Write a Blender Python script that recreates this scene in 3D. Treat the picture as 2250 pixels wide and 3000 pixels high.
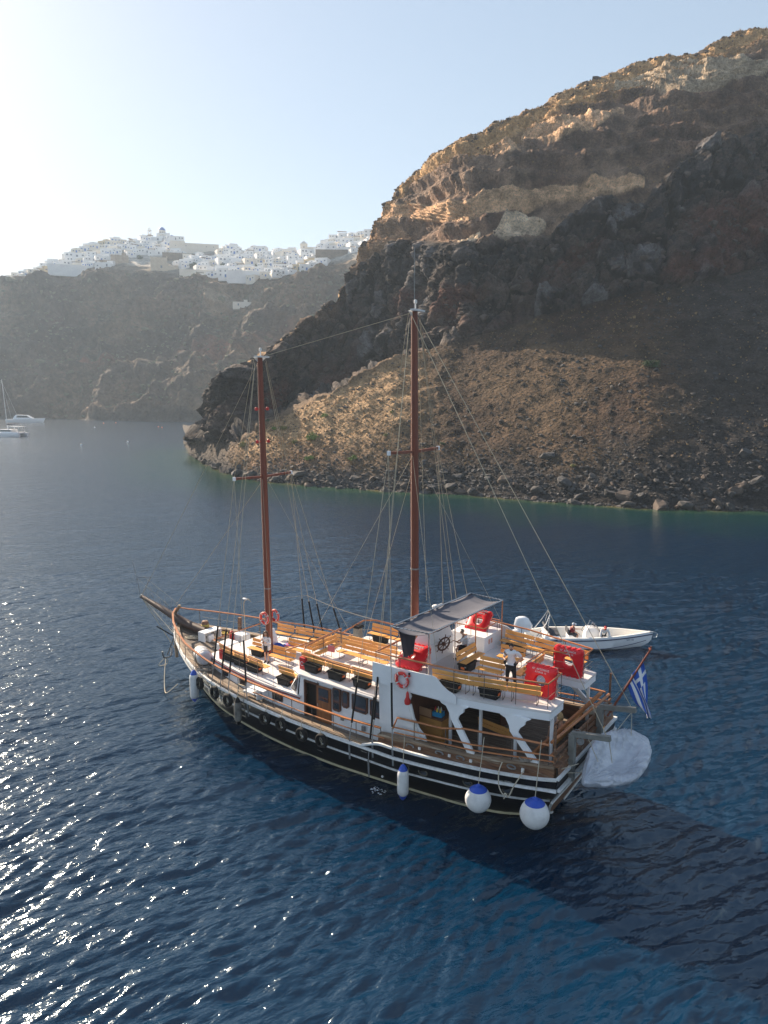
import bpy, bmesh, math, random
import numpy as np
from mathutils import Vector, Matrix, Euler
random.seed(7); RNG = np.random.default_rng(7)
for o in list(bpy.data.objects): bpy.data.objects.remove(o)
scene = bpy.context.scene; COL = scene.collection
# ------------------------------------------------------------------ camera, sky, sun, exposure
H = 16.0; FPX = 2079.0; CX, CY, HZ = 1125.0, 1500.0, 1165.0
PITCH = math.atan((CY - HZ) / FPX)
cam = bpy.data.cameras.new('camera'); camo = bpy.data.objects.new('camera', cam); COL.objects.link(camo)
cam.sensor_fit = 'VERTICAL'; cam.sensor_height = 36.0; cam.lens = 36.0 * FPX / 3000.0
cam.clip_start = 0.5; cam.clip_end = 20000
camo.location = (0, 0, H); camo.rotation_euler = (math.pi / 2 - PITCH, 0, 0)
scene.camera = camo
SUN_AZ = math.radians(132.5); SUN_EL = math.radians(28)      # azimuth counter-clockwise from +X
world = bpy.data.worlds.new('World'); scene.world = world; world.use_nodes = True
wn = world.node_tree; bg = wn.nodes['Background']
sky = wn.nodes.new('ShaderNodeTexSky'); sky.sky_type = 'NISHITA'; sky.sun_disc = False
sky.sun_elevation = SUN_EL; sky.sun_rotation = math.pi / 2 - SUN_AZ
sky.air_density = 1.0; sky.dust_density = 0.5; sky.ozone_density = 1.4; sky.altitude = 0
gam = wn.nodes.new('ShaderNodeGamma'); gam.inputs[1].default_value = 0.50; hsv = wn.nodes.new('ShaderNodeHueSaturation'); hsv.inputs['Saturation'].default_value = 1.12
wn.links.new(sky.outputs[0], gam.inputs[0]); wn.links.new(gam.outputs[0], hsv.inputs['Color']); wn.links.new(hsv.outputs[0], bg.inputs[0]); bg.inputs[1].default_value = 0.135
sl = bpy.data.lights.new('sun', 'SUN'); sl.energy = 4.5; sl.angle = math.radians(0.6); sl.color = (1.0, 0.82, 0.62)
so = bpy.data.objects.new('sun', sl); COL.objects.link(so)
sd = Vector((math.cos(SUN_AZ) * math.cos(SUN_EL), math.sin(SUN_AZ) * math.cos(SUN_EL), math.sin(SUN_EL)))
so.rotation_euler = sd.to_track_quat('Z', 'Y').to_euler(); so.location = (-60, 60, 80)
vs = scene.view_settings; vs.view_transform = 'Standard'; vs.look = 'None'; vs.exposure = 1.5; vs.gamma = 1.0; vs.use_curve_mapping = False
scene.cycles.max_bounces = 6; scene.cycles.transparent_max_bounces = 16; scene.cycles.volume_bounces = 0
scene.cycles.sample_clamp_indirect = 4.0; scene.cycles.use_denoising = True
# ------------------------------------------------------------------ tagging
def tag(o, label=None, cat=None, group=None, kind=None):
    if label: o['label'] = label
    if cat: o['category'] = cat
    if group: o['group'] = group
    if kind: o['kind'] = kind
    return o
def empty(name, loc=(0, 0, 0), rot=(0, 0, 0), label=None, cat=None, group=None, scale=1.0):
    o = bpy.data.objects.new(name, None); COL.objects.link(o); o.empty_display_size = 0.2
    o.location = loc; o.rotation_euler = rot if hasattr(rot, '__len__') else (0, 0, rot)
    if scale != 1.0: o.scale = (scale,) * 3
    return tag(o, label, cat, group)
def copy_tree(o, parent=None):
    c = o.copy(); COL.objects.link(c); c.parent = parent
    for ch in list(o.children): copy_tree(ch, c)
    return c
# ------------------------------------------------------------------ mesh builder
class MB:
    def __init__(s): s.v = []; s.f = []; s.m = []; s.uv = None
    def add(s, vs_, fs, mi=0, M=None):
        b = len(s.v)
        if M is not None: vs_ = [tuple(M @ Vector(p)) for p in vs_]
        s.v.extend([tuple(p) for p in vs_]); s.f.extend([tuple(b + i for i in f) for f in fs]); s.m.extend([mi] * len(fs)); return s
    def box(s, c, d, rz=0.0, mi=0, M=None):
        x, y, z = d[0] / 2, d[1] / 2, d[2] / 2; ca, sa = math.cos(rz), math.sin(rz)
        P = []
        for k in (-z, z):
            for i, j in ((-x, -y), (x, -y), (x, y), (-x, y)): P.append((c[0] + i * ca - j * sa, c[1] + i * sa + j * ca, c[2] + k))
        return s.add(P, [(3, 2, 1, 0), (4, 5, 6, 7), (0, 1, 5, 4), (1, 2, 6, 5), (2, 3, 7, 6), (3, 0, 4, 7)], mi, M)
    def beam(s, p, q, w, h, up=(0, 0, 1), mi=0, w2=None, h2=None):
        p, q = Vector(p), Vector(q); d = (q - p).normalized(); u = Vector(up)
        a = d.cross(u)
        if a.length < 1e-4: a = d.cross(Vector((1, 0, 0)))
        a.normalize(); b = a.cross(d)
        w2 = w if w2 is None else w2; h2 = h if h2 is None else h2
        P = [p - a * w / 2 - b * h / 2, p + a * w / 2 - b * h / 2, p + a * w / 2 + b * h / 2, p - a * w / 2 + b * h / 2,
             q - a * w2 / 2 - b * h2 / 2, q + a * w2 / 2 - b * h2 / 2, q + a * w2 / 2 + b * h2 / 2, q - a * w2 / 2 + b * h2 / 2]
        return s.add(P, [(0, 1, 2, 3), (7, 6, 5, 4), (1, 0, 4, 5), (2, 1, 5, 6), (3, 2, 6, 7), (0, 3, 7, 4)], mi)
    def tube(s, pts, r, n=6, mi=0, closed=False, caps=True):
        P = [Vector(p) for p in pts]; N = len(P); R = r if hasattr(r, '__len__') else [r] * N
        rings = []; prev = None
        for i in range(N):
            if closed: d = P[(i + 1) % N] - P[i - 1]
            else: d = P[min(i + 1, N - 1)] - P[max(i - 1, 0)]
            if d.length < 1e-9: d = Vector((0, 0, 1))
            d.normalize()
            if prev is None:
                a = d.orthogonal().normalized()
            else:
                a = prev - d * prev.dot(d)
                a = a.normalized() if a.length > 1e-6 else d.orthogonal().normalized()
            prev = a; b = d.cross(a)
            rings.append([P[i] + (a * math.cos(2 * math.pi * k / n) + b * math.sin(2 * math.pi * k / n)) * R[i] for k in range(n)])
        return s.loft(rings, mi, True, closed, caps and not closed)
    def loft(s, rings, mi=0, ring_closed=True, closed=False, caps=False):
        n = len(rings[0]); N = len(rings); V = [p for r in rings for p in r]; F = []
        for i in range(N if closed else N - 1):
            j = (i + 1) % N
            for k in range(n if ring_closed else n - 1):
                l = (k + 1) % n; F.append((i * n + k, i * n + l, j * n + l, j * n + k))
        if caps: F.append(tuple(range(n - 1, -1, -1))); F.append(tuple((N - 1) * n + k for k in range(n)))
        return s.add(V, F, mi)
    def lathe(s, prof, c=(0, 0, 0), n=16, mi=0, M=None):
        rings = [[(c[0] + r * math.cos(2 * math.pi * k / n), c[1] + r * math.sin(2 * math.pi * k / n), c[2] + z) for k in range(n)] for r, z in prof]
        if M is not None: rings = [[tuple(M @ Vector(p)) for p in r] for r in rings]
        return s.loft(rings, mi, True, False, True)
    def prism(s, poly, z0, z1, mi=0, M=None):
        n = len(poly); V = [(x, y, z0) for x, y in poly] + [(x, y, z1) for x, y in poly]
        F = [tuple(range(n - 1, -1, -1)), tuple(range(n, 2 * n))] + [(i, (i + 1) % n, n + (i + 1) % n, n + i) for i in range(n)]
        return s.add(V, F, mi, M)
    def sphere(s, c, r, n=12, m=8, mi=0):
        r = r if hasattr(r, '__len__') else (r, r, r)
        rings = []
        for i in range(m + 1):
            t = math.pi * i / m; q = max(math.sin(t), 1e-3)
            rings.append([(c[0] + r[0] * q * math.cos(2 * math.pi * k / n), c[1] + r[1] * q * math.sin(2 * math.pi * k / n), c[2] - r[2] * math.cos(t)) for k in range(n)])
        return s.loft(rings, mi, True, False, True)
    def torus(s, c, R, r, axis=(0, 0, 1), n=24, m=8, mi=0):
        q = Vector((0, 0, 1)).rotation_difference(Vector(axis)); C = Vector(c)
        pts = [C + q @ Vector((R * math.cos(2 * math.pi * i / n), R * math.sin(2 * math.pi * i / n), 0)) for i in range(n)]
        return s.tube(pts, r, m, mi, closed=True)
    def build(s, name, mats, parent=None, smooth=False, bevel=0.0):
        me = bpy.data.meshes.new(name); me.from_pydata(s.v, [], s.f)
        mats = mats if isinstance(mats, (list, tuple)) else [mats]
        for m_ in mats: me.materials.append(m_)
        if len(mats) > 1: me.polygons.foreach_set('material_index', s.m)
        bm = bmesh.new(); bm.from_mesh(me); bmesh.ops.recalc_face_normals(bm, faces=bm.faces)
        if bevel > 0: bmesh.ops.bevel(bm, geom=bm.edges[:], offset=bevel, segments=1, affect='EDGES')
        bm.to_mesh(me); bm.free()
        if smooth: me.polygons.foreach_set('use_smooth', [True] * len(me.polygons)); 
        if smooth and smooth != 'all':
            try: me.set_sharp_from_angle(angle=math.radians(45))
            except Exception: pass
        o = bpy.data.objects.new(name, me); COL.objects.link(o); o.parent = parent
        return o
# ------------------------------------------------------------------ materials
MATS = {}
def nd(nt, t, **k):
    n = nt.nodes.new(t)
    for a, b in k.items(): setattr(n, a, b)
    return n
def mat(name, col, rough=0.6, col2=None, scale=3.0, detail=5, bump=0.0, bscale=None, metal=0.0, stretch=(1, 1, 1), lo=0.35, hi=0.65, col3=None, s3=12.0, lo3=.62, hi3=.7, spec=0.5, coord='Object', trans=0, sheen=0):
    if name in MATS: return MATS[name]
    m = bpy.data.materials.new(name); m.use_nodes = True; nt = m.node_tree; b = nt.nodes['Principled BSDF']
    b.inputs['Roughness'].default_value = rough; b.inputs['Metallic'].default_value = metal
    b.inputs['Specular IOR Level'].default_value = spec
    b.inputs['Base Color'].default_value = (*col, 1)
    tc = nd(nt, 'ShaderNodeTexCoord'); mp = nd(nt, 'ShaderNodeMapping'); mp.inputs['Scale'].default_value = stretch
    nt.links.new(tc.outputs[coord], mp.inputs[0])
    if col2 is not None:
        nz = nd(nt, 'ShaderNodeTexNoise'); nz.inputs['Scale'].default_value = scale; nz.inputs['Detail'].default_value = detail; nz.inputs['Roughness'].default_value = .62
        nt.links.new(mp.outputs[0], nz.inputs[0])
        cr = nd(nt, 'ShaderNodeValToRGB'); cr.color_ramp.elements[0].position = lo; cr.color_ramp.elements[1].position = hi
        cr.color_ramp.elements[0].color = (*col, 1); cr.color_ramp.elements[1].color = (*col2, 1)
        nt.links.new(nz.outputs[0], cr.inputs[0]); out = cr.outputs[0]
        if col3 is not None:
            n3 = nd(nt, 'ShaderNodeTexNoise'); n3.inputs['Scale'].default_value = s3; n3.inputs['Detail'].default_value = 4
            nt.links.new(mp.outputs[0], n3.inputs[0])
            c3 = nd(nt, 'ShaderNodeValToRGB'); c3.color_ramp.elements[0].position = lo3; c3.color_ramp.elements[1].position = hi3
            nt.links.new(n3.outputs[0], c3.inputs[0])
            mx = nd(nt, 'ShaderNodeMix', data_type='RGBA'); nt.links.new(c3.outputs[0], mx.inputs[0])
            nt.links.new(out, mx.inputs[6]); mx.inputs[7].default_value = (*col3, 1); out = mx.outputs[2]
        nt.links.new(out, b.inputs['Base Color'])
    if bump > 0:
        nb = nd(nt, 'ShaderNodeTexNoise'); nb.inputs['Scale'].default_value = bscale or scale * 3; nb.inputs['Detail'].default_value = 6
        nt.links.new(mp.outputs[0], nb.inputs[0])
        bp = nd(nt, 'ShaderNodeBump'); bp.inputs['Strength'].default_value = bump; bp.inputs['Distance'].default_value = 0.05
        nt.links.new(nb.outputs[0], bp.inputs['Height']); nt.links.new(bp.outputs[0], b.inputs['Normal'])
    MATS[name] = m; return m
def planks(name, col, col2, seam, width=0.09, axis=1, rough=0.7, grain=(2, 30, 30), worn=None):
    """planking that runs along X (axis=1: seams repeat in Y)"""
    if name in MATS: return MATS[name]
    m = mat(name, col, rough, col2, 1.0, 6, bump=.15, bscale=4, stretch=grain, col3=worn, s3=.6, lo3=.5, hi3=.62)
    nt = m.node_tree; b = nt.nodes['Principled BSDF']; src = b.inputs['Base Color'].links[0].from_socket
    tc = nd(nt, 'ShaderNodeTexCoord'); sx = nd(nt, 'ShaderNodeSeparateXYZ'); nt.links.new(tc.outputs['Object'], sx.inputs[0])
    a = nd(nt, 'ShaderNodeMath', operation='DIVIDE'); nt.links.new(sx.outputs[axis], a.inputs[0]); a.inputs[1].default_value = width
    fl = nd(nt, 'ShaderNodeMath', operation='FLOOR'); nt.links.new(a.outputs[0], fl.inputs[0])
    fr = nd(nt, 'ShaderNodeMath', operation='FRACT'); nt.links.new(a.outputs[0], fr.inputs[0])
    lt = nd(nt, 'ShaderNodeMath', operation='LESS_THAN'); nt.links.new(fr.outputs[0], lt.inputs[0]); lt.inputs[1].default_value = .14
    wn_ = nd(nt, 'ShaderNodeTexWhiteNoise', noise_dimensions='1D'); nt.links.new(fl.outputs[0], wn_.inputs['W'])
    hs = nd(nt, 'ShaderNodeHueSaturation'); mr = nd(nt, 'ShaderNodeMapRange'); nt.links.new(wn_.outputs[0], mr.inputs[0])
    mr.inputs[3].default_value = .72; mr.inputs[4].default_value = 1.25; nt.links.new(mr.outputs[0], hs.inputs['Value']); nt.links.new(src, hs.inputs['Color'])
    mx = nd(nt, 'ShaderNodeMix', data_type='RGBA'); nt.links.new(lt.outputs[0], mx.inputs[0]); nt.links.new(hs.outputs[0], mx.inputs[6]); mx.inputs[7].default_value = (*seam, 1)
    nt.links.new(mx.outputs[2], b.inputs['Base Color']); return m
# ------------------------------------------------------------------ vector noise (numpy)
def _hash(i, j, k, s=0):
    h = (i.astype(np.int64) * 374761393 + j.astype(np.int64) * 668265263 + k.astype(np.int64) * 2147483647 + s * 1274126177) & 0xffffffff
    h = ((h ^ (h >> 13)) * 1274126177) & 0xffffffff
    h = ((h ^ (h >> 16)) * 2246822519) & 0xffffffff
    return ((h ^ (h >> 15)) & 0xffffff) / float(0xffffff)
def vnoise(P, s=0):
    I = np.floor(P); F = P - I; F = F * F * (3 - 2 * F); I = I.astype(np.int64); r = 0
    for a in (0, 1):
        wa = F[:, 0] if a else 1 - F[:, 0]
        for b in (0, 1):
            wb = F[:, 1] if b else 1 - F[:, 1]
            for c in (0, 1):
                wc = F[:, 2] if c else 1 - F[:, 2]
                r = r + wa * wb * wc * _hash(I[:, 0] + a, I[:, 1] + b, I[:, 2] + c, s)
    return r * 2 - 1
def fbm(P, o=5, s=0, g=.5, l=2.03):
    a, r, t = 1.0, 0, 0
    for k in range(o): r = r + a * vnoise(P, s + k); t += a; P = P * l + 17.3; a *= g
    return r / t
def ridged(P, o=5, s=0, g=.55):
    a, r, t = 1.0, 0, 0
    for k in range(o): r = r + a * (1 - np.abs(vnoise(P, s + k)) * 2); t += a; P = P * 2.07 + 9.1; a *= g
    return r / t
def worley(P, s=0):
    I = np.floor(P).astype(np.int64); best = np.full(len(P), 9.0); second = np.full(len(P), 9.0); cid = np.zeros(len(P))
    for a in (-1, 0, 1):
        for b in (-1, 0, 1):
            for c in (-1, 0, 1):
                i, j, k = I[:, 0] + a, I[:, 1] + b, I[:, 2] + c
                q = np.stack([i + _hash(i, j, k, s), j + _hash(i, j, k, s + 1), k + _hash(i, j, k, s + 2)], 1)
                d = np.sqrt(((q - P) ** 2).sum(1)); m_ = d < best
                second = np.where(m_, best, np.minimum(second, d)); cid = np.where(m_, _hash(i, j, k, s + 5), cid); best = np.where(m_, d, best)
    return best, second, cid
# ------------------------------------------------------------------ photo survey helpers (pixel of the survey grid -> bearing)
PS = 1.35624
def rays(px, py):                      # arrays in P units -> unit-ish rays
    u = (px * PS - CX) / FPX; v = (py * PS - CY) / FPX; cp, sp = math.cos(PITCH), math.sin(PITCH)
    return np.stack([u, cp - v * sp, -sp - v * cp], -1)
def at_z(px, py, z=0.0):
    r = rays(np.asarray(px, float), np.asarray(py, float)); t = (z - H) / r[..., 2]
    return np.stack([r[..., 0] * t, r[..., 1] * t, np.zeros_like(t) + z], -1)
def ip(x, pts):
    a = np.array(pts, float); return np.interp(x, a[:, 0], a[:, 1])
def profile(xs, shore, rows, slopes):
    """control polylines climbing from the shore; row k+1 is reached from row k at slope k"""
    P = at_z(xs, shore); out = [P]
    for rw, m in zip(rows, slopes):
        r = rays(xs, rw); hl = np.hypot(r[:, 0], r[:, 1]); e = r[:, 2] / hl
        d0 = np.hypot(out[-1][:, 0], out[-1][:, 1]); z0 = out[-1][:, 2]
        m = np.maximum(m, e + .04)
        d = (H - z0 + m * d0) / (m - e); d = np.maximum(d, d0 + .05)
        out.append(np.stack([r[:, 0] / hl * d, r[:, 1] / hl * d, H + e * d], 1))
    return out
def sheet(ctrl, counts):
    """ctrl: list of (n,3) polylines -> (rows, n, 3) grid"""
    rows = []
    for a, b, c in zip(ctrl[:-1], ctrl[1:], counts):
        for k in range(c): t = k / c; rows.append(a * (1 - t) + b * t)
    rows.append(ctrl[-1]); return np.stack(rows)
def grid_normals(G):
    du = np.gradient(G, axis=1); dv = np.gradient(G, axis=0); n = np.cross(du, dv); n /= np.linalg.norm(n, axis=2, keepdims=True) + 1e-9; return n
def grid_mesh(name, G, mats, colors=None, smooth=True):
    R, N, _ = G.shape; me = bpy.data.meshes.new(name)
    idx = np.arange(R * N).reshape(R, N); F = np.stack([idx[:-1, :-1], idx[:-1, 1:], idx[1:, 1:], idx[1:, :-1]], -1).reshape(-1, 4)
    me.vertices.add(R * N); me.vertices.foreach_set('co', G.reshape(-1).astype(np.float32))
    me.loops.add(F.size); me.loops.foreach_set('vertex_index', F.reshape(-1).astype(np.int32))
    me.polygons.add(len(F)); me.polygons.foreach_set('loop_start', (np.arange(len(F)) * 4).astype(np.int32))
    me.update(calc_edges=True)
    me.polygons.foreach_set('use_smooth', [smooth] * len(F))
    for m_ in mats: me.materials.append(m_)
    if colors is not None:
        ca = me.color_attributes.new('rock_colour', 'FLOAT_COLOR', 'POINT')
        c4 = np.ones((R * N, 4), np.float32); c4[:, :3] = colors.reshape(-1, 3); ca.data.foreach_set('color', c4.reshape(-1))
    o = bpy.data.objects.new(name, me); COL.objects.link(o); return o
def rock_material(name, scale=1.0, bump=.6):
    m = bpy.data.materials.new(name); m.use_nodes = True; nt = m.node_tree; b = nt.nodes['Principled BSDF']; b.inputs['Roughness'].default_value = .93; b.inputs['Specular IOR Level'].default_value = .2
    at = nd(nt, 'ShaderNodeAttribute', attribute_name='rock_colour'); tc = nd(nt, 'ShaderNodeTexCoord')
    n1 = nd(nt, 'ShaderNodeTexNoise'); n1.inputs['Scale'].default_value = 2.2 * scale; n1.inputs['Detail'].default_value = 9; n1.inputs['Roughness'].default_value = .72
    v1 = nd(nt, 'ShaderNodeTexVoronoi'); v1.inputs['Scale'].default_value = 1.3 * scale; v1.inputs['Detail'].default_value = 3
    for n_ in (n1, v1): nt.links.new(tc.outputs['Object'], n_.inputs[0])
    cr = nd(nt, 'ShaderNodeMapRange'); nt.links.new(n1.outputs[0], cr.inputs[0]); cr.inputs[1].default_value = .36; cr.inputs[2].default_value = .66; cr.inputs[3].default_value = .55; cr.inputs[4].default_value = 1.42
    n2 = nd(nt, 'ShaderNodeTexNoise'); n2.inputs['Scale'].default_value = .32 * scale; n2.inputs['Detail'].default_value = 6; n2.inputs['Roughness'].default_value = .6; nt.links.new(tc.outputs['Object'], n2.inputs[0])
    c2 = nd(nt, 'ShaderNodeMapRange'); nt.links.new(n2.outputs[0], c2.inputs[0]); c2.inputs[1].default_value = .36; c2.inputs[2].default_value = .64; c2.inputs[3].default_value = .62; c2.inputs[4].default_value = 1.45
    mu = nd(nt, 'ShaderNodeMath', operation='MULTIPLY'); nt.links.new(cr.outputs[0], mu.inputs[0]); nt.links.new(c2.outputs[0], mu.inputs[1])
    hs = nd(nt, 'ShaderNodeHueSaturation'); nt.links.new(at.outputs['Color'], hs.inputs['Color']); nt.links.new(mu.outputs[0], hs.inputs['Value']); nt.links.new(hs.outputs[0], b.inputs['Base Color'])
    ad = nd(nt, 'ShaderNodeMath', operation='MULTIPLY_ADD'); nt.links.new(n1.outputs[0], ad.inputs[0]); ad.inputs[1].default_value = 1.2; nt.links.new(v1.outputs[0], ad.inputs[2])
    bp = nd(nt, 'ShaderNodeBump'); bp.inputs['Strength'].default_value = bump; bp.inputs['Distance'].default_value = .5 / scale; nt.links.new(ad.outputs[0], bp.inputs['Height']); nt.links.new(bp.outputs[0], b.inputs['Normal'])
    return m
# ================================================================== LARGE STRUCTURE: sea, near headland, far caldera wall
SHORE = [(-600, 900), (380, 905), (398, 962), (412, 984), (440, 1000), (470, 1012), (515, 1030), (580, 1040), (700, 1052), (850, 1062), (1000, 1068), (1200, 1084), (1400, 1098), (1659, 1103), (2400, 1130)]
SCREE = [(398, 956), (412, 964), (440, 952), (465, 955), (514, 963), (565, 931), (613, 907), (661, 871), (725, 845), (785, 807), (845, 779), (885, 765), (917, 752), (1048, 720), (1146, 687), (1258, 664), (1351, 641), (1468, 622), (1659, 570), (2400, 470)]
DARK = [(398, 953), (412, 960), (440, 949), (462, 948), (466, 900), (470, 850), (476, 842), (488, 838), (496, 815), (525, 791), (553, 779), (581, 760), (594, 747), (641, 711), (685, 679), (726, 655), (738, 627), (771, 585), (800, 560), (821, 553), (904, 526), (1015, 537), (1071, 526), (1160, 526), (1237, 481), (1304, 442), (1393, 448), (1482, 348), (1543, 315), (1659, 287), (2400, 200)]
CREST = [(398, 952), (412, 959), (440, 948), (462, 947), (466, 898), (470, 848), (476, 840), (488, 836), (496, 813), (525, 789), (553, 777), (581, 758), (594, 745), (641, 709), (685, 677), (726, 653), (738, 625), (771, 559), (798, 520), (821, 481), (843, 437), (865, 404), (915, 370), (937, 337), (987, 309), (1048, 281), (1126, 251), (1204, 209), (1293, 173), (1404, 134), (1515, 109), (1593, 70), (1659, 59), (2000, -60), (2400, -140)]
xs = np.concatenate([np.linspace(396, 520, 130, endpoint=False), np.linspace(520, 1700, 640, endpoint=False), np.linspace(1700, 2400, 90)])
shore = ip(xs, SHORE)
sc_, dk_, cr_ = ip(xs, SCREE), ip(xs, DARK), ip(xs, CREST)
lowmask = np.clip((xs - 460) / 60, 0, 1)
ctrl = profile(xs, shore, [sc_, dk_, cr_], [np.interp(xs, [396, 460, 520, 900, 2400], [.35, .4, .62, .68, .72]), np.interp(xs, [396, 460, 480, 740, 1200, 1659, 2400], [.6, 2.5, 3.2, 2.0, 1.6, 1.35, 1.2]), np.interp(xs, [396, 740, 900, 1300, 1659, 2400], [1.0, 1.5, 1.15, .92, .88, .8])])
# a hollow behind the scree ridge on the left: the black buttress stands well back from it
set_back = np.interp(xs, [396, 500, 560, 640, 760, 900, 960, 1010], [0, 4, 24, 46, 46, 30, 8, 0])
hol = ctrl[1].copy(); hr = np.stack([hol[:, 0], hol[:, 1], 0 * xs], 1); hr /= np.linalg.norm(hr, axis=1)[:, None]
hol = hol + hr * set_back[:, None]; hol[:, 2] -= set_back * .06
def climb(P0, rw, m):
    r = rays(xs, rw); hl = np.hypot(r[:, 0], r[:, 1]); e = r[:, 2] / hl; m = np.maximum(m, e + .04)
    d0 = np.hypot(P0[:, 0], P0[:, 1]); d = np.maximum((H - P0[:, 2] + m * d0) / (m - e), d0 + .05)
    return np.stack([r[:, 0] / hl * d, r[:, 1] / hl * d, H + e * d], 1)
c2 = climb(hol, dk_, np.interp(xs, [396, 460, 480, 740, 1200, 1659, 2400], [.6, 2.5, 3.6, 2.4, 1.6, 1.35, 1.2]))
shl = dk_ + .66 * (cr_ - dk_)
c3a = climb(c2, shl, np.interp(xs, [396, 740, 900, 1300, 1659, 2400], [1.0, 1.7, 1.35, 1.08, 1.0, .9])); c3 = climb(c3a, cr_, np.interp(xs, [396, 740, 900, 1300, 1659, 2400], [1.0, 1.2, .72, .66, .70, .66]))
ctrl = [ctrl[0], ctrl[1], c2, c3]
d_ = ctrl[0] / np.hypot(ctrl[0][:, 0], ctrl[0][:, 1])[:, None]
under = ctrl[0] - d_ * 14; under[:, 2] = -5.5; deep = ctrl[0] - d_ * 60; deep[:, 2] = -26
mid = ctrl[0] - d_ * 3.0; mid[:, 2] = -0.8
rad = np.stack([ctrl[-1][:, 0], ctrl[-1][:, 1], 0 * xs], 1); rad /= np.linalg.norm(rad, axis=1)[:, None]
back1 = ctrl[-1] + rad * 25; back1[:, 2] -= 3; back2 = ctrl[-1] + rad * 160; back2[:, 2] = np.maximum(ctrl[-1][:, 2] * .75, -3); back3 = ctrl[-1] + rad * 420; back3[:, 2] = -8
G = sheet([deep, under, mid, ctrl[0], ctrl[1], hol, ctrl[2], c3a, ctrl[3], back1, back2, back3], [4, 8, 8, 150, 14, 130, 95, 55, 8, 10, 6])
R_, N_, _ = G.shape
row = np.arange(R_)[:, None] * np.ones((1, N_)); XX = np.ones((R_, 1)) * xs[None, :]
k_sh, k_sc, k_dk, k_cr = 20, 170, 314, 464
def ss(a, b, x): t = np.clip((x - a) / (b - a), 0, 1); return t * t * (3 - 2 * t)
w_scree = ss(k_sh - 6, k_sh + 3, row) * (1 - ss(k_sc - 6, k_sc + 8, row))
w_dark = ss(k_sc - 4, k_sc + 8, row) * (1 - ss(k_dk - 6, k_dk + 10, row))
w_up = ss(k_dk - 2, k_dk + 12, row)
Pf = G.reshape(-1, 3)
nrm = grid_normals(G).reshape(-1, 3)
if nrm[(R_ // 2) * N_ + N_ // 2, 2] < 0: nrm = -nrm
wS, wD, wU = w_scree.ravel(), w_dark.ravel(), w_up.ravel()
inl = ss(0, 40, (xs[None, :] - 396) * np.ones((R_, 1))).ravel()
edge = 1 - np.exp(-((row - k_cr) / 5.0) ** 2).ravel() * .55
big = fbm(Pf / 38.0, 4, 3); med = ridged(Pf * np.array([1, 1, .8]) / 11.0, 4, 11); sm = fbm(Pf / 2.6, 5, 21); 
w1, w2, wc = worley(Pf * np.array([1, 1, .55]) / 5.2 + fbm(Pf / 6, 3, 35)[:, None] * .35, 31); block = (w2 - w1)
v1_, v2_, vc_ = worley(Pf / 1.25, 41)
gul = ridged(np.stack([Pf[:, 0] / 9 , Pf[:, 1] / 22, Pf[:, 2] / 60], 1), 4, 51)
strat = np.sin(Pf[:, 2] * 1.1 + 3 * fbm(Pf / 25, 3, 61) + Pf[:, 0] * .03)
disp = wS * (big * 1.3 + sm * .38 + (np.clip(.55 - v1_, 0, 1) * .7) * (vc_ > .84) + .25 * (gul - .3)) \
     + wD * (big * 3.2 + (med - .3) * 3.6 + np.clip(block, 0, .35) * 5.0 + (wc - .5) * 3.2 + sm * .6 + np.clip(v2_ - v1_, 0, .3) * 1.6 + (vc_ - .5) * .7) \
     + wU * (big * 2.6 + (gul - .4) * 2.4 + sm * .8 + strat * 1.0 + np.clip(v2_ - v1_, 0, .3) * .8)
disp *= inl * edge
Pd = Pf + nrm * disp[:, None]
Pd[:, 2] += .0
# ---- rock colours
def C(*c): return np.array(c)
def lerp(a, b, t): return a + (b - a) * np.clip(t, 0, 1)[:, None]
nA = fbm(Pf / 14, 5, 71); nB = fbm(Pf / 3.0, 5, 81); nC = fbm(Pf / 50, 3, 91)
base = np.tile(C(.085, .062, .048), (len(Pf), 1))
scr = lerp(np.tile(C(.12, .070, .046), (len(Pf), 1)), C(.24, .155, .09), .5 + 1.6 * nA)            # brown scree with dry grass
scr = lerp(scr, C(.055, .052, .055), ss(.80, .86, vc_) * ss(.6, .3, v1_) * .6)                        # darker stones
dis = ((row - k_sh) / (k_sc - k_sh)).ravel()
scr = lerp(scr, C(.05, .050, .054), ss(.28, .05, dis + .10 * nA + np.where(XX.ravel() > 1300, -.08, 0)) * .92)                      # grey boulder belt
scr = lerp(scr, C(.088, .080, .078), ss(1380, 1560, XX.ravel() + 120 * nA + 60 * (dis - .5)) * .8)      # grey talus on the right
scr = lerp(scr, scr * .40, ss(760, 930, XX.ravel() + 110 * nA) * .95)  # shade painted in: scree colour darkened toward the right
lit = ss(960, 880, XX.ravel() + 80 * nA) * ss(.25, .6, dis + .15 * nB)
scr = lerp(scr, C(.42, .27, .145), lit * .8)  # sunlight on the left ridge painted into the scree colour
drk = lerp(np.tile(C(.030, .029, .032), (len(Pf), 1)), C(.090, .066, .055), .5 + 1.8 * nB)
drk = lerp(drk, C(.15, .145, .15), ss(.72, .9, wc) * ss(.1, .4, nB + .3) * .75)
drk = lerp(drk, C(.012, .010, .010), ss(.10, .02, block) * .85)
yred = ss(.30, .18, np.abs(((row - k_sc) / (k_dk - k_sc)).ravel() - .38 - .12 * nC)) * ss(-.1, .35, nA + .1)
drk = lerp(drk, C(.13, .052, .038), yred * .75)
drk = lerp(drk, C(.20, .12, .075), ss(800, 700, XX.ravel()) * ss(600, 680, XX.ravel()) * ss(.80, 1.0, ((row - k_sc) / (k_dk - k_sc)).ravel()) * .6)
upc = lerp(np.tile(C(.165, .098, .068), (len(Pf), 1)), C(.29, .195, .135), .5 + 1.7 * nA)
upc = lerp(upc, C(.065, .045, .038), ss(.05, .40, nB) * .7)
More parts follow.
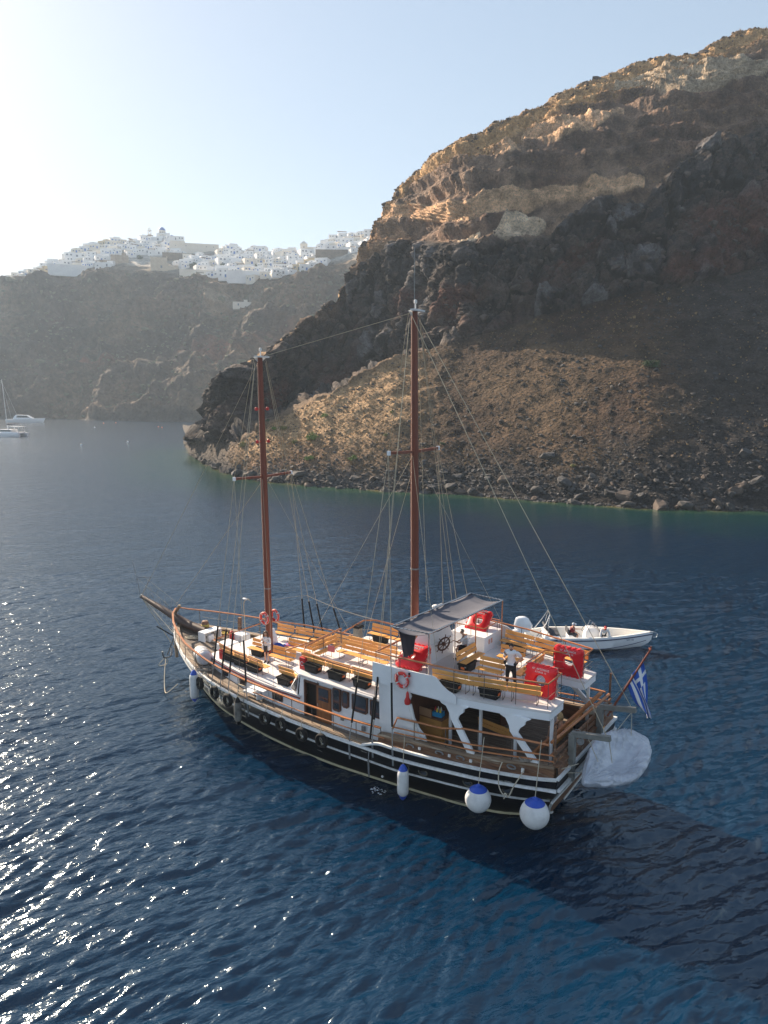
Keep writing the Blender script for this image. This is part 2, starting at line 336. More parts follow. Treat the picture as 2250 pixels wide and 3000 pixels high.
upc = lerp(upc, C(.075, .05, .04), ss(.35, .6, gul) * .5)
ur = ((row - k_dk) / (k_cr - k_dk)).ravel()
upc = lerp(upc, C(.52, .32, .15), ss(.74, .86, ur + .10 * nB) * .9)                                  # dry ochre slope under the crest
upc = lerp(upc, C(.07, .055, .05), ss(.93, .98, ur + .02 * nA) * .45)
# pale tuff layers, traced in survey rows
h3 = np.zeros(len(Pf)); PY = np.zeros(len(Pf))
dd = Pf[:, 1] * math.cos(PITCH) - (Pf[:, 2] - H) * math.sin(PITCH)
PY = (CY - FPX * (Pf[:, 1] * math.sin(PITCH) + (Pf[:, 2] - H) * math.cos(PITCH)) / dd) / PS; XR = (CX + FPX * Pf[:, 0] / dd) / PS
def q3(x, y): return (1000 + .7535 * x) / PS, (50 + .7535 * y) / PS
def band(pts, th, col, amt, s):
    global upc
    a = np.array([q3(*p[:2]) for p in pts]); t = np.interp(XR, a[:, 0], [p[2] * .70 for p in pts], left=0, right=0) if len(pts[0]) > 2 else th
    yc = np.interp(XR, a[:, 0], a[:, 1]); w = ss(1.0, .75, (np.abs(PY - yc + 3 * nA + 1.5 * nB) / np.maximum(t, .01))) * (XR > a[0, 0]) * (XR < a[-1, 0])
    lay = .82 + .18 * np.sin((PY - yc) * .95 + 1.2 * nA)
    upc = lerp(upc, C(*col) , np.clip(w * 2.2, 0, 1) * min(amt * 1.3, 1) * lay)
    return w
TAN = (.70, .45, .27); TAN2 = (.80, .62, .44)
bw = 0
bw = bw + band([(150, 780, 22), (300, 765, 26), (480, 755, 30), (620, 720, 32), (840, 680, 30), (1000, 670, 34), (1180, 655, 24)], 0, TAN, .8, 1)
bw = bw + band([(590, 530, 8), (660, 520, 30), (700, 525, 8)], 0, TAN, .7, 2) + band([(700, 480, 10), (820, 450, 36), (960, 425, 28), (1100, 355, 6)], 0, TAN, .75, 3)
bw = bw + band([(590, 850, 10), (640, 820, 44), (740, 810, 26), (795, 800, 4)], 0, TAN2, .95, 4) + band([(450, 880, 8), (500, 855, 24), (540, 840, 12)], 0, TAN2, .9, 5)
bw = bw + band([(1060, 290, 6), (1200, 260, 30), (1320, 240, 46), (1480, 230, 40), (1659, 190, 20)], 0, (.46, .36, .25), .85, 6)
bw = bw + band([(60, 930, 20), (120, 880, 40), (200, 850, 46), (260, 880, 30), (330, 900, 10)], 0, (.42, .27, .17), .7, 7)
bw = bw + band([(1340, 590, 6), (1400, 590, 14), (1560, 600, 10)], 0, (.30, .26, .22), .6, 8)
disp2 = np.clip(bw, 0, 1) * (.35 * np.sin(PY * 1.1) + .5) * wU
Pd = Pd + nrm * (disp2 * inl)[:, None]
colr = base * 1.0
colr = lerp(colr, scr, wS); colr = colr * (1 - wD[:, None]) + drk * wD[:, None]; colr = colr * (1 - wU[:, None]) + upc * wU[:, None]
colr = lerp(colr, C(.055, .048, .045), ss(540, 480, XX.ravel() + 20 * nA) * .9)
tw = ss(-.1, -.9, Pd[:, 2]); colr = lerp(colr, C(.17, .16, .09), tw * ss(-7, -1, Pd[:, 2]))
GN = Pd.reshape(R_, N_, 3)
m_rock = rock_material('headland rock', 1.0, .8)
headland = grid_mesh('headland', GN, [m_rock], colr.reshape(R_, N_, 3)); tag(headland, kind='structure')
HS_N = grid_normals(GN)
if HS_N[R_ // 2, N_ // 2, 2] < 0: HS_N = -HS_N
# ---- far wall of the caldera with the ridge that carries the village
F_SHORE = [(-900, 894), (0, 905), (250, 909), (460, 912), (700, 918), (1000, 925)]
F_A = [(-900, 700), (0, 725), (100, 715), (250, 735), (400, 700), (500, 720), (620, 690), (700, 660), (1000, 640)]
F_B = [(-900, 640), (-100, 640), (0, 622), (90, 592), (150, 592), (235, 577), (270, 578), (300, 586), (400, 600), (500, 612), (545, 613), (640, 603), (700, 578), (760, 562), (820, 545), (1000, 540)]
F_C = [(-900, 690), (-100, 622), (0, 606), (60, 596), (100, 578), (130, 562), (165, 548), (200, 532), (245, 524), (290, 524), (320, 513), (355, 512), (400, 524), (450, 532), (500, 540), (560, 543), (640, 549), (690, 545), (705, 522), (750, 510), (800, 508), (850, 500), (1000, 500)]
fx = np.linspace(-900, 1000, 560); fsh = ip(fx, F_SHORE)
fa = np.minimum(ip(fx, F_A), fsh - 10); fb = ip(fx, F_B); fc = ip(fx, F_C)
fctrl = profile(fx, fsh, [fa, fb, fc], [.58 + 0 * fx, np.interp(fx, [-900, 0, 250, 500, 700, 1000], [.9, .95, .8, .85, .9, .9]), .42 + 0 * fx])
fr_ = np.stack([fctrl[-1][:, 0], fctrl[-1][:, 1], 0 * fx], 1); fr_ /= np.linalg.norm(fr_, axis=1)[:, None]
fu = fctrl[0] - fr_ * 12; fu[:, 2] = -4; fb1 = fctrl[-1] + fr_ * 60; fb1[:, 2] -= 3; fb2 = fctrl[-1] + fr_ * 500; fb2[:, 2] = -10
FG = sheet([fu, fctrl[0], fctrl[1], fctrl[2], fctrl[3], fb1, fb2], [4, 110, 90, 60, 6, 6])
FR, FN, _ = FG.shape; Pq = FG.reshape(-1, 3); fn = grid_normals(FG).reshape(-1, 3)
if fn[(FR // 2) * FN + FN // 2, 2] < 0: fn = -fn
frow = (np.arange(FR)[:, None] * np.ones((1, FN))).ravel()
wv = ss(206, 216, frow); wshore = ss(2, 12, frow)
fbg = fbm(Pq / 130, 4, 7); frd = ridged(np.stack([Pq[:, 0] / 60, Pq[:, 1] / 60, Pq[:, 2] / 45], 1), 5, 13); fsm = fbm(Pq / 9, 4, 17)
fst = np.sin(Pq[:, 2] * .23 + 2.5 * fbm(Pq / 90, 3, 19)); fd = (fbg * 24 + (frd - .35) * 26 + fsm * 4.0 + np.clip(fst, -.2, 1) * 4.0 * ss(.1, .4, fbg + .3)) * wshore * (1 - wv) + wv * (fsm * 1.0)
fade_e = 1 - np.exp(-((frow - 206) / 12.0) ** 2) * .75
Pq2 = Pq + fn * (fd * fade_e)[:, None]
nA = fbm(Pq / 60, 5, 101); nB = fbm(Pq / 12, 5, 103); nD = fbm(np.stack([Pq[:, 0] / 120, Pq[:, 1] / 120, Pq[:, 2] / 16], 1), 4, 107)
fcl = lerp(np.tile(C(.085, .052, .036), (len(Pq), 1)), C(.20, .135, .085), .5 + 1.8 * nA)
fcl = lerp(fcl, C(.055, .047, .045), ss(.1, .5, (frd - .3) + .4 * nB) * .6)
fcl = lerp(fcl, C(.20, .075, .045), ss(.25, .45, nD) * ss(30, 60, frow) * ss(130, 90, frow) * .7)
fcl = lerp(fcl, C(.26, .215, .165), ss(.30, .5, nD + .3 * nB) * ss(120, 160, frow) * .6)
fcl = lerp(fcl, C(.07, .068, .038), ss(.2, .5, nB) * .35)
fcl = lerp(fcl, C(.045, .042, .042), ss(14, 6, frow) * .9)
fcl = lerp(fcl, C(.50, .47, .42), wv * .8)
FGN = Pq2.reshape(FR, FN, 3)
m_far = rock_material('caldera rock', .07, .8)
far = grid_mesh('caldera_hill', FGN, [m_far], fcl.reshape(FR, FN, 3)); tag(far, kind='structure')
# ---- distant shores beyond the frame on the left, so the sea never ends in nothing
# ---- the sea: rings around the camera foot, dense where the photo looks
WAVES = []
for k in range(56):
    lam = 0.40 * (1.05 ** k) * (0.9 + .2 * random.random())
    th = math.radians(-60 + random.gauss(0, 19)); a = 0.0112 * lam ** .78 * (1.0 if lam < 1.1 else .5)
    WAVES.append((2 * math.pi / lam, th, a, random.random() * 6.28))
def sea_height(X, Y, fade):
    wx = X + .8 * vnoise(np.stack([X / 5, Y / 5, 0 * X], 1), 5); wy = Y + .8 * vnoise(np.stack([X / 5, Y / 5, 0 * X + 9], 1), 6)
    patch = .75 + .5 * fbm(np.stack([X / 22, Y / 22, 0 * X], 1), 3, 8); z = 0
    for k, th, a, ph in WAVES:
        p = (wx * math.cos(th) + wy * math.sin(th)) * k + ph; f = np.clip(1.1 - fade * k / 2.9, 0, 1)
        z = z + a * f * (np.sin(p) + .28 * np.cos(2 * p))
    return z * patch
az = np.concatenate([np.linspace(-180, -45, 40, endpoint=False), np.linspace(-45, -33, 30, endpoint=False), np.linspace(-33, 33, 900, endpoint=False), np.linspace(33, 45, 30, endpoint=False), np.linspace(45, 180, 41)])
rr = np.concatenate([[.5, 6, 12], np.geomspace(14, 70, 760), np.geomspace(70.4, 700, 230), np.geomspace(760, 9000, 14)])
A_, R2 = np.meshgrid(np.radians(az), rr); SX, SY = R2 * np.sin(A_), R2 * np.cos(A_)
cell = np.gradient(rr)[:, None] * np.ones_like(SX); cell = np.maximum(cell, R2 * np.abs(np.gradient(np.radians(az)))[None, :])
SZ = sea_height(SX.ravel(), SY.ravel(), (cell.ravel() * 1.0)).reshape(SX.shape) * np.where(R2 > 400, 0, 1)
sea = grid_mesh('sea_water', np.stack([SX, SY, SZ], -1), [])
tag(sea, kind='structure')
def sea_material():
    m = bpy.data.materials.new('sea water'); m.use_nodes = True; nt = m.node_tree; b = nt.nodes['Principled BSDF']
    tc = nd(nt, 'ShaderNodeTexCoord'); geo = nd(nt, 'ShaderNodeNewGeometry')
    b.inputs['Roughness'].default_value = .11; b.inputs['IOR'].default_value = 1.5; b.inputs['Specular IOR Level'].default_value = .80; b.inputs['Specular Tint'].default_value = (.74, .92, 1.0, 1)
    mp = nd(nt, 'ShaderNodeMapping'); mp.vector_type = 'TEXTURE'; mp.inputs['Rotation'].default_value = (0, 0, math.radians(30)); mp.inputs['Scale'].default_value = (2.3, 1.0, 1)
    nt.links.new(tc.outputs['Object'], mp.inputs[0]); hs = []
    for sc_, de, w in ((1.9, 2, 1.0), (4.6, 3, .45), (12, 2, .12)):
        n = nd(nt, 'ShaderNodeTexNoise'); n.inputs['Scale'].default_value = sc_; n.inputs['Detail'].default_value = de; n.inputs['Roughness'].default_value = .55; n.inputs['Distortion'].default_value = .5
        nt.links.new(mp.outputs[0], n.inputs[0]); q = nd(nt, 'ShaderNodeMath', operation='MULTIPLY'); nt.links.new(n.outputs[0], q.inputs[0]); q.inputs[1].default_value = w; hs.append(q)
    a1 = nd(nt, 'ShaderNodeMath', operation='ADD'); a2 = nd(nt, 'ShaderNodeMath', operation='ADD')
    nt.links.new(hs[0].outputs[0], a1.inputs[0]); nt.links.new(hs[1].outputs[0], a1.inputs[1]); nt.links.new(a1.outputs[0], a2.inputs[0]); nt.links.new(hs[2].outputs[0], a2.inputs[1])
    bp = nd(nt, 'ShaderNodeBump'); bp.inputs['Strength'].default_value = 1.0; bp.inputs['Distance'].default_value = .30
    ln = nd(nt, 'ShaderNodeVectorMath', operation='LENGTH'); nt.links.new(geo.outputs['Position'], ln.inputs[0])
    mr = nd(nt, 'ShaderNodeMapRange'); nt.links.new(ln.outputs['Value'], mr.inputs[0]); mr.inputs[1].default_value = 50; mr.inputs[2].default_value = 420; mr.inputs[3].default_value = .12; mr.inputs[4].default_value = .12; nt.links.new(mr.outputs[0], bp.inputs['Distance'])
    mq = nd(nt, 'ShaderNodeMapRange'); nt.links.new(ln.outputs['Value'], mq.inputs[0]); mq.inputs[1].default_value = 30; mq.inputs[2].default_value = 260; mq.inputs[3].default_value = .13; mq.inputs[4].default_value = .18; nt.links.new(mq.outputs[0], b.inputs['Roughness'])
    nt.links.new(a2.outputs[0], bp.inputs['Height']); nt.links.new(bp.outputs[0], b.inputs['Normal'])
    at = nd(nt, 'ShaderNodeAttribute', attribute_name='rock_colour'); nt.links.new(at.outputs['Color'], b.inputs['Base Color'])
    return m
# depth colour: distance to the near shore (shallow water over tawny rock turns green)
pts = np.stack([SX.ravel(), SY.ravel()], 1); sh = ctrl[0][:, :2]; shs = sh[::12]
dmin = np.full(len(pts), 1e3); sel = np.where((np.hypot(pts[:, 0], pts[:, 1]) > 60) & (np.hypot(pts[:, 0], pts[:, 1]) < 260) & (pts[:, 1] > 0))[0]
if len(sel):
    for c0 in range(0, len(sel), 40000):
        s_ = sel[c0:c0 + 40000]; dmin[s_] = np.sqrt(((pts[s_, None, :] - shs[None, :, :]) ** 2).sum(2)).min(1)
n0 = fbm(np.stack([pts[:, 0] / 6, pts[:, 1] / 6, 0 * pts[:, 0]], 1), 4, 201); n1 = fbm(np.stack([pts[:, 0] / 30, pts[:, 1] / 30, 0 * pts[:, 0]], 1), 3, 205)
dm = dmin * (1 + .35 * n0)
sc = np.tile(C(.0, .0140, .040), (len(pts), 1)); sc = lerp(sc, C(.0, .0175, .046), .5 + n1)
sc = lerp(sc, C(.001, .032, .030), ss(26, 6, dm) * .9)
sc = lerp(sc, C(.03, .07, .035), ss(6, 1.5, dm) * .8); sc = lerp(sc, C(.22, .17, .07), ss(3.0, .3, dm) * ss(-.1, .3, n0) * .8)
me = sea.data; ca = me.color_attributes.new('rock_colour', 'FLOAT_COLOR', 'POINT'); c4 = np.ones((len(pts), 4), np.float32); c4[:, :3] = sc; ca.data.foreach_set('color', c4.reshape(-1))
me.materials.append(sea_material())
# ================================================================== rocks, shrubs, village, far boats
from mathutils.bvhtree import BVHTree
def grid_bvh(Gr, r0, r1, st=2):
    g = Gr[r0:r1:st, ::st]; R, N, _ = g.shape; idx = np.arange(R * N).reshape(R, N)
    F = np.stack([idx[:-1, :-1], idx[:-1, 1:], idx[1:, 1:], idx[1:, :-1]], -1).reshape(-1, 4)
    return BVHTree.FromPolygons([tuple(p) for p in g.reshape(-1, 3)], [tuple(int(i) for i in f) for f in F])
BV_N = grid_bvh(GN, 8, k_cr + 4); BV_F = grid_bvh(FGN, 0, FR - 4, 2)
def hit(px, py, bv):
    r = rays(np.array(px, float), np.array(py, float)); h_ = bv.ray_cast(Vector((0, 0, H)), Vector(r).normalized(), 3000)
    return h_[0]
m_boul = mat('boulder stone', (.034, .033, .036), .9, (.080, .075, .073), 1.3, 8, bump=.8, bscale=3, col3=(.13, .118, .108), s3=2.2, lo3=.62, hi3=.72)
m_boul2 = mat('brown boulder', (.05, .038, .033), .9, (.11, .082, .065), 1.3, 8, bump=.8, bscale=3)
def rock_verts(sub, seed, sharp=.33):
    bm = bmesh.new(); bmesh.ops.create_icosphere(bm, subdivisions=sub, radius=1.0)
    P = np.array([v.co[:] for v in bm.verts]); F = [tuple(v.index for v in f.verts) for f in bm.faces]; bm.free()
    w, w2_, c = worley(P * .9 + seed * 3.7, seed); n = vnoise(P * 1.6 + seed * 5.1, seed)
    rg = np.random.default_rng(seed)
    for _ in range(13):                               # cut planes give the broken, faceted look
        d = rg.normal(size=3); d /= np.linalg.norm(d); lim = rg.uniform(.42, .74); s_ = P @ d; P = P - np.outer(np.maximum(s_ - lim, 0), d)
    P = P * (1 + sharp * .5 * n + .12 * (c - .5))[:, None] * np.array([1.1, .9, .75]); return P, F
RV = [rock_verts(2, 3 + i) for i in range(6)]; RS = [rock_verts(1, 30 + i) for i in range(5)]
rock_me = []
for i, (P, F) in enumerate(RV):
    me_ = bpy.data.meshes.new('boulder'); me_.from_pydata([tuple(p) for p in P], [], F); me_.materials.append(m_boul if i % 3 else m_boul2); rock_me.append(me_)
def col_of(px): return int(np.clip(np.searchsorted(xs, px), 1, N_ - 2))
cands = []
rg = np.random.default_rng(5)
while len(cands) < 300:
    px = rg.uniform(412, 1655); k = rg.exponential(.085) if px < 1300 else rg.exponential(.13)
    if px > 1000 and rg.random() < .2: k = rg.uniform(0, .8)
    if k > .85: continue
    r_ = int(k_sh + k * 150 - 2); c_ = col_of(px); p = GN[r_, c_]; dist = math.hypot(p[0], p[1])
    s_ = min(.34 * math.exp(rg.normal(0, .55)) * (1.5 if k < .12 else 1.0), 1.55) * (1.0 if px > 620 else 1.25)
    cands.append((p, s_))
ZONES = [(395, 470, 'boulder at the outer tip of the headland'), (470, 560, 'boulder on the shore left of the fore mast'), (560, 660, 'boulder on the shore just right of the fore mast'), (660, 760, 'boulder below the largest green shrub'), (760, 890, 'boulder on the shore left of the main mast'), (890, 960, 'boulder on the shore just right of the main mast'), (960, 1100, 'boulder between the main mast and the backstays'), (1100, 1250, 'boulder on the shore behind the backstays'), (1250, 1450, 'boulder on the shore below the wide green bush'), (1450, 1700, 'boulder on the shore near the right edge')]
for p, s_ in cands:
    o = bpy.data.objects.new('boulder', random.choice(rock_me)); COL.objects.link(o); o.location = (p[0], p[1], p[2] + s_ * .18)
    o.rotation_euler = (rg.uniform(-.5, .5), rg.uniform(-.5, .5), rg.uniform(0, 6.28)); q_ = rg.uniform(.8, 1.25, 3) * s_; o.scale = tuple(q_)
    d_px = (CX + FPX * p[0] / (p[1] * math.cos(PITCH) - (p[2] - H) * math.sin(PITCH))) / PS
    lb = next((z_[2] for z_ in ZONES if z_[0] <= d_px < z_[1]), ZONES[-1][2]); up_ = p[2]
    lb = ('large ' if s_ > .75 else ('small ' if s_ < .32 else 'medium ')) + lb + (', half in the water' if up_ < .15 else (', well above the waterline' if up_ > 3 else ', just above the waterline')); tag(o, lb, 'boulder', 'boulders along the rocky shore')
for (px, py, s_, lb) in [(1360, 1090, 1.5, 'brown rock standing in the shallows off the right shore'), (1222, 1082, .9, 'small pale rock awash at the shore behind the stern'), (448, 1007, .7, 'lone low rock in the water off the headland point'), (401, 961, .9, 'outermost rock off the tip of the headland'), (645, 1025, 2.2, 'largest dark boulder under the sunlit scree'), (985, 1030, 1.6, 'rounded grey boulder right of the main mast'), (1180, 985, 1.9, 'big grey boulder between the two backstays')]:
    p = at_z(px, py, 0) if hit(px, py, BV_N) is None else hit(px, py, BV_N)
    o = bpy.data.objects.new('boulder', rock_me[1]); COL.objects.link(o); o.location = (p[0], p[1], max(p[2], -.1) + .1); o.scale = (s_, s_ * .8, s_ * .8); o.rotation_euler = (0, 0, px)
    tag(o, lb, 'boulder', 'boulders along the rocky shore')
def scatter(n, fn, seed):
    rg = np.random.default_rng(seed); V, F, b = [], [], 0
    for _ in range(n):
        r = fn(rg)
        if r is None: continue
        p, s_, kind = r; P, FF = kind; a = rg.uniform(0, 6.28); ca, sa = math.cos(a), math.sin(a); sc = s_ * rg.uniform(.75, 1.3, 3)
        Q = P * sc; Q = np.stack([Q[:, 0] * ca - Q[:, 1] * sa, Q[:, 0] * sa + Q[:, 1] * ca, Q[:, 2]], 1) + p
        V.append(Q); F.append(np.array(FF) + b); b += len(P)
    return np.concatenate(V), np.concatenate(F)
def stuff_mesh(name, V, F, m_):
    me_ = bpy.data.meshes.new(name); me_.from_pydata(V.tolist(), [], F.tolist()); me_.materials.append(m_)
    o = bpy.data.objects.new(name, me_); COL.objects.link(o); tag(o, kind='stuff'); return o
def f_small(rg):
    px = rg.uniform(410, 1750); k = rg.exponential(.10) if rg.random() < .6 else rg.uniform(0, 1)
    if px > 1380: k = rg.uniform(0, 1) if rg.random() < .6 else k
    if k > 1: return None
    p = GN[int(k_sh + k * 149 - 3 * (k < .03)), col_of(px)]; s_ = .17 * math.exp(rg.normal(0, .5)) * (1.35 if k < .15 else 1)
    return p, min(s_, .6), RS[rg.integers(5)]
V, F = scatter(9000, f_small, 11); stuff_mesh('rubble', V, F, m_boul)
def f_crag(rg):                                        # broken blocks on the dark buttress and the crest
    px = rg.uniform(480, 1690); top = rg.random() < .3
    r_ = int(rg.uniform(k_cr - 14, k_cr + 2)) if top else int(rg.uniform(k_sc + 14, k_dk + 8)); c_ = col_of(px); p = GN[r_, c_]
    return p, (.55 if top else .5) * math.exp(rg.normal(0, .45)), RS[rg.integers(5)]
V, F = scatter(1500, f_crag, 12); stuff_mesh('crag_rubble', V, F, m_boul2)
m_dry = mat('dry grass', (.26, .17, .08), .9, (.42, .29, .15), .35, 4); m_dry2 = mat('grey scrub', (.085, .085, .05), .9, (.17, .16, .085), .4, 4)
def tuft(seed, n=9, spread=.5):
    rg = np.random.default_rng(seed); P, F = [], []
    for i in range(n):
        a = rg.uniform(0, 6.28); r = rg.uniform(0, .4); l = rg.uniform(.5, 1); b = np.array([r * math.cos(a), r * math.sin(a), -.1]); t = b + np.array([math.cos(a) * spread * l, math.sin(a) * spread * l, l])
        w = np.array([-math.sin(a), math.cos(a), 0]) * .16; k = len(P); P += [b - w, b + w, t + w * .3, t - w * .3]; F += [(k, k + 1, k + 2), (k, k + 2, k + 3)]
    return np.array(P), F
TF = [tuft(i) for i in range(5)]
def f_tuft(rg):
    px = rg.uniform(500, 1700); k = rg.uniform(.14, 1); 
    if px > 920 and rg.random() < .62: return None
    if px > 1400 and rg.random() < .6: return None
    return GN[int(k_sh + k * 149), col_of(px)], .20 * math.exp(rg.normal(0, .4)), TF[rg.integers(5)]
V, F = scatter(9000, f_tuft, 13); stuff_mesh('dry_grass', V, F, m_dry)
def f_tuft2(rg):
    px = rg.uniform(780, 1700); r_ = int(rg.uniform(k_cr - 40, k_cr)) if rg.random() < .93 else int(rg.uniform(k_dk, k_cr)); return GN[r_, col_of(px)], .24 * math.exp(rg.normal(0, .4)), TF[rg.integers(5)]
V, F = scatter(9000, f_tuft2, 14); stuff_mesh('hillside_scrub', V, F, mat('golden grass', (.40, .26, .11), .9, (.22, .14, .07), .12, 4))
def f_tuft3(rg):
    r_, c_ = rg.integers(14, 200), rg.integers(180, FN - 40); return FGN[r_, c_], 1.1 * math.exp(rg.normal(0, .5)), RS[rg.integers(5)]
V, F = scatter(3000, f_tuft3, 15); stuff_mesh('caldera_scrub', V, F, m_dry2)
# ---- shrubs one can tell apart
def leaves(n, R, seed, leaf=.16, flat=.7):
    rg = np.random.default_rng(seed); V, F = [], []
    cl = rg.normal(size=(max(6, n // 60), 3)); cl /= np.linalg.norm(cl, axis=1)[:, None]; cl *= rg.uniform(.3, .8, len(cl))[:, None]; cl[:, 2] = np.abs(cl[:, 2])
    for i in range(n):
        c = cl[rg.integers(len(cl))] + rg.normal(0, .17, 3); c = c * np.array([R, R, R * flat]); a, b = rg.normal(size=3), rg.normal(size=3); a /= np.linalg.norm(a); b /= np.linalg.norm(b)
        k = len(V); L_ = leaf * rg.uniform(.6, 1.3); V += [c - a * L_, c + b * L_ * .5, c + a * L_, c - b * L_ * .5]; F.append((k, k + 1, k + 2, k + 3))
    return V, F
def shrub(loc, R, m_, seed, label, name='shrub', leaf=.16, n=420, flat=.7, grp='shrubs on the scree'):
    t = empty(name, loc, 0, label, 'shrub', grp); V, F = leaves(n, R, seed, leaf, flat)
    b = MB(); b.add(V, F); b.build('foliage', m_, t)
    b = MB(); rg = random.Random(seed)
    for _ in range(5):
        a = rg.uniform(0, 6.28); b.tube([(0, 0, -.2), (math.cos(a) * R * .25, math.sin(a) * R * .25, R * .3), (math.cos(a) * R * .55, math.sin(a) * R * .55, R * .5)], [.05 * R, .035 * R, .015 * R], 5)
    b.build('stem', m_boul2, t); return t
m_gr = mat('bright green leaves', (.10, .17, .03), .7, (.22, .28, .06), 1.2, 3); m_dg = mat('dark green leaves', (.028, .055, .018), .7, (.06, .10, .03), 1.2, 3); m_yg = mat('yellow green leaves', (.17, .17, .05), .8, (.28, .26, .09), 1.2, 3)
SH = [(676, 941, 1.75, m_gr, 'largest bright green shrub low on the sunlit scree'), (669, 985, 1.15, m_gr, 'bright green shrub just below the largest green one'), (763, 986, 1.05, m_gr, 'round green shrub above the boulders left of the main mast'), (636, 950, .9, m_yg, 'yellow green shrub left of the largest green one'), (526, 957, 1.3, m_yg, 'pale olive shrub at the left foot of the scree'), (612, 920, 1.1, m_yg, 'yellowish shrub on the scree ridge right of the fore mast'), (592, 922, .9, m_gr, 'small olive shrub on the ridge just right of the fore mast'), (577, 905, .8, m_dg, 'dark shrub at the foot of the cliff behind the fore mast'), (834, 934, .55, m_yg, 'small pale shrub left of the main spreader'), (845, 885, .6, m_yg, 'small pale shrub high on the scree left of the main mast'), (1405, 786, 2.0, m_dg, 'wide dark green bush high on the shaded scree at right'), (955, 953, .6, m_dg, 'small green shrub right of the main spreader end'), (1237, 1000, .6, m_yg, 'grey green shrub low on the shaded scree'), (700, 893, 1.0, m_gr, 'green shrub in the upper middle of the sunlit scree')]
for i, (px, py, R, m_, lb) in enumerate(SH):
    p = hit(px, py + 6, BV_N)
    if p is not None: shrub(p, R, m_, 50 + i, lb, n=int(500 * R), leaf=.12 + .03 * R)
# ---- cliff top village
m_wh = mat('limewash', (.72, .72, .72), .85, (.80, .80, .79), .25, 3, coord='Object'); m_cr = mat('cream plaster', (.68, .62, .53), .85, (.73, .68, .60), .3, 3); m_oc = mat('ochre plaster', (.55, .44, .28), .85, (.62, .5, .33), .3, 3)
m_wd = mat('window dark', (.16, .18, .21), .5); m_bl = mat('blue paint', (.03, .13, .42), .5); m_pg = mat('pergola timber', (.16, .11, .08), .8); m_st = mat('terrace stone', (.13, .105, .085), .95, (.22, .18, .14), .4, 5)
HV = []
def house(kind, m_, seed):
    rg = random.Random(seed); W_, D_, Hh = 7.5, 9.0, 4.2; e = empty('village_house'); b = MB(); wins = []
    if kind == 'cube':
        b.box((0, 0, Hh / 2 - 1.5), (W_, D_, Hh + 3)); b.box((0, -D_ / 2 + .15, Hh + .25), (W_, .3, .5)); b.box((-W_ / 2 + .15, .2, Hh + .25), (.3, D_ - .4, .5)); b.box((W_ / 2 - .15, .2, Hh + .25), (.3, D_ - .4, .5))
        wins = [(-2.2, 2.2, .8, 1.0), (2.2, 2.2, .8, 1.0)]; door = (0, 1.05, 1.0, 2.1)
    elif kind == 'vault':
        b.box((0, 0, .3), (W_, D_, 4.6)); ring = lambda y: [(W_ / 2 * math.cos(a), y, 2.6 + 1.9 * math.sin(a)) for a in [math.pi * i / 10 for i in range(11)]]
        b.loft([ring(-D_ / 2 + .01), ring(D_ / 2)], ring_closed=True, caps=True); wins = [(-1.9, 1.7, 1.0, 1.1), (1.9, 1.7, 1.0, 1.1), (0, 3.4, .9, .7)]; door = (0, 1.05, 1.1, 2.1)
    elif kind == 'step':
        b.box((0, 0, .5), (W_, D_, 6)); b.box((1.2, 2.2, 4.9), (W_ - 2.6, D_ - 4.6, 3.0)); b.box((0, -D_ / 2 + .15, 3.8), (W_, .3, .7)); wins = [(-2.4, 2.0, 1.2, 1.2), (2.3, 2.0, 1.2, 1.2)]; door = (-.2, 1.1, 1.1, 2.2)
    elif kind == 'long':
        W_ = 13.0; b.box((0, 0, 0), (W_, D_, 6.4)); b.box((0, -D_ / 2 + .15, 3.5), (W_, .3, .6)); wins = [(x, 2.0, 1.0, 1.2) for x in (-5, -3, 3, 5)]; door = (0, 1.1, 1.1, 2.2)
    elif kind == 'tall':
        W_ = 6.0; b.box((0, 0, 1.8), (W_, D_, 9)); b.box((0, 0, 6.5), (W_ + .3, D_ + .3, .4)); wins = [(-1.5, 2.0, .9, 1.2), (1.5, 4.8, .9, 1.2), (-1.5, 4.8, .9, 1.2)]; door = (1.5, 1.1, 1.0, 2.2)
    elif kind == 'terrace':
        W_ = 11.0; b.box((0, 0, -1.2), (W_, D_, 5.0)); b.box((0, -D_ / 2 + .2, 1.7), (W_, .25, .9)); b.box((3.4, 2.0, 2.6), (4, 4.5, 2.8)); wins = [(-3.5, -.4, 1.0, 1.0)]; door = (2.9, -.2, 1.0, 2.0)
    b.build('wall', m_, e)
    for x, z, w, h_ in wins:
        q = MB(); q.box((x, -D_ / 2 - .02, z), (w, .12, h_)); q.build('window', m_wd if rg.random() < .9 else m_bl, e)
    q = MB(); q.box((door[0], -D_ / 2 - .03, door[1]), (door[2], .14, door[3])); q.build('door', m_bl if rg.random() < .5 else m_wd, e)
    if kind in ('terrace', 'step'):
        q = MB(); z0 = 3.9 if kind == 'step' else 3.4
        for x in (-W_ / 2 + .6, -.6): q.box((x, -2.8, z0 - .9), (.2, .2, 2.2))
        for y in (-3.6, -2.9, -2.2, -1.5): q.box((-W_ / 4 - .3, y, z0 + .3), (W_ / 2, .35, .15))
        q.build('pergola', m_pg, e)
    return e
PROT = []
for i, (k_, m_) in enumerate([('cube', m_wh), ('vault', m_wh), ('step', m_wh), ('long', m_wh), ('tall', m_wh), ('terrace', m_wh), ('cube', m_cr), ('vault', m_cr), ('long', m_cr), ('terrace', m_cr), ('step', m_oc)]): PROT.append((house(k_, m_, i), k_, m_))
KIND = {'cube': 'flat roofed cube house with parapet', 'vault': 'barrel vaulted cave house', 'step': 'stepped house with a pergola terrace', 'long': 'long low house with a row of windows', 'tall': 'narrow two storey house', 'terrace': 'terrace house with a small upper room'}
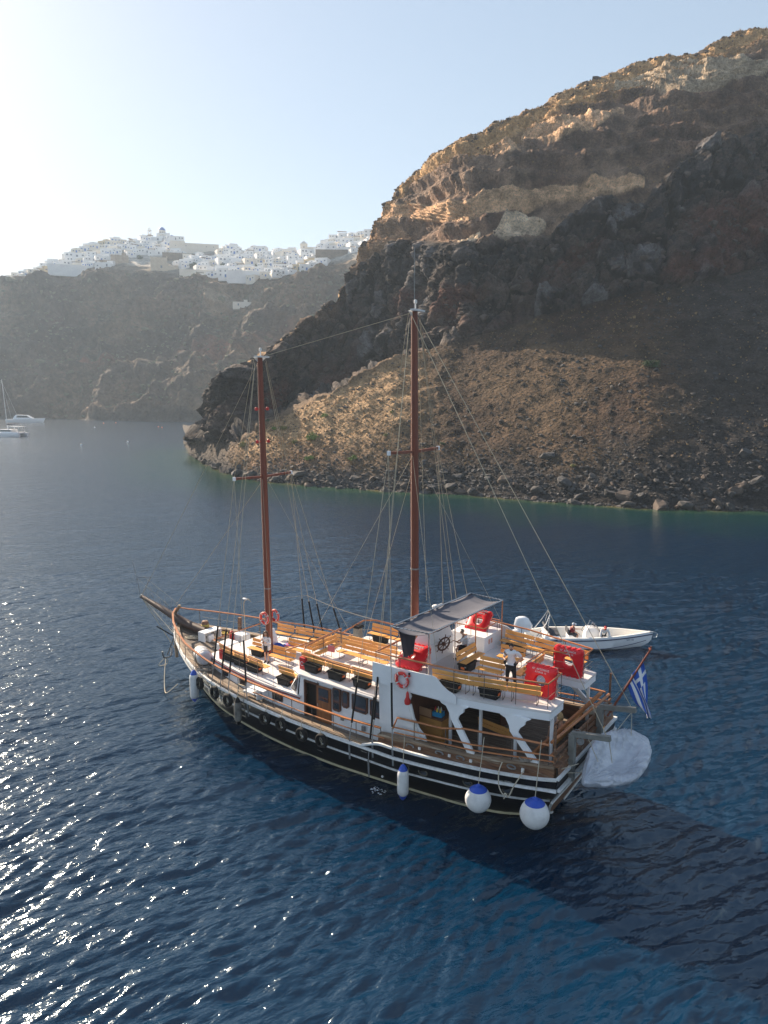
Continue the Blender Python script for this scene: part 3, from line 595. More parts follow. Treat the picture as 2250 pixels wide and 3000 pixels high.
REG = [(-40, 90, 'at the far left end of the village'), (90, 170, 'on the left flank of the village ridge'), (170, 250, 'above the dark cliff left of the ruined bastion'), (250, 330, 'just left of the blue domed church'), (330, 420, 'on the slope below the blue domed church'), (420, 520, 'below the long cream wall'), (520, 600, 'in the dense middle of the village'), (600, 690, 'around the windmill'), (690, 830, 'on the right hand hill beside the headland')]
def vpos(px, t): c = np.interp(px, fx, np.arange(FN)); c0 = int(c); r = 204 + 60 * t; r0 = int(r); return FGN[min(r0, FR - 1), min(c0, FN - 1)]
rg = np.random.default_rng(42); used = [False] * len(PROT); placed = []
tries = 0
while len(placed) < 292 and tries < 30000:
    tries += 1; px = rg.uniform(-35, 815); t = rg.uniform(.02, 1.0)
    if 235 < px < 370 and t < .45 and rg.random() < .95: continue          # bare rock and ruin under the church
    if 385 < px < 480 and t > .62: continue
    if 355 < px < 440 and .05 < t < .3 and rg.random() < .7: continue
    if px > 700 and t < .3: continue
    bh = ip(px, F_B) - ip(px, F_C); py_ = ip(px, F_B) - bh * t
    if any(abs(px - a) < 7.0 and abs(py_ - b) < 4.2 for a, b in placed): continue
    placed.append((px, py_)); w = rg.random(); i = int(rg.choice(len(PROT), p=np.array([.2, .16, .12, .12, .07, .10, .07, .05, .05, .04, .02])))
    e, k_, m_ = PROT[i]
    if used[i]: e = copy_tree(e)
    used[i] = True; p = vpos(px, t); yaw = math.atan2(-p[0], p[1]); e.location = (p[0], p[1], p[2] + rg.uniform(-.4, .6)); e.rotation_euler = (0, 0, yaw + rg.normal(0, .35)); s_ = rg.uniform(.80, 1.25) * (1.0 if px > 150 else .9); e.scale = (s_ * rg.uniform(1.0, 1.5), s_, s_ * rg.uniform(.8, 1.0))
    col_ = 'white' if m_ is m_wh else ('cream' if m_ is m_cr else 'ochre'); rgn = next(z_[2] for z_ in REG if z_[0] <= px < z_[1])
    lvl = 'upper row' if t > .66 else ('middle row' if t > .33 else 'lowest row')
    tag(e, f'{col_} {KIND[k_]} in the {lvl} {rgn}'.replace('  ', ' '), 'house', 'houses of the cliff top village')
    if len(e['label'].split()) > 16: e['label'] = f'{col_} {KIND[k_]} {rgn}'
    e['label'] = ' '.join(e['label'].split()[:16])
for i, u in enumerate(used):
    if not u:
        for ch in list(PROT[i][0].children): bpy.data.objects.remove(ch)
        bpy.data.objects.remove(PROT[i][0])
def face(p): return math.atan2(-p[0], p[1])
def vill(px, t, name, label, cat, grp=None, s=1.0):
    p = vpos(px, t); return empty(name, (p[0], p[1], p[2]), face(p), label, cat, grp, s)
t = vill(354, .99, 'domed_church', 'cream church with a blue dome on the highest point of the village', 'church', s=.92)
b = MB(); b.box((0, 0, 1.0), (13, 11, 6)); b.box((5.5, 0, 1.5), (6, 9, 7)); b.build('wall', m_wh, t)
b = MB(); b.lathe([(4.0, 3.5), (4.0, 7.2), (4.3, 7.3), (4.3, 7.8), (3.9, 7.8)], n=12); dr = b.build('drum', m_cr, t)
for a in range(5):
    q = MB(); an = math.radians(-90 + (a - 2) * 30); q.box((4.02 * math.cos(an), 4.02 * math.sin(an), 5.6), (.2, .8, 2.0), rz=an); q.build('window', m_wd, dr)
b = MB(); b.lathe([(3.9, 7.8), (3.75, 9.0), (3.2, 10.2), (2.2, 11.2), (1.0, 11.8), (.3, 11.95)], n=20); b.build('dome', m_bl, t, smooth=True)
b = MB(); b.beam((0, 0, 11.9), (0, 0, 13.6), .15, .15); b.beam((-.5, 0, 13.0), (.5, 0, 13.0), .15, .15); b.build('cross', m_wh, t)
t = vill(373, .93, 'chapel', 'low chapel with a small blue dome right of the big dome', 'chapel'); b = MB(); b.box((0, 0, 1), (7, 7, 6)); b.build('wall', m_wh, t)
b = MB(); b.lathe([(2.6, 4), (2.5, 4.9), (1.9, 6), (.9, 6.7), (.1, 6.9)], n=16); b.build('dome', m_bl, t, smooth=True)
t = vill(325, .97, 'bell_tower', 'small arched bell tower left of the blue dome', 'bell tower'); b = MB()
for x in (-1.5, 1.5): b.box((x, 0, 4.5), (.9, 1.2, 9))
b.box((0, 0, 2), (3.2, 1.2, 6)); b.box((0, 0, 8.4), (4.2, 1.4, .7)); b.box((-.7, 0, 9.6), (.5, 1.0, 1.8)); b.box((.7, 0, 9.6), (.5, 1, 1.8)); b.box((0, 0, 10.7), (2.2, 1.1, .5)); b.build('wall', m_cr, t)
b = MB(); b.lathe([(.55, 6.9), (.42, 7.5), (.2, 8.0)], n=8); b.build('bell', m_wd, t)
t = vill(659, .92, 'windmill', 'square cream windmill tower with a pointed roof on the skyline', 'windmill', s=1.15); b = MB(); b.box((0, 0, 3), (5.6, 5.6, 10)); b.build('wall', m_cr, t)
b = MB(); b.add([(-3, -3, 8), (3, -3, 8), (3, 3, 8), (-3, 3, 8), (0, 0, 11)], [(0, 1, 4), (1, 2, 4), (2, 3, 4), (3, 0, 4), (3, 2, 1, 0)]); b.build('roof', m_cr, t)
b = MB(); b.box((0, -2.85, 5.6), (.8, .2, 1.1)); b.build('window', m_wd, t)
t = vill(432, .78, 'long_building', 'long windowless cream wall stretching right of the church', 'building'); b = MB(); b.box((-4, 0, .5), (48, 9, 13)); b.box((-20, 0, 7.3), (14, 9.2, 2.6)); b.box((0, -4.6, 5.4), (40, .4, .3)); b.build('wall', m_cr, t)
for x in (-22, -12, 8, 15):
    q = MB(); q.box((x, -4.55, 4.2), (.9, .2, .7)); q.build('window', m_wd, t)
t = vill(346, .12, 'tower_house', 'standalone cream tower house at the bottom of the village', 'house'); b = MB(); b.box((0, 0, 3), (15, 10, 13)); b.box((-7.2, -4.4, 10), (.8, .8, 1.2)); b.box((7.2, -4.4, 10), (.8, .8, 1.2)); b.box((12, 0, 0), (10, 9, 6)); b.build('wall', mat('weathered cream', (.46, .38, .29), .9, (.55, .48, .38), .4), t)
q = MB(); q.box((2, -5.05, 1.2), (1.6, .2, 2.2)); q.build('door', m_wd, t)
t = vill(262, .18, 'ruined_bastion', 'ruined stone bastion on the bare rock below the village', 'ruin'); b = MB(); b.prism([(-8, -6), (8, -6), (7, 7), (-7, 7)], -6, 6); b.box((-12, 0, -4), (12, 9, 10)); b.box((4, -1, 7), (4, 6, 2.2)); b.build('wall', m_st2 if 'm_st2' in globals() else mat('ruin stone', (.30, .22, .16), .95, (.46, .39, .31), .5, 6), t)
for (px, tt, w, h_, lb) in [(395, .45, 38, 7, 'brown stone terrace wall under the long cream wall'), (560, .08, 50, 6, 'white retaining wall along the foot of the middle village'), (440, .06, 40, 5, 'low cream retaining wall below the sunlit terraces'), (725, .28, 34, 7, 'brown stone retaining wall below the right hand hill'), (180, .06, 60, 6, 'white retaining wall over the dark cliff at left'), (500, .30, 26, 6, 'curved white terrace wall left of the village centre')]:
    t = vill(px, tt, 'terrace_wall', lb, 'wall', 'terrace walls of the village'); b = MB(); b.box((0, 0, 0), (w, 3, h_ + 4)); b.box((0, -1.4, h_ / 2 + 2.2), (w, .4, .5)); o = b.build('wall', m_st if 'brown' in lb else (m_wh if 'white' in lb else m_cr), t)
p = hit(523, 664, BV_F); t = empty('lone_house', tuple(p), face(p), 'lone pale flat roofed house halfway down the far slope', 'house'); b = MB(); b.box((0, 0, 1), (15, 8, 6)); b.box((3, 0, 5), (3, 3, 2)); b.build('wall', m_cr, t); q = MB(); q.box((-3, -4.05, 1.8), (1, .2, 1.6)); q.build('window', m_wd, t)
TR = [(420, .30, 3.2), (403, .33, 2.6), (230, .85, 3), (156, .9, 3), (300, .35, 2.5), (556, .42, 2.6), (566, .44, 2.2), (610, .10, 3.6), (596, .02, 4.2), (640, .12, 2.6), (128, .55, 3.0), (190, .6, 2.6), (745, .45, 2.6), (690, .5, 2.4), (480, .4, 2.4), (335, .9, 2.2)]
for i, (px, tt, R) in enumerate(TR):
    p = vpos(px, tt); rgn = next(z_[2] for z_ in REG if z_[0] <= px < z_[1]); shrub((p[0], p[1], p[2] + 1.0), R * 1.5, m_dg, 200 + i, f'dark green garden tree {rgn}' + (', the larger one' if R > 3.1 else ''), 'garden_tree', leaf=.9, n=260, flat=.8, grp='trees between the village houses')
# ---- far boats and buoys
m_gel = mat('white gelcoat', (.86, .87, .89), .25, (.80, .82, .85), .6, 3); m_dk = mat('dark glass', (.02, .025, .03), .15); m_nv = mat('navy canvas', (.012, .018, .045), .8); m_al = mat('mast alloy', (.65, .66, .68), .35, metal=.3)
def hullform(L, B, D0, D1, draft=.4, n=14, stern=.75, mi=0, b=None, yo=0.0, sweep=.5):
    b = b or MB(); rings = []
    for i in range(n + 1):
        u = i / n; x = -L / 2 + L * u; w = B / 2 * (stern + (1 - stern) * math.sin(min(u / .45, 1) * math.pi / 2)) * (1 - max(0, (u - .45) / .55) ** 2.4)
        w = max(w, .01); dk = D0 + (D1 - D0) * u ** 1.5; xr = sweep * max(0, (u - .8) / .2) ** 2
        rings.append([(x + xr, yo + w, dk), (x + xr * .6, yo + w * .93, dk * .5), (x + xr * .2, yo + w * .72, 0.0), (x, yo, -draft), (x + xr * .2, yo - w * .72, 0.0), (x + xr * .6, yo - w * .93, dk * .5), (x + xr, yo - w, dk)])
    b.loft(rings, mi, ring_closed=True, caps=True); return b
p = at_z(19, 943, 0); t = empty('catamaran', (p[0], p[1], 0), math.radians(176), 'white sailing catamaran with a tall bare mast at the left edge', 'catamaran')
b = MB(); hullform(13, 1.9, 1.5, 1.9, b=b, yo=3.0); hullform(13, 1.9, 1.5, 1.9, b=b, yo=-3.0); b.build('hull', m_gel, t, smooth=True)
b = MB(); b.box((-.5, 0, 1.55), (10.5, 5.4, .5)); b.build('deck', m_gel, t)
b = MB(); b.prism([(-2.6, -2.4), (2.4, -2.0), (3.2, 0), (2.4, 2.0), (-2.6, 2.4)], 1.8, 3.0); cb = b.build('cabin', m_gel, t); b = MB(); b.prism([(-2.4, -2.45), (2.5, -2.08), (3.32, 0), (2.5, 2.08), (-2.4, 2.45)], 2.2, 2.75); b.build('window', m_dk, cb)
b = MB(); b.box((-3.6, 0, 4.1), (5.2, 5.0, .18)); b.build('bimini_roof', m_gel, t)
for x, y in ((-5.8, 2.2), (-5.8, -2.2), (-1.4, 2.2), (-1.4, -2.2)): b = MB(); b.beam((x, y, 1.7), (x, y, 4.05), .12, .12); b.build('post', m_al, t)
b = MB(); b.tube([(.2, 0, 2.9), (1.0, 0, 23.5)], [.16, .10], 8); ms = b.build('mast', m_al, t); b = MB(); b.beam((.9, -2, 11), (.9, 2, 11), .1, .06); b.build('spreader', m_al, ms)
b = MB(); b.tube([(.5, 0, 4.7), (-5.5, 0, 5.0)], .1, 8); b.build('boom', m_al, t); b = MB(); b.tube([(.4, 0, 5.0), (-2, 0, 5.15), (-5.4, 0, 5.2)], [.3, .34, .2], 8); b.build('furled_sail', m_nv, t)
for e_ in ((6.0, 0, 2.0), (-5, 3.4, 1.8), (-5, -3.4, 1.8)): b = MB(); b.tube([(1.4, 0, 23.2), e_], .03, 4); b.build('stay', m_al, t)
p = at_z(54, 913, 0); t = empty('motor_yacht', (p[0], p[1], 0), math.radians(4), 'sleek white motor yacht anchored behind the catamaran', 'motor yacht', s=None or 1.25) if False else empty('motor_yacht', (p[0], p[1], 0), math.radians(4), 'sleek white motor yacht anchored behind the catamaran', 'motor yacht', scale=1.5)
hullform(15, 4, 1.5, 2.0, sweep=1.2).build('hull', m_gel, t, smooth=True); b = MB(); b.loft([[(-4.5, y, 1.6), (4.0, y * .8, 1.7), (1.2, y * .75, 3.2), (-3.2, y * .8, 3.4)] for y in (-1.6, 1.6)], caps=True); b.build('cabin', m_gel, t)
b = MB(); b.loft([[(-2.8, y, 2.3), (2.6, y * .92, 2.2), (1.4, y * .9, 3.0), (-2.4, y * .92, 3.1)] for y in (-1.62, 1.62)], caps=True); b.build('window', m_dk, t)
m_or = mat('orange float', (.75, .16, .03), .5)
for i, (cx_, cy_, m_, lb) in enumerate([(418, 925, m_gel, 'white mooring buoy nearest the middle of the bay'), (700, 922, m_or, 'left one of a pair of orange buoys'), (716, 925, m_or, 'right one of a pair of orange buoys'), (512, 904, m_or, 'orange buoy near the far shore left of the pair'), (458, 906, m_or, 'small orange buoy closest to the far shore'), (360, 1003, m_gel, 'white buoy in the open water'), (565, 990, m_gel, 'white buoy off the headland point')]):
    p = at_z((cx_ * .66305) / PS, (640 + cy_ * .66305) / PS, 0); t = empty('mooring_buoy', (p[0], p[1], 0), 0, lb, 'buoy', 'mooring buoys'); b = MB(); b.sphere((0, 0, .2), .38, 12, 8); b.build('float', m_, t, smooth=True); b = MB(); b.tube([(0, 0, .7), (0, 0, 1.1)], .06, 6); b.build('eye', m_wd, t)
# ================================================================== THE SAILING SHIP (local frame: x to the bow, y to port, z up)
HD = math.radians(143.5); OX, OY = 7.2, 25.6
ZS = [(-.7, 2.5), (.3, 2.4), (2, 2.25), (4.2, 2.1), (5.7, 2.02), (9, 2.0), (11.5, 2.0), (13, 2.03), (14.4, 2.08), (16.4, 2.18), (17.6, 2.25), (19, 2.35), (20.5, 2.5), (22, 2.68), (23.2, 2.85), (24.1, 3.0)]
TS = [(-.7, 2.95), (.3, 3.14), (2, 3.43), (4.2, 3.61), (5.7, 3.72), (7.4, 3.72), (9, 3.76), (11.5, 3.72), (13, 3.67), (14.4, 3.62), (16.4, 3.42), (17.6, 3.2), (19, 2.83), (20.5, 2.28), (22, 1.55), (23.2, .8), (24.1, .08)]
TW = [(.5, .5), (1.84, 1.61), (3.6, 2.07), (6, 2.38), (9.3, 2.72), (11.7, 2.78), (14, 2.6), (16, 2.3), (18, 1.85), (19.8, 1.15), (21.2, .5), (22.3, .03)]
def zs(s): return float(ip(s, ZS))
def ts(s): return float(ip(s, TS))
def smooth_ip(s, T): return sum(float(ip(s + d, T)) for d in (-.5, -.25, 0, .25, .5)) / 5
ship = empty('sailing_ship', (OX, OY, 0), HD, 'two masted wooden gulet with a black hull, benches on white decks and a long bowsprit', 'sailing ship')
def WP(s, t, z): return (OX + math.cos(HD) * s - math.sin(HD) * t, OY + math.sin(HD) * s + math.cos(HD) * t, z)
def on(name, loc, rz=0, label=None, cat=None, group=None, scale=1.0, tilt=(0, 0)):
    return empty(name, WP(*loc), (tilt[0], tilt[1], HD + rz), label, cat, group, scale)
# materials
M_blk = mat('black hull paint', (.0035, .004, .006), .38, (.008, .009, .012), 2.0, 5, bump=.12, bscale=6, stretch=(.6, 1, 3), col3=(.30, .29, .27), s3=1.6, lo3=.70, hi3=.72, spec=.25)
M_wht = mat('white paint', (.82, .83, .85), .45, (.74, .76, .79), 1.2, 5, bump=.05, bscale=8)
M_trim = mat('white trim', (.78, .79, .80), .4, (.62, .62, .60), 5, 5, stretch=(1, 1, 1))
M_deckw = mat('white deck', (.70, .68, .68), .6, (.60, .57, .56), .9, 6, bump=.06, bscale=9)
M_cream = mat('cream boot stripe', (.52, .47, .30), .6, (.36, .33, .22), 2.0, 5)
M_pine = mat('varnished pine', (.80, .42, .13), .42, (.66, .30, .08), 1.6, 6, bump=.08, bscale=6, stretch=(.5, 9, 9), col3=(.16, .06, .02), s3=5, lo3=.76, hi3=.80)
M_pined = mat('weathered bench wood', (.30, .16, .075), .6, (.19, .10, .05), 1.8, 6, bump=.1, bscale=6, stretch=(.5, 9, 9))
M_rail = mat('varnished rail', (.50, .20, .075), .4, (.32, .12, .05), 2.0, 5, bump=.05, stretch=(1, 6, 6))
M_brown = mat('weathered bulwark wood', (.23, .11, .055), .65, (.09, .045, .028), 2.0, 6, bump=.2, bscale=6, stretch=(.6, 4, 6), col3=(.30, .23, .16), s3=1.5, lo3=.55, hi3=.68)
M_mast = mat('mast varnish', (.20, .050, .024), .42, (.14, .036, .019), 1.5, 5, bump=.04, stretch=(5, 5, .25))
M_teak = planks('teak deck', (.125, .09, .066), (.20, .155, .12), (.035, .026, .022), .085, 1, .75, (2, 25, 25), worn=(.24, .20, .165))
M_cap = mat('cap plank', (.30, .22, .15), .7, (.17, .115, .075), 1.5, 6, bump=.15, stretch=(.5, 5, 5), col3=(.42, .36, .28), s3=1.3, lo3=.55, hi3=.66)
M_steel = mat('stainless tube', (.55, .55, .56), .25, metal=.9); M_rod = mat('painted rod', (.09, .075, .07), .5); M_gal = mat('galvanised iron', (.30, .31, .32), .5, (.20, .20, .20), 5, 4, metal=.5)
M_rope = mat('pale rope', (.55, .50, .40), .9, (.40, .35, .27), 14, 4, bump=.3, bscale=40); M_wire = mat('rigging wire', (.42, .36, .26), .5); M_ropd = mat('grey rope', (.25, .22, .19), .9)
M_slv = mat('black sleeve', (.004, .004, .006), .5, spec=.25); M_glass = mat('tinted glass', (.016, .018, .022), .08, (.05, .06, .08), 1.0, 4, spec=.8); M_frame = mat('dark wood frame', (.11, .040, .022), .5, (.07, .03, .018), 3, 4)
M_door = mat('wood door', (.26, .105, .035), .4, (.17, .065, .025), 1.5, 5, stretch=(6, 6, .6)); M_red = mat('red buoyant foam', (.78, .010, .022), .4, (.66, .008, .018), 2, 4); M_red2 = mat('red paint', (.50, .02, .02), .4)
M_ring = mat('ring red', (.66, .03, .022), .5); M_awn = mat('awning cloth', (.10, .104, .13), .85, (.07, .074, .10), 1.5, 6, bump=.1, bscale=4, stretch=(1, .3, 1)); M_navy = mat('navy cloth', (.018, .020, .04), .7)
M_crate = mat('black plastic', (.008, .0085, .010), .6, (.014, .014, .016), 4, 3, spec=.25); M_orange = mat('orange label', (.75, .16, .03), .5); M_yrope = mat('yellow rope', (.60, .47, .10), .8, (.45, .34, .08), 14, 4)
M_buoy = mat('scuffed white vinyl', (.66, .66, .66), .5, (.50, .50, .50), 2.2, 7, lo=.45, hi=.75, col3=(.36, .35, .34), s3=5, lo3=.66, hi3=.74); M_blue = mat('blue vinyl', (.015, .07, .42), .45)
M_tyre = mat('old tyre', (.008, .008, .009), .8, (.018, .017, .017), 6, 5, bump=.4, bscale=18, spec=.25); M_counter = mat('plywood counter', (.55, .27, .07), .5, (.42, .20, .06), 1.4, 5, stretch=(.8, .8, 4)); M_dim = mat('bulkhead wood', (.12, .045, .022), .5, (.08, .03, .018), 1.5, 4)
M_maroon = mat('maroon line', (.20, .015, .025), .5)
def curve(pts, n=6):
    P = [Vector(p) for p in pts]; out = []
    for i in range(len(P) - 1):
        p0, p1, p2, p3 = P[max(i - 1, 0)], P[i], P[i + 1], P[min(i + 2, len(P) - 1)]
        for k in range(n):
            t = k / n; out.append(.5 * ((2 * p1) + (p2 - p0) * t + (2 * p0 - 5 * p1 + 4 * p2 - p3) * t * t + (3 * p1 - p0 - 3 * p2 + p3) * t ** 3))
    out.append(P[-1]); return out
def strip(pts, w, h, b=None, side=None, mi=0):
    """rectangular moulding swept along a polyline; w across (horizontal), h vertical"""
    b = b or MB(); P = [Vector(p) for p in pts]; rings = []
    for i in range(len(P)):
        d = (P[min(i + 1, len(P) - 1)] - P[max(i - 1, 0)]); d.z = 0; d.normalize(); a = Vector((-d.y, d.x, 0)); z = Vector((0, 0, 1))
        rings.append([P[i] - a * w / 2 - z * h / 2, P[i] + a * w / 2 - z * h / 2, P[i] + a * w / 2 + z * h / 2, P[i] - a * w / 2 + z * h / 2])
    b.loft(rings, mi, True, False, True); return b
def part(b, name, m_, parent=None, **k): return b.build(name, m_, parent or ship, **k)
# ---------------- hull
def hull_pt(u, f):
    st = -.7 + 24.8 * u; sw = .5 + 21.8 * u; bow = min(max((u - .72) / .28, 0), 1); g = f * (1 - bow) + (1 - (1 - min(f, 1)) ** 2.4) * bow
    s = sw + (st - sw) * g; tt = smooth_ip(st, TS) if 0.03 < u < .97 else ts(st); tw_ = smooth_ip(sw, TW) if .03 < u < .97 else float(ip(sw, TW))
    if f >= 0: t = tw_ + (tt - tw_) * f ** .8; z = zs(st) * f
    else: t = tw_ * max(0, 1 + f * .8); z = 2.0 * f
    return s, max(t, .012), z
US = [i / 62 for i in range(63)]; FS = [-.6, -.25, -.02, .03, .12, .22, .32, .42, .5, .58, .66, .74, .82, .9, 1.0]
b = MB()
for sg in (1, -1): b.loft([[(p[0], p[1] * sg, p[2]) for p in (hull_pt(u, f) for f in FS)] for u in US], 0, ring_closed=False)
tp = [hull_pt(0, f) for f in FS]; b.add([(p[0], p[1], p[2]) for p in tp] + [(p[0], -p[1], p[2]) for p in tp], [(i, i + 1, len(tp) + i + 1, len(tp) + i) for i in range(len(tp) - 1)])
hull = part(b, 'hull', M_blk, smooth=True)
# the upper black strake and brown bulwark of the raised stern
UR = [(-.7, 3.0, 2.93), (.2, 3.24, 2.83), (2.0, 3.46, 2.65), (4.2, 3.63, 2.5), (5.7, 3.72, 2.42), (6.5, 3.73, 2.38), (7.3, 3.74, 2.1)]
CAPR = [(-.55, 2.80, 3.26), (.5, 2.86, 3.12), (1.6, 3.05, 2.98), (2.6, 3.12, 2.86), (4.5, 3.2, 2.72), (6.0, 3.32, 2.64), (6.7, 3.35, 2.58)]
for sg in (1, -1):
    c1 = curve(UR, 5); b = MB(); b.loft([[(p.x, (ts(p.x) + .01) * sg, zs(p.x) - .02), (p.x, p.y * sg, p.z)] for p in c1], 0, ring_closed=False); part(b, 'upper_strake', M_blk)
    b = strip([(p.x, (p.y + .02) * sg, p.z) for p in c1], .10, .09); part(b, 'rub_rail', M_trim)
    c2 = curve(CAPR, 6); b = MB(); b.loft([[(p.x, (float(np.interp(p.x, [q[0] for q in UR], [q[1] for q in UR])) - .06) * sg, float(np.interp(p.x, [q[0] for q in UR], [q[2] for q in UR])) + .03), (p.x, (p.y + .10) * sg, float(np.interp(p.x, [q[0] for q in UR], [q[2] for q in UR])) + .05), (p.x, (p.y + .08) * sg, p.z - .02), (p.x, (p.y - .06) * sg, p.z - .02), (p.x, (p.y - .06) * sg, p.z - .62)] for p in c2], 0, ring_closed=False); bw_ = part(b, 'bulwark', M_brown)
    b = strip([(p.x, p.y * sg, p.z + .02) for p in c2], .30, .07); part(b, 'cap_rail', M_cap, bw_)
    for x in (5.2, 3.9, 3.0, 1.0):
        y = float(np.interp(x, [q[0] for q in CAPR], [q[1] for q in CAPR])); z = float(np.interp(x, [q[0] for q in CAPR], [q[2] for q in CAPR])); b = MB(); q = [(x + .17 * math.cos(a), (y + .115) * sg, z - .16 + .075 * math.sin(a)) for a in [i * math.pi / 6 for i in range(12)]]; b.tube(q, .03, 6, closed=True); part(b, 'fairlead', M_gal, bw_)
        b = MB(); b.box((x - .45, (y + .12) * sg, z - .17), (.10, .05, .2)); part(b, 'rib', M_trim, bw_)
# sheer rub rail, middle stripe, boot stripe
for sg in (1, -1):
    b = strip([(s, (smooth_ip(s, TS) + .03) * sg if s < 23.4 else (ts(s) + .03) * sg, zs(s)) for s in np.linspace(-.7, 24.08, 90)], .10, .11); part(b, 'rub_rail', M_trim)
    S2 = [(-.25, 1.66), (.66, 1.54), (2.66, 1.44), (6, 1.25), (10, 1.26), (13, 1.33), (16.9, 1.42), (19, 1.6), (21, 1.86), (22.6, 2.15)]
    def side_t(s, z):
        u0 = (s + .7) / 24.8
        for _ in range(12):
            f = z / zs(-.7 + 24.8 * u0); p = hull_pt(u0, f); u0 = min(max(u0 + (s - p[0]) / 24.8, 0), 1)
        return p[1]
    b = strip([(s, (side_t(s, float(ip(s, S2))) + .02) * sg, float(ip(s, S2))) for s in np.linspace(-.2, 22.6, 70)], .07, .075); part(b, 'stripe', M_trim)
    b = strip([(p[0], (p[1] + .012) * sg, p[2]) for p in (hull_pt(u, .052) for u in np.linspace(0, .985, 70))], .05, .11); part(b, 'boot_stripe', M_cream)
    # pale flare of the bow between the stripe and the sheer
    b = MB(); rows = []
    for u in np.linspace(.80, .999, 26):
        lo = .80 - .68 * ss(.80, .96, np.array(u)); r = []
        for f in np.linspace(float(lo), .99, 7): p = hull_pt(u, f); r.append((p[0] + .006, (p[1] + .014) * sg, p[2]))
        rows.append(r)
    b.loft(rows, 0, ring_closed=False); part(b, 'bow_flare', mat('worn white topside', (.66, .62, .55), .5, (.48, .42, .34), 1.6, 6, col3=(.25, .19, .14), s3=2.5, lo3=.62, hi3=.68), smooth=True)
# transom: brown field with white edges and the carved name in worn white letters
def tr_s(z): return .5 - .48 * z
b = MB(); tpz = [(.42, .05), (1.0, .55), (1.75, 1.1), (2.2, 1.6), (2.5, 1.95)]
zz = [.1, .35, .7, 1.1, 1.5, 1.78]; tt_ = [.55, 1.05, 1.55, 2.05, 2.45, 2.62]
b.add([(tr_s(z) - .03, t, z) for z, t in zip(zz, tt_)] + [(tr_s(z) - .03, -t, z) for z, t in zip(zz, tt_)], [(i, i + 1, 6 + i + 1, 6 + i) for i in range(5)]); trn = part(b, 'transom', M_brown)
for sg in (1, -1):
    b = MB(); 
    for (z0, t0), (z1, t1) in zip(list(zip(zz, tt_))[:-1], list(zip(zz, tt_))[1:]): b.beam((tr_s(z0) - .05, t0 * sg, z0), (tr_s(z1) - .05, t1 * sg, z1), .07, .07)
    part(b, 'transom_edge', M_trim, trn)
b = MB(); b.beam((tr_s(1.8) - .05, -2.62, 1.8), (tr_s(1.8) - .05, 2.62, 1.8), .07, .08); part(b, 'transom_edge', M_trim, trn)
b = MB(); b.beam((tr_s(2.5) - .06, -2.95, 2.5), (tr_s(2.5) - .06, 2.95, 2.5), .1, .1); part(b, 'rub_rail', M_trim)
b = MB(); b.add([(tr_s(2.45), 2.93, 2.45), (-.72, 3.0, 2.98), (-.72, -3.0, 2.98), (tr_s(2.45), -2.93, 2.45)], [(0, 1, 2, 3)]); b.beam((-.74, 3.02, 2.96), (-.74, -3.02, 2.96), .1, .1, mi=1); b.build('upper_strake', [M_blk, M_trim], ship)
b = MB(); b.add([(-.70, 2.85, 2.98), (-.63, 2.8, 3.32), (-.63, -2.8, 3.32), (-.70, -2.85, 2.98)], [(0, 1, 2, 3)]); b.beam((-.62, 2.85, 3.34), (-.62, -2.85, 3.34), .16, .07); b.beam((-.58, 2.82, 3.56), (-.58, -2.82, 3.56), .05, .13); b.beam((-.56, 2.80, 3.80), (-.56, -2.80, 3.80), .05, .13); b.box((-.6, 0, 3.42), (.06, .12, .9)); part(b, 'stern_bulwark', M_brown)
# decks
b = MB(); n = 60; S_ = np.linspace(6.4, 23.9, n); rows = [[(s, -max(ts(s) - .05, .02), zs(s) - .02), (s, max(ts(s) - .05, .02), zs(s) - .02)] for s in S_]; b.loft(rows, 0, ring_closed=False); part(b, 'main_deck', M_teak)
b = MB(); rows = [[(s, -(ts(s) - .45), z), (s, ts(s) - .45, z)] for s, z in ((-.6, 2.62), (2, 2.42), (4.5, 2.28), (6.6, 2.14))]; b.loft(rows, 0, ring_closed=False); part(b, 'aft_deck', M_teak)
for sg in (1, -1):
    ss_ = np.linspace(6.9, 23.7, 64); b = strip([(s, max(ts(s) - .19, .03) * sg, zs(s) + .05) for s in ss_], .30, .10); part(b, 'toe_rail', M_cap)
# ---------------- lower cabins
def wall_t(s): return float(np.interp(s, [5.6, 9, 11.6, 13.0, 14.0, 16, 18.0, 18.75], [2.92, 2.98, 2.95, 2.95, 2.9, 2.62, 2.2, 1.95]))
FR_Z, MR_Z, UD_Z = 2.85, 3.92, 5.0
cab = empty('forward_cabin'); cab.parent = ship; cab2 = empty('main_cabin'); cab2.parent = ship
S_ = list(np.linspace(11.4, 18.7, 16)); b = MB()
for sg in (1, -1): b.loft([[(s, wall_t(s) * sg, zs(s) - .03), (s, (wall_t(s) - .05) * sg, FR_Z - .06)] for s in S_], 0, ring_closed=False)
b.loft([[(18.7, -1.95, zs(18.7) - .03), (18.7, 1.95, zs(18.7) - .03)], [(18.62, -1.9, FR_Z - .06), (18.62, 1.9, FR_Z - .06)]], 0, ring_closed=False); b.build('wall', M_wht, cab)
b = MB(); poly = [(s, wall_t(s) + .04) for s in S_] + [(18.82, 1.9)] + [(18.82, -1.9)] + [(s, -wall_t(s) - .04) for s in reversed(S_)]; b.prism(poly, FR_Z - .07, FR_Z); b.build('roof', M_deckw, cab)
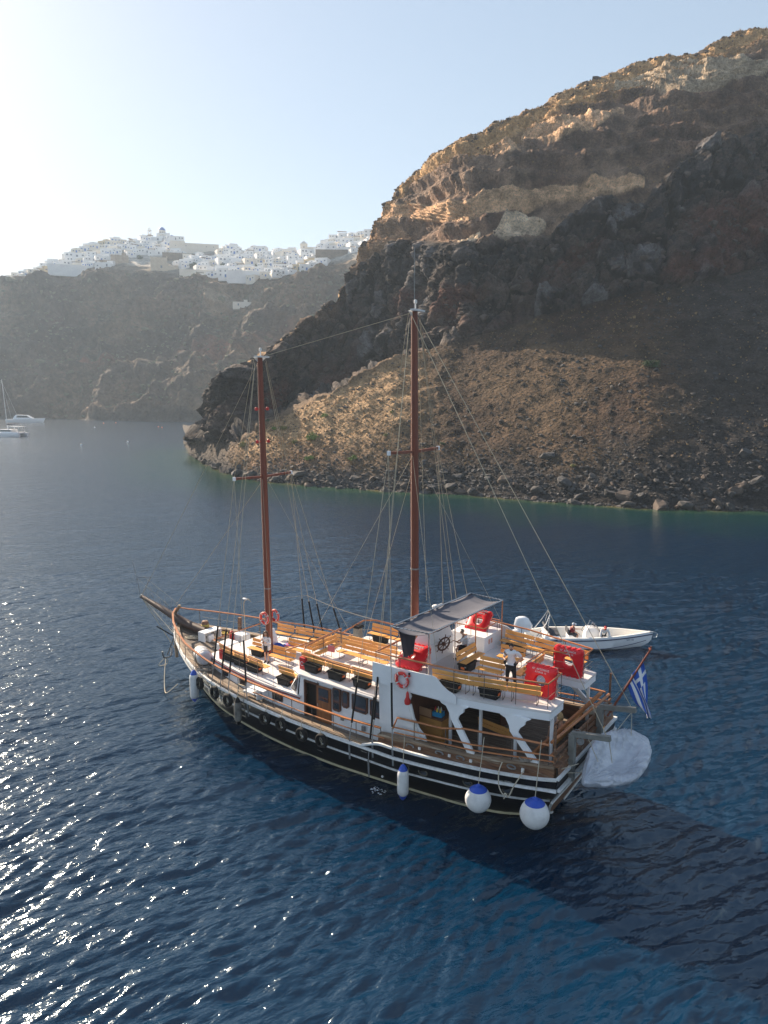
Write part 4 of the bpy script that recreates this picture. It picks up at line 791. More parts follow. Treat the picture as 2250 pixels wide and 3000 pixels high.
for sg in (1, -1):
    b = strip([(s, (wall_t(s) + .055) * sg, FR_Z - .12) for s in S_], .03, .05); b.build('maroon_line', M_maroon, cab)
    for s0, s1 in ((17.3, 16.75), (15.7, 15.2), (14.05, 13.6), (13.2, 12.55)):
        t = wall_t((s0 + s1) / 2); b = MB(); b.box(((s0 + s1) / 2, (t - .01) * sg, FR_Z - .42), (s0 - s1, .06, .38)); w = b.build('window', M_frame, cab); b = MB(); b.box(((s0 + s1) / 2, (t + .005) * sg, FR_Z - .42), (s0 - s1 - .1, .07, .29)); b.build('pane', M_glass, w)
S_ = list(np.linspace(5.4, 11.6, 12)); b = MB(); DZ = 2.0
DOORS = (11.02, 10.35)
def wallpanel(b, s0, s1, z0, z1, sg):
    b.add([(s0, wall_t(s0) * sg, z0), (s1, wall_t(s1) * sg, z0), (s1, (wall_t(s1) - .06) * sg, z1), (s0, (wall_t(s0) - .06) * sg, z1)], [(0, 1, 2, 3)])
wallpanel(b, 10.42, 5.4, DZ - .05, MR_Z - .1, 1); wallpanel(b, 11.15, 10.42, 3.60, MR_Z - .1, 1); wallpanel(b, 11.62, 5.4, DZ - .05, MR_Z - .1, -1); b.add([(11.62, wall_t(11.6), DZ), (11.15, wall_t(11.15), DZ), (11.15, wall_t(11.15) - .06, MR_Z - .1), (11.45, wall_t(11.6) - .06, MR_Z - .1)], [(0, 1, 2, 3)])
# slanted windscreen wall rising from the forward roof
b.add([(12.35, -2.7, FR_Z), (12.35, 2.7, FR_Z), (11.75, 2.6, MR_Z - .08), (11.75, -2.6, MR_Z - .08)], [(0, 1, 2, 3)])
for sg in (1, -1): b.add([(12.35, 2.7 * sg, FR_Z), (11.62, 2.95 * sg, FR_Z - .05), (11.5, 2.89 * sg, MR_Z - .08), (11.75, 2.6 * sg, MR_Z - .08)], [(0, 1, 2, 3)])
b.build('wall', M_wht, cab2)
b = MB(); b.box((10.8, 2.3, 2.9), (.75, .9, 1.75)); b.build('doorway_interior', mat('dark interior', (.012, .009, .008), .9), cab2)
roof_poly = [(7.0, 3.1), (9, 3.10), (11.4, 3.02), (12.1, 2.72), (12.1, -2.72), (11.4, -3.02), (9, -3.1), (7.0, -3.1), (6.0, -2.9), (6.0, 2.9)]
b = MB(); b.prism(roof_poly, MR_Z - .13, MR_Z); b.build('roof', M_deckw, cab2, bevel=.03)
def side_window(s0, s1, z0, z1, sg=1, frame=M_frame, y=None):
    t = y if y is not None else (wall_t((s0 + s1) / 2) - .03); b = MB(); q = .08; P = lambda a, c, d: [(a[0] + q, c), (a[1] - q, c), (a[1], c + q), (a[1], d - q), (a[1] - q, d), (a[0] + q, d), (a[0], d - q), (a[0], c + q)]
    lo, hi = min(s0, s1), max(s0, s1); R = Matrix(((1, 0, 0, 0), (0, 0, sg, t * sg), (0, 1, 0, 0), (0, 0, 0, 1)))
    b.prism(P((lo, hi), z0, z1), -.03, .05, M=R); w = b.build('window', frame, cab2); q = .08; b = MB(); b.prism(P((lo + .06, hi - .06), z0 + .06, z1 - .06), .0, .062, M=R); b.build('pane', M_glass, w); return w
for sg in (1, -1):
    side_window(8.98, 8.62, 2.98, 3.76, sg); side_window(8.45, 7.62, 2.98, 3.76, sg); side_window(7.50, 6.6, 2.98, 3.76, sg)
    b = MB(); P3 = [(12.12, 2.80, 2.97), (11.70, 2.96, 2.97), (11.60, 2.90, 3.68), (11.78, 2.72, 3.68)]; b.add([(x, y * sg * 1.004, z) for x, y, z in P3], [(0, 1, 2, 3)]); w = b.build('window', M_frame, cab2); b = MB(); b.add([(x * .998 + .02, y * 1.012 * sg, 3.32 + (z - 3.32) * .84) for x, y, z in P3], [(0, 1, 2, 3)]); b.build('pane', M_glass, w)
for y in (-1.8, -.6, .6, 1.8):
    b = MB(); b.add([(12.29, y - .5, FR_Z + .12), (12.29, y + .5, FR_Z + .12), (11.82, y + .48, MR_Z - .22), (11.82, y - .48, MR_Z - .22)], [(0, 1, 2, 3)]); b.build('window', M_glass, cab2)
# door: open doorway with jamb, sliding leaf with a window, narrow light beside it
b = MB(); y = wall_t(10.8) - .02
for x in (11.13, 10.40): b.box((x, y, 2.82), (.09, .1, 1.64))
b.box((10.76, y, 3.64), (.82, .1, .09)); b.build('door_frame', M_frame, cab2)
b = MB(); b.box((9.98, wall_t(10) + .03, 2.82), (.80, .06, 1.62)); dl = b.build('door', M_door, cab2); b = MB(); b.box((9.98, wall_t(10) + .065, 3.27), (.56, .03, .56)); b.build('window', M_glass, dl)
b = MB(); b.box((10.30, wall_t(10) + .075, 2.75), (.04, .03, .14)); b.build('handle', M_steel, dl)
side_window(9.50, 9.06, 2.7, 3.76)
b = MB(); b.box((8.95, wall_t(8.9) + .03, 2.45), (.16, .05, .12)); b.box((7.8, wall_t(7.8) + .05, 2.35), (.14, .1, .22)); b.build('vent', M_gal, cab2)
# ---------------- raised aft deck on its arcade
UD = [(7.1, 3.2), (5.2, 3.2), (3.3, 3.1), (1.5, 2.75), (-.08, 2.28), (-.08, 1.05), (1.6, 1.05), (1.6, -1.05), (-.08, -1.05), (-.08, -2.28), (1.5, -2.75), (3.3, -3.1), (5.2, -3.2), (7.1, -3.2)]
ud = empty('upper_deck'); ud.parent = ship
b = MB(); b.prism(UD, UD_Z - .09, UD_Z); b.build('deck_plate', M_deckw, ud)
b = MB(); ed = [(7.1, 3.17), (5.2, 3.17), (3.3, 3.07), (1.5, 2.72), (-.04, 2.26), (-.04, 1.08)]
for sg in (1, -1):
    for p, q in zip(ed[:-1], ed[1:]): b.beam((p[0], p[1] * sg, UD_Z - .22), (q[0], q[1] * sg, UD_Z - .22), .05, .27)
    b.beam((1.55, 1.08 * sg, UD_Z - .22), (-.04, 1.08 * sg, UD_Z - .22), .05, .27)
b.beam((1.57, -1.05, UD_Z - .22), (1.57, 1.05, UD_Z - .22), .05, .27); b.beam((7.08, -3.1, UD_Z - .3), (7.08, 3.1, UD_Z - .3), .05, .42); b.build('fascia', M_wht, ud)
for x in (5.6, 4.2, 2.9): b = MB(); b.box((x, 0, UD_Z - .16), (.12, 5.9, .14)); b.build('beam', M_wht, ud)
# white side screens with the swept down aft edge
for sg in (1, -1):
    pts = [(7.12, 4.70), (7.12, 5.52), (6.3, 5.52), (4.25, 5.58), (4.12, 5.54), (3.9, 5.32), (3.65, 5.16), (3.38, 5.06), (3.28, 4.98), (3.28, 4.70)]
    if sg < 0: pts = [(7.12, 4.70), (7.12, 5.86), (4.9, 5.86), (4.4, 5.8), (3.7, 5.5), (3.28, 5.1), (3.28, 4.7)]
    b = MB(); n_ = len(pts); V = [(x, float(np.interp(x, [3.3, 5.2, 7.1], [3.13, 3.22, 3.22])) * sg, z) for x, z in pts] + [(x, float(np.interp(x, [3.3, 5.2, 7.1], [3.17, 3.27, 3.27])) * sg, z) for x, z in pts]
    b.add(V, [tuple(range(n_)), tuple(range(2 * n_ - 1, n_ - 1, -1))] + [(i, (i + 1) % n_, n_ + (i + 1) % n_, n_ + i) for i in range(n_)]); b.build('side_screen', M_wht, ud)
# lower scalloped wing: the white side wall sweeping down behind the cabin windows
for sg in (1, -1):
    P3 = [(6.9, 3.06, 2.3), (6.9, 3.14, 4.75), (5.45, 3.14, 4.75), (5.32, 3.13, 4.45), (5.45, 3.12, 4.12), (5.2, 3.10, 3.6), (4.95, 3.08, 3.2), (4.7, 3.06, 2.95), (4.62, 3.05, 2.66), (5.1, 3.05, 2.5)]
    b = MB(); n_ = len(P3); b.add([(x, y * sg, z) for x, y, z in P3] + [(x, (y - .06) * sg, z) for x, y, z in P3], [tuple(range(n_)), tuple(range(2 * n_ - 1, n_ - 1, -1))] + [(i, (i + 1) % n_, n_ + (i + 1) % n_, n_ + i) for i in range(n_)]); b.build('wing_wall', M_wht, ud)
    b = MB(); b.beam((5.36, 3.17 * sg, 4.15), (5.0, 3.1 * sg, 2.75), .07, .16, up=(1, 0, 0)); b.build('pillar', M_trim, ud)
def pillar(s0, s1, t0, t1, zt, zb, sg):
    """raked arcade pillar with scrolled brackets"""
    top, bot = zt, zb; P = [(s0 + .75, top), (s0 + .62, top - .12), (s0 + .42, top - .18), (s0 + .26, top - .42), (s0 + .20, top - .62)]
    L = [(s1 + .15, bot)]; R2_ = [(s1 - .17, bot), (s0 - .10, top - .60), (s0 - .16, top - .42), (s0 - .34, top - .26), (s0 - .36, top - .12), (s0 - .55, top)]
    pts = P + L + R2_; n_ = len(pts); b = MB(); yy = lambda z: t0 + (t1 - t0) * (top - z) / (top - bot)
    b.add([(x, (yy(z) + .05) * sg, z) for x, z in pts] + [(x, (yy(z) - .05) * sg, z) for x, z in pts], [tuple(range(n_)), tuple(range(2 * n_ - 1, n_ - 1, -1))] + [(i, (i + 1) % n_, n_ + (i + 1) % n_, n_ + i) for i in range(n_)]); b.build('pillar', M_wht, ud)
for sg in (1, -1): pillar(3.35, 2.62, 3.02, 3.06, 4.66, 2.84, sg); pillar(1.05, .12, 2.62, 2.82, 4.68, 3.12, sg)
for x, y in ((4.25, 1.9), (2.9, 1.9), (1.42, 1.9), (0.05, 1.8), (4.25, -1.9), (2.9, -1.9), (1.42, -1.9), (.05, -1.8)): b = MB(); b.beam((x, y, 2.3), (x, y, 4.9), .10, .10); b.build('post', M_wht, ud)
# lower saloon: rear bulkhead, counter
b = MB(); b.box((5.6, 0, 3.4), (.08, 5.7, 2.6)); part(b, 'bulkhead', M_dim)
b = MB(); b.box((3.2, -1.2, 3.3), (.08, 1.6, 2.2)); b.box((4.2, -1.9, 3.0), (2.0, .08, 1.6)); part(b, 'partition', M_dim)
ct = on('bar_counter', (5.05, 1.75, 2.26), 0, 'tall varnished plywood bar counter under the aft deck', 'counter'); b = MB(); b.box((0, 0, .5), (1.05, .8, 1.0)); b.build('body', M_counter, ct); b = MB(); b.box((0, 0, 1.03), (1.12, .86, .05)); b.build('top', M_door, ct); b = MB(); b.box((.25, .40, 1.2), (.6, .05, .36)); b.build('splash_board', mat('light plywood', (.42, .24, .13), .6), ct)
cr_ = on('bottle_crate', (4.85, 1.85, 3.31), .1, 'blue plastic crate of bottles standing on the bar counter', 'crate'); b = MB(); b.box((0, 0, .10), (.42, .30, .2)); b.build('crate_body', mat('blue crate', (.02, .28, .55), .5), cr_)
for i, (x, y, m_) in enumerate([(-.12, .08, 'y'), (.02, .08, 'y'), (.14, -.02, 'r'), (-.08, -.08, 'w'), (.05, -.09, 'w')]): b = MB(); b.lathe([(.045, .1), (.045, .26), (.02, .32), (.02, .36)], (x, y, 0), 8); b.build('bottle', {'y': mat('yellow bottle', (.75, .55, .04), .3), 'r': M_red2, 'w': mat('clear jug', (.62, .62, .58), .3)}[m_], cr_)
# ---------------- rails: varnished top rail, rods, thin wires
def railing(pts, base, top_m=M_rail, r=.038, mids=(.5,), mid_m=None, step=1.0, rod=.013, post_m=M_rod, name='railing', parent=None, flat=False):
    """pts: top line (s,t,z); base(s,t)->z"""
    e = empty(name); e.parent = parent or ship; b = MB()
    P = [Vector(p) for p in pts]
    if flat: strip(P, .10, .05, b)
    else: b.tube(P, r, 8)
    b.build('top_rail', top_m, e, smooth=True)
    L = [0]; [L.append(L[-1] + (q - p).length) for p, q in zip(P[:-1], P[1:])]
    def at(d):
        for i in range(len(P) - 1):
            if d <= L[i + 1] + 1e-6: return P[i].lerp(P[i + 1], (d - L[i]) / max(L[i + 1] - L[i], 1e-6))
        return P[-1]
    n_ = max(1, round(L[-1] / step))
    for i in range(n_ + 1):
        p = at(L[-1] * i / n_); zb = base(p.x, p.y); b = MB(); b.tube([(p.x, p.y, zb), (p.x, p.y, p.z)], rod, 6); b.build('stanchion', post_m, e)
    for f in mids:
        b = MB(); Q = [Vector((p.x, p.y, base(p.x, p.y) + (p.z - base(p.x, p.y)) * f)) for p in P]
        if mid_m: b.tube(Q, .024, 6); b.build('mid_rail', mid_m, e)
        else: b.tube(Q, .006, 4); b.build('guard_wire', M_wire, e)
    return e
udz = lambda s, t: UD_Z
railing([(7.0, 3.18, 5.95), (6.1, 3.2, 5.95), (3.3, 2.98, 5.95), (.1, 2.16, 5.95), (.1, .95, 5.95)], udz, step=1.15, mids=(.2, .45))
railing([(7.0, -3.18, 5.95), (6.1, -3.2, 5.95), (3.3, -2.98, 5.95), (.1, -2.25, 5.95), (.1, -1.3, 5.95)], udz, step=1.15, mids=(.2, .45))
railing([(.1, .95, 5.95), (1.62, .72, 5.95), (1.62, -1.0, 5.95), (.1, -1.3, 5.95)], udz, step=1.3, mids=(.3, .6), r=.032)
railing([(7.0, 3.18, 5.95), (7.0, .35, 5.95)], udz, step=1.5, mids=(.45,))
mrz = lambda s, t: MR_Z
railing([(11.9, -.5, 4.95), (12.0, 2.0, 4.72), (11.6, 2.45, 4.72), (9.5, 2.72, 4.72), (7.2, 2.74, 4.72)], mrz, step=1.2, mids=(.5,))
railing([(12.3, -1.0, 4.5), (11.9, -2.3, 4.9), (11.5, -2.75, 4.85), (9.5, -2.85, 4.8), (7.2, -2.85, 4.75)], mrz, step=1.2, mids=(.5,))
frz = lambda s, t: FR_Z
railing([(18.4, -1.3, 3.72), (18.45, .6, 3.72), (18.35, 2.0, 3.72), (16.4, 2.42, 3.7), (14.5, 2.62, 3.65)], frz, step=1.4, mids=(.5,))
railing([(18.35, -1.9, 3.78), (16.2, -2.6, 3.72), (14.3, -2.85, 3.7), (12.6, -2.8, 3.75)], frz, step=1.4, mids=(.5,))
railing([(14.3, .9, 3.75), (12.5, .75, 4.55), (12.3, -.9, 4.75)], lambda s, t: FR_Z if s > 12.4 else MR_Z, step=1.8, mids=())
# side deck hand rails, from the stem to amidships, both sides
for sg in (1, -1):
    pts = [(23.9, .10, 3.95), (23.6, .55, 3.80), (22.6, 1.28, 3.68), (21.3, 2.0, 3.55), (19.9, 2.62, 3.42), (19.0, 2.86, 3.32), (17.8, 3.06, 3.15), (16.6, 3.2, 3.03), (14.4, 3.38, 2.94), (11, 3.50, 2.86), (8.3, 3.5, 2.85), (6.6, 3.42, 2.9)]
    bz = lambda s, t: zs(s) + .08
    railing([(p[0], p[1] * sg, p[2]) for p in pts], bz, flat=True, step=1.25, mids=(), rod=.016)
    b = MB(); b.tube([(s, t * sg, z) for s, t, z in [(14.0, 3.42, 2.52), (11, 3.52, 2.46), (8.3, 3.52, 2.47), (6.4, 3.44, 2.52)]], .028, 6); part(b, 'mid_rail', M_rail)
    b = MB(); b.tube([(s, t * sg, z) for s, t, z in [(23.0, 1.05, 3.30), (20.5, 2.35, 3.0), (18.0, 3.05, 2.75)]], .007, 4); part(b, 'guard_wire', M_wire)
    # stern quarters: stepped varnished rails
    q1 = [(6.1, 3.3, 2.95), (5.85, 3.3, 3.50), (3.9, 3.12, 3.55), (2.95, 3.05, 3.78), (.7, 2.92, 3.98), (-.3, 2.82, 4.02)]
    cz = lambda s, t: float(np.interp(s, [q[0] for q in CAPR], [q[2] for q in CAPR]))
    railing([(p[0], p[1] * sg, p[2]) for p in q1], cz, r=.042, mids=(), step=1.3, rod=.018)
    for dz in (.42, .20): b = MB(); b.tube([(s, t * sg, cz(s, 0) + dz) for s, t in ((6.0, 3.32), (4.5, 3.2), (2.6, 3.12), (.5, 2.9), (-.5, 2.8))], .032, 6); part(b, 'mid_rail', M_rail)
    b = MB(); b.beam((-.5, 2.78 * sg, 3.0), (-.5, 2.78 * sg, 4.9 if sg < 0 else 4.75), .07, .07); part(b, 'stern_post', M_brown)
for z0, r_ in ((4.08, .055), (3.6, .04)): b = MB(); b.tube([(-.25, 2.5, z0 - .1), (-.55, -2.55, z0)], r_, 8); part(b, 'stern_rail', M_rail)
# ---------------- masts
def mast(s, zb, zt, r0, r1, zsp, name, rings):
    e = empty(name, (s, 0, zb)); e.parent = ship; rk = .010; X = lambda z: (z - zb) * rk; b = MB()
    b.lathe([(r0, 0), (r0 * .98, (zt - zb) * .5), (r1, zt - zb)], n=20); 
    b.v = [(x + z * rk, y, z) for x, y, z in b.v]; b.build('pole', M_mast, e, smooth=True)
    b = MB(); b.prism([(-.10, -.40), (.10, -.40), (.13, 0), (.10, .40), (-.10, .40), (-.13, 0)], zt - zb - .02, zt - zb + .05)
    for sg in (1, -1): b.add([(X(zt), .14 * sg, zt - zb), (X(zt), .42 * sg, zt - zb), (X(zt), .14 * sg, zt - zb - .22), (X(zt) + .04, .14 * sg, zt - zb), (X(zt) + .04, .42 * sg, zt - zb), (X(zt) + .04, .14 * sg, zt - zb - .22)], [(0, 1, 2), (5, 4, 3), (0, 2, 5, 3), (1, 0, 3, 4), (2, 1, 4, 5)])
    b.lathe([(.03, 0), (.03, .25), (.07, .27), (.07, .38), (.02, .42)], (X(zt) - .05, 0, zt - zb + .04), 8); b.build('mast_cap', M_buoy, e)
    b = MB(); zz_ = zsp - zb; L_ = 1.95 if 'fore' in name else 1.85
    for sg in (1, -1): b.beam((X(zsp), .1 * sg, zz_), (X(zsp), L_ * sg, zz_ + .05), .09, .11)
    b.build('spreader', M_mast, e)
    for sg in (1, -1): b = MB(); b.box((X(zsp), L_ * sg, zz_ + .05), (.12, .1, .18)); b.build('spreader_tip', M_wht, e)
    for z in rings: b = MB(); b.lathe([(r0 + .012, -.03), (r0 + .012, .03)], (X(z), 0, z - zb), 20); b.build('mast_band', M_gal, e)
    return e
main_m = mast(7.25, 3.9, 19.5, .175, .135, 13.75, 'main_mast', (8.7,)); fore_m = mast(16.35, 2.85, 17.95, .175, .13, 12.1, 'fore_mast', (6.35,))
b = MB(); b.tube([(.16, 0, 15.6), (.17, 0, 18.1)], .015, 5); b.tube([(-.2, 0, 15.8), (-.5, .1, 16.1)], .01, 4); b.build('antenna', M_gal, main_m)
for z in (15.45, 13.85):
    for sg in (1, -1): b = MB(); b.beam((.10, .1 * sg, z - 2.85), (.10, .36 * sg, z - 2.85), .03, .03); b.lathe([(.065, -.07), (.075, -.05), (.075, .06), (.04, .09)], (.10, .38 * sg, z - 2.85), 10); b.build('mast_lamp', M_red2, fore_m)
b = MB(); b.tube([(.22, .05, .5), (.20, .02, 4.2)], .02, 5); b.build('whip_antenna', M_wire, main_m)
# ---------------- bowsprit with net and pulpit
b = MB(); b.tube([(21.6, -.12, 2.93), (23.0, -.03, 3.10), (24.2, 0, 3.36), (25.8, 0, 3.72), (27.3, 0, 4.05)], [.25, .25, .22, .17, .11], 14); bs = part(b, 'bowsprit', mat('dark bowsprit', (.075, .040, .030), .5, (.045, .026, .022), 2, 5, stretch=(.6, 5, 5)), smooth=True)
b = MB(); b.lathe([(.0, -.02), (.13, -.02), (.13, .06), (.0, .06)], (0, 0, 0), 12, M=Matrix.Translation((27.3, 0, 4.05)) @ Matrix.Rotation(math.pi / 2 - .2, 4, 'Y')); b.build('end_fitting', M_gal, bs)
def wire(p, q, r=.011, name='stay', m_=None, parent=None, sag=0.0):
    P, Q = Vector(p), Vector(q); pts = [P.lerp(Q, i / 8) - Vector((0, 0, sag * 4 * (i / 8) * (1 - i / 8))) for i in range(9)] if sag else [P, Q]; b = MB(); b.tube(pts, r, 5); return part(b, name, m_ or M_wire, parent)
for p, q in (((27.35, .05, 4.15), (27.35, .25, 5.3)), ((27.35, -.05, 4.15), (27.0, -.45, 5.2)), ((27.35, .25, 5.3), (27.0, -.45, 5.2)), ((27.35, .25, 5.3), (27.55, .35, 6.3))): wire(p, q, .016, 'pulpit', M_gal, bs)
for i, s in enumerate((26.6, 25.9, 25.2, 24.6)): wire((s, 0, 3.35 + (s - 24.2) * .22), (s + .1, -.25, 4.25 + (s - 24.2) * .2), .012, 'pulpit', M_gal, bs); wire((s, 0, 3.35 + (s - 24.2) * .22), (s + .1, .22, 4.15 + (s - 24.2) * .2), .012, 'pulpit', M_gal, bs)
for sg in (1, -1): wire((27.35, .25 * sg, 5.25), (24.3, .30 * sg, 4.1), .008, 'guard_wire')
# bobstay, net
wire((27.2, 0, 3.9), (24.05, .05, 1.25), .025, 'bobstay', M_rope); wire((27.2, 0, 3.98), (23.4, .75, 2.75), .018, 'bowsprit_guy', M_rope); wire((27.2, 0, 3.98), (23.4, -.75, 2.75), .018, 'bowsprit_guy', M_rope)
b = MB()
for i in range(9):
    f = i / 8; a = Vector((24.1 + 3.1 * f, 0, 3.35 + .65 * f)); 
    for sg in (1, -1):
        e_ = Vector((23.5 + 3.7 * f, .72 * (1 - f) * sg, 2.8 + 1.15 * f - .15 * math.sin(math.pi * f))); b.tube([a - Vector((0, 0, .1)), a.lerp(e_, .5) - Vector((0, 0, .12)), e_], .007, 4)
for g in (.25, .5, .75, 1):
    for sg in (1, -1): b.tube([Vector((24.1 + 3.1 * f, 0, 3.25 + .65 * f)).lerp(Vector((23.5 + 3.7 * f, .72 * (1 - f) * sg, 2.8 + 1.15 * f - .15 * math.sin(math.pi * f))), g) - Vector((0, 0, .1)) for f in [i / 8 for i in range(9)]], .007, 4)
part(b, 'bowsprit_net', M_rope)
# stem head
b = MB(); b.tube(curve([(24.15, 0, .9), (24.2, 0, 2.0), (24.22, 0, 3.0), (24.1, 0, 3.6), (23.75, 0, 4.0), (23.7, 0, 4.15)], 4), [.09] * 21, 8); part(b, 'stem_post', M_cap)
# ---------------- rigging
MT, FT = (7.41, 0, 19.35), (16.5, 0, 17.8)
for sg in (1, -1):
    for (cx, z0), (su, zu, sl_, zl) in zip(((7.95, 2.0), (6.75, 2.45), (6.95, 1.55), (5.75, 2.42)), ((7.42, 4.89, 7.9, 3.11), (6.43, 4.89, 6.71, 3.21), (6.74, 3.92, 6.86, 2.0), (5.91, 4.42, 5.79, 2.76))):
        mid_ = (7.36, 1.85 * sg, 13.8) if cx in (7.95, 5.75) else None; yc = 3.78 * sg; P = [(cx, yc, z0)]
        w = wire((cx, yc, z0), mid_ or (7.40, .35 * sg, 19.2), .011, 'shroud')
        if mid_: wire(mid_, (7.42, .40 * sg, 19.4), .011, 'shroud')
        a = Vector((cx, yc, z0)); d = (Vector(mid_ or (7.40, .35 * sg, 19.2)) - a).normalized(); b = MB(); b.tube([a + d * .85, a + d * 2.55], .042, 7); b.build('shroud_sleeve', M_slv, w); b = MB(); b.beam((cx, yc - .0 * sg, z0), (cx + .01, yc * .985, z0 - .75), .07, .03); b.build('chain_plate', M_gal, w); b = MB(); b.tube([a, a + d * .8], .022, 6); b.build('turnbuckle', M_gal, w)
    for cx in (16.95, 16.2, 15.55, 14.1):
        yc = (ts(cx) + .06) * sg; z0 = zs(cx); top = (16.44, 1.95 * sg, 12.15) if cx in (16.95, 14.1) else (16.48, .35 * sg, 17.7); w = wire((cx, yc, z0), top, .011, 'shroud')
        if cx in (16.95, 14.1): wire(top, (16.5, .4 * sg, 17.85), .011, 'shroud')
        a = Vector((cx, yc, z0)); d = (Vector(top) - a).normalized(); b = MB(); b.tube([a + d * .95, a + d * 2.85], .045, 7); b.build('shroud_sleeve', M_slv, w); b = MB(); b.beam((cx, yc, z0), (cx, yc * .985, z0 - .7), .07, .03); b.build('chain_plate', M_gal, w); b = MB(); b.tube([a, a + d * .9], .022, 6); b.build('turnbuckle', M_gal, w)
    wire((7.45, .2 * sg, 19.4), (-1.95, 1.8 if sg > 0 else -.95, 4.45), .014, 'backstay')
    wire((7.35, .15 * sg, 13.6), (12.0, 2.6 * sg, 4.0), .007, 'running_stay'); wire((7.35, .15 * sg, 13.6), (4.0, 3.1 * sg, 5.0), .007, 'running_stay'); wire((16.4, .15 * sg, 12.0), (12.6, 3.4 * sg, 2.1), .007, 'running_stay')
wire((7.5, 0, 19.45), (16.45, 0, 17.95), .013, 'triatic_stay'); wire((16.5, 0, 17.9), (27.25, 0, 4.15), .010, 'forestay'); wire((16.45, 0, 12.0), (24.1, 0, 4.0), .010, 'forestay'); wire((7.4, .2, 19.3), (7.3, .22, 5.8), .008, 'halyard'); wire((16.52, .2, 17.7), (16.42, .22, 4.6), .008, 'halyard'); wire((7.4, -.22, 19.3), (7.0, -.5, 7.2), .008, 'halyard')
wire((16.9, -3.45, 5.1), (12.0, -3.2, 4.7), .010, 'guard_wire', sag=.12); wire((16.9, -3.45, 5.1), (18.4, -1.2, 5.0), .006, 'guard_wire')
# ---------------- awning with its steel frame
aw = empty('awning'); aw.parent = ship; CO = [(6.36, 3.05), (4.66, 2.95), (4.5, -2.85), (6.2, -2.98)]; ZA = 7.1
def awp(u, v):                           # u across (fore-aft), v along the beam
    a = Vector(CO[0]).lerp(Vector(CO[3]), v); c = Vector(CO[1]).lerp(Vector(CO[2]), v); p = a.lerp(c, u)
    sag = .13 * math.sin(math.pi * u) * (1 + .4 * math.cos(v * 2 * math.pi * 3)) + .05 * math.sin(math.pi * ((v * 3) % 1)); return (p.x, p.y, ZA - sag - .015)
b = MB(); b.loft([[awp(i / 10, j / 36) for i in range(11)] for j in range(37)], 0, ring_closed=False); o = b.build('cloth', M_awn, aw, smooth='all')
sol = o.modifiers.new('thick', 'SOLIDIFY'); sol.thickness = .01
b = MB(); b.tube([(x, y, ZA) for x, y in CO], .028, 8, closed=True); b.build('frame', M_steel, aw, smooth=True)
b = MB()
for k in range(4):
    a, c = Vector((*CO[k], ZA)), Vector((*CO[(k + 1) % 4], ZA)); n_ = int((c - a).length / .16)
    for i in range(n_): p = a.lerp(c, (i + .5) / n_); d = (c - a).normalized(); b.tube([p + d * .02 + Vector((0, 0, .034)), p - d * .05 - Vector((0, 0, .03))], .012, 4)
b.build('lacing', M_navy, aw)
for (x, y) in ((6.36, 3.05), (4.66, 2.92), (4.62, 1.04), (4.58, -.6), (4.5, -2.85), (6.2, -2.9), (6.28, .4)): b = MB(); b.tube([(x, y, UD_Z), (x, y, ZA)], .026, 8); b.lathe([(.07, 0), (.07, .015)], (x, y, UD_Z), 10); b.build('post', M_steel if y > 1 else M_rail, aw, smooth=True)
b = MB(); rings = []
for j in range(15):
    v = j / 14; y = 2.7 - 1.5 * v; w_ = .05 * math.sin(v * 22); rings.append([(6.3 + w_, y, ZA - .05), (6.3 + w_ * 1.5, 2.1 + (y - 2.1) * .7 - .1, 6.3), (6.28 + w_ * 1.8, 1.9 + (y - 1.95) * .45, 5.55)])
b.loft(rings, 0, ring_closed=False); b.build('curtain', M_navy, aw, smooth=True)
b = MB(); b.lathe([(.02, 0), (.06, .05), (.10, .16), (.10, .24)], (0, 0, 0), 12, M=Matrix.Translation((6.25, -.2, 7.2)) @ Matrix.Rotation(2.2, 4, 'Y')); b.tube([(6.3, 0, 7.15), (6.2, -.5, 7.2)], .03, 6); b.build('horn', M_buoy, aw)
# ---------------- helm
hl = empty('helm_console'); hl.parent = ship; b = MB(); b.prism([(5.75, -.75), (6.6, -.75), (6.6, 1.05), (5.75, 1.05)], UD_Z, 5.85); b.add([(5.8, -.75, 5.85), (6.6, -.75, 5.85), (6.6, 1.05, 5.85), (5.8, 1.05, 5.85), (5.95, -.7, 6.28), (6.3, -.7, 6.32), (6.3, 1.0, 6.32), (5.95, 1.0, 6.28)], [(0, 1, 5, 4), (1, 2, 6, 5), (2, 3, 7, 6), (3, 0, 4, 7), (4, 5, 6, 7)]); b.build('console_body', M_wht, hl)
b = MB(); b.add([(6.25, -.7, 6.32), (6.25, 1.0, 6.32), (5.98, .95, 6.75), (5.98, -.65, 6.75)], [(0, 1, 2, 3)]); o = b.build('windscreen', mat('smoky screen', (.28, .32, .38), .1, spec=.8), hl); o.modifiers.new('t', 'SOLIDIFY').thickness = .01
b = MB(); b.box((5.94, .75, 6.12), (.02, .3, .16)); b.box((5.93, .1, 6.15), (.02, .4, .18)); b.build('instrument', M_glass, hl)
wh = empty('steering_wheel', (5.5, .45, 5.80)); wh.parent = ship; wh.rotation_euler = (0, math.radians(-14), math.radians(-18))
b = MB(); b.torus((0, 0, 0), .30, .035, (1, 0, 0), 28, 8); b.build('rim', M_frame, wh, smooth=True); b = MB(); b.lathe([(.02, -.06), (.07, -.06), (.08, .0), (.07, .06), (.02, .08)], (0, 0, 0), 12, M=Matrix.Rotation(math.pi / 2, 4, 'Y')); b.build('hub', M_frame, wh, smooth=True)
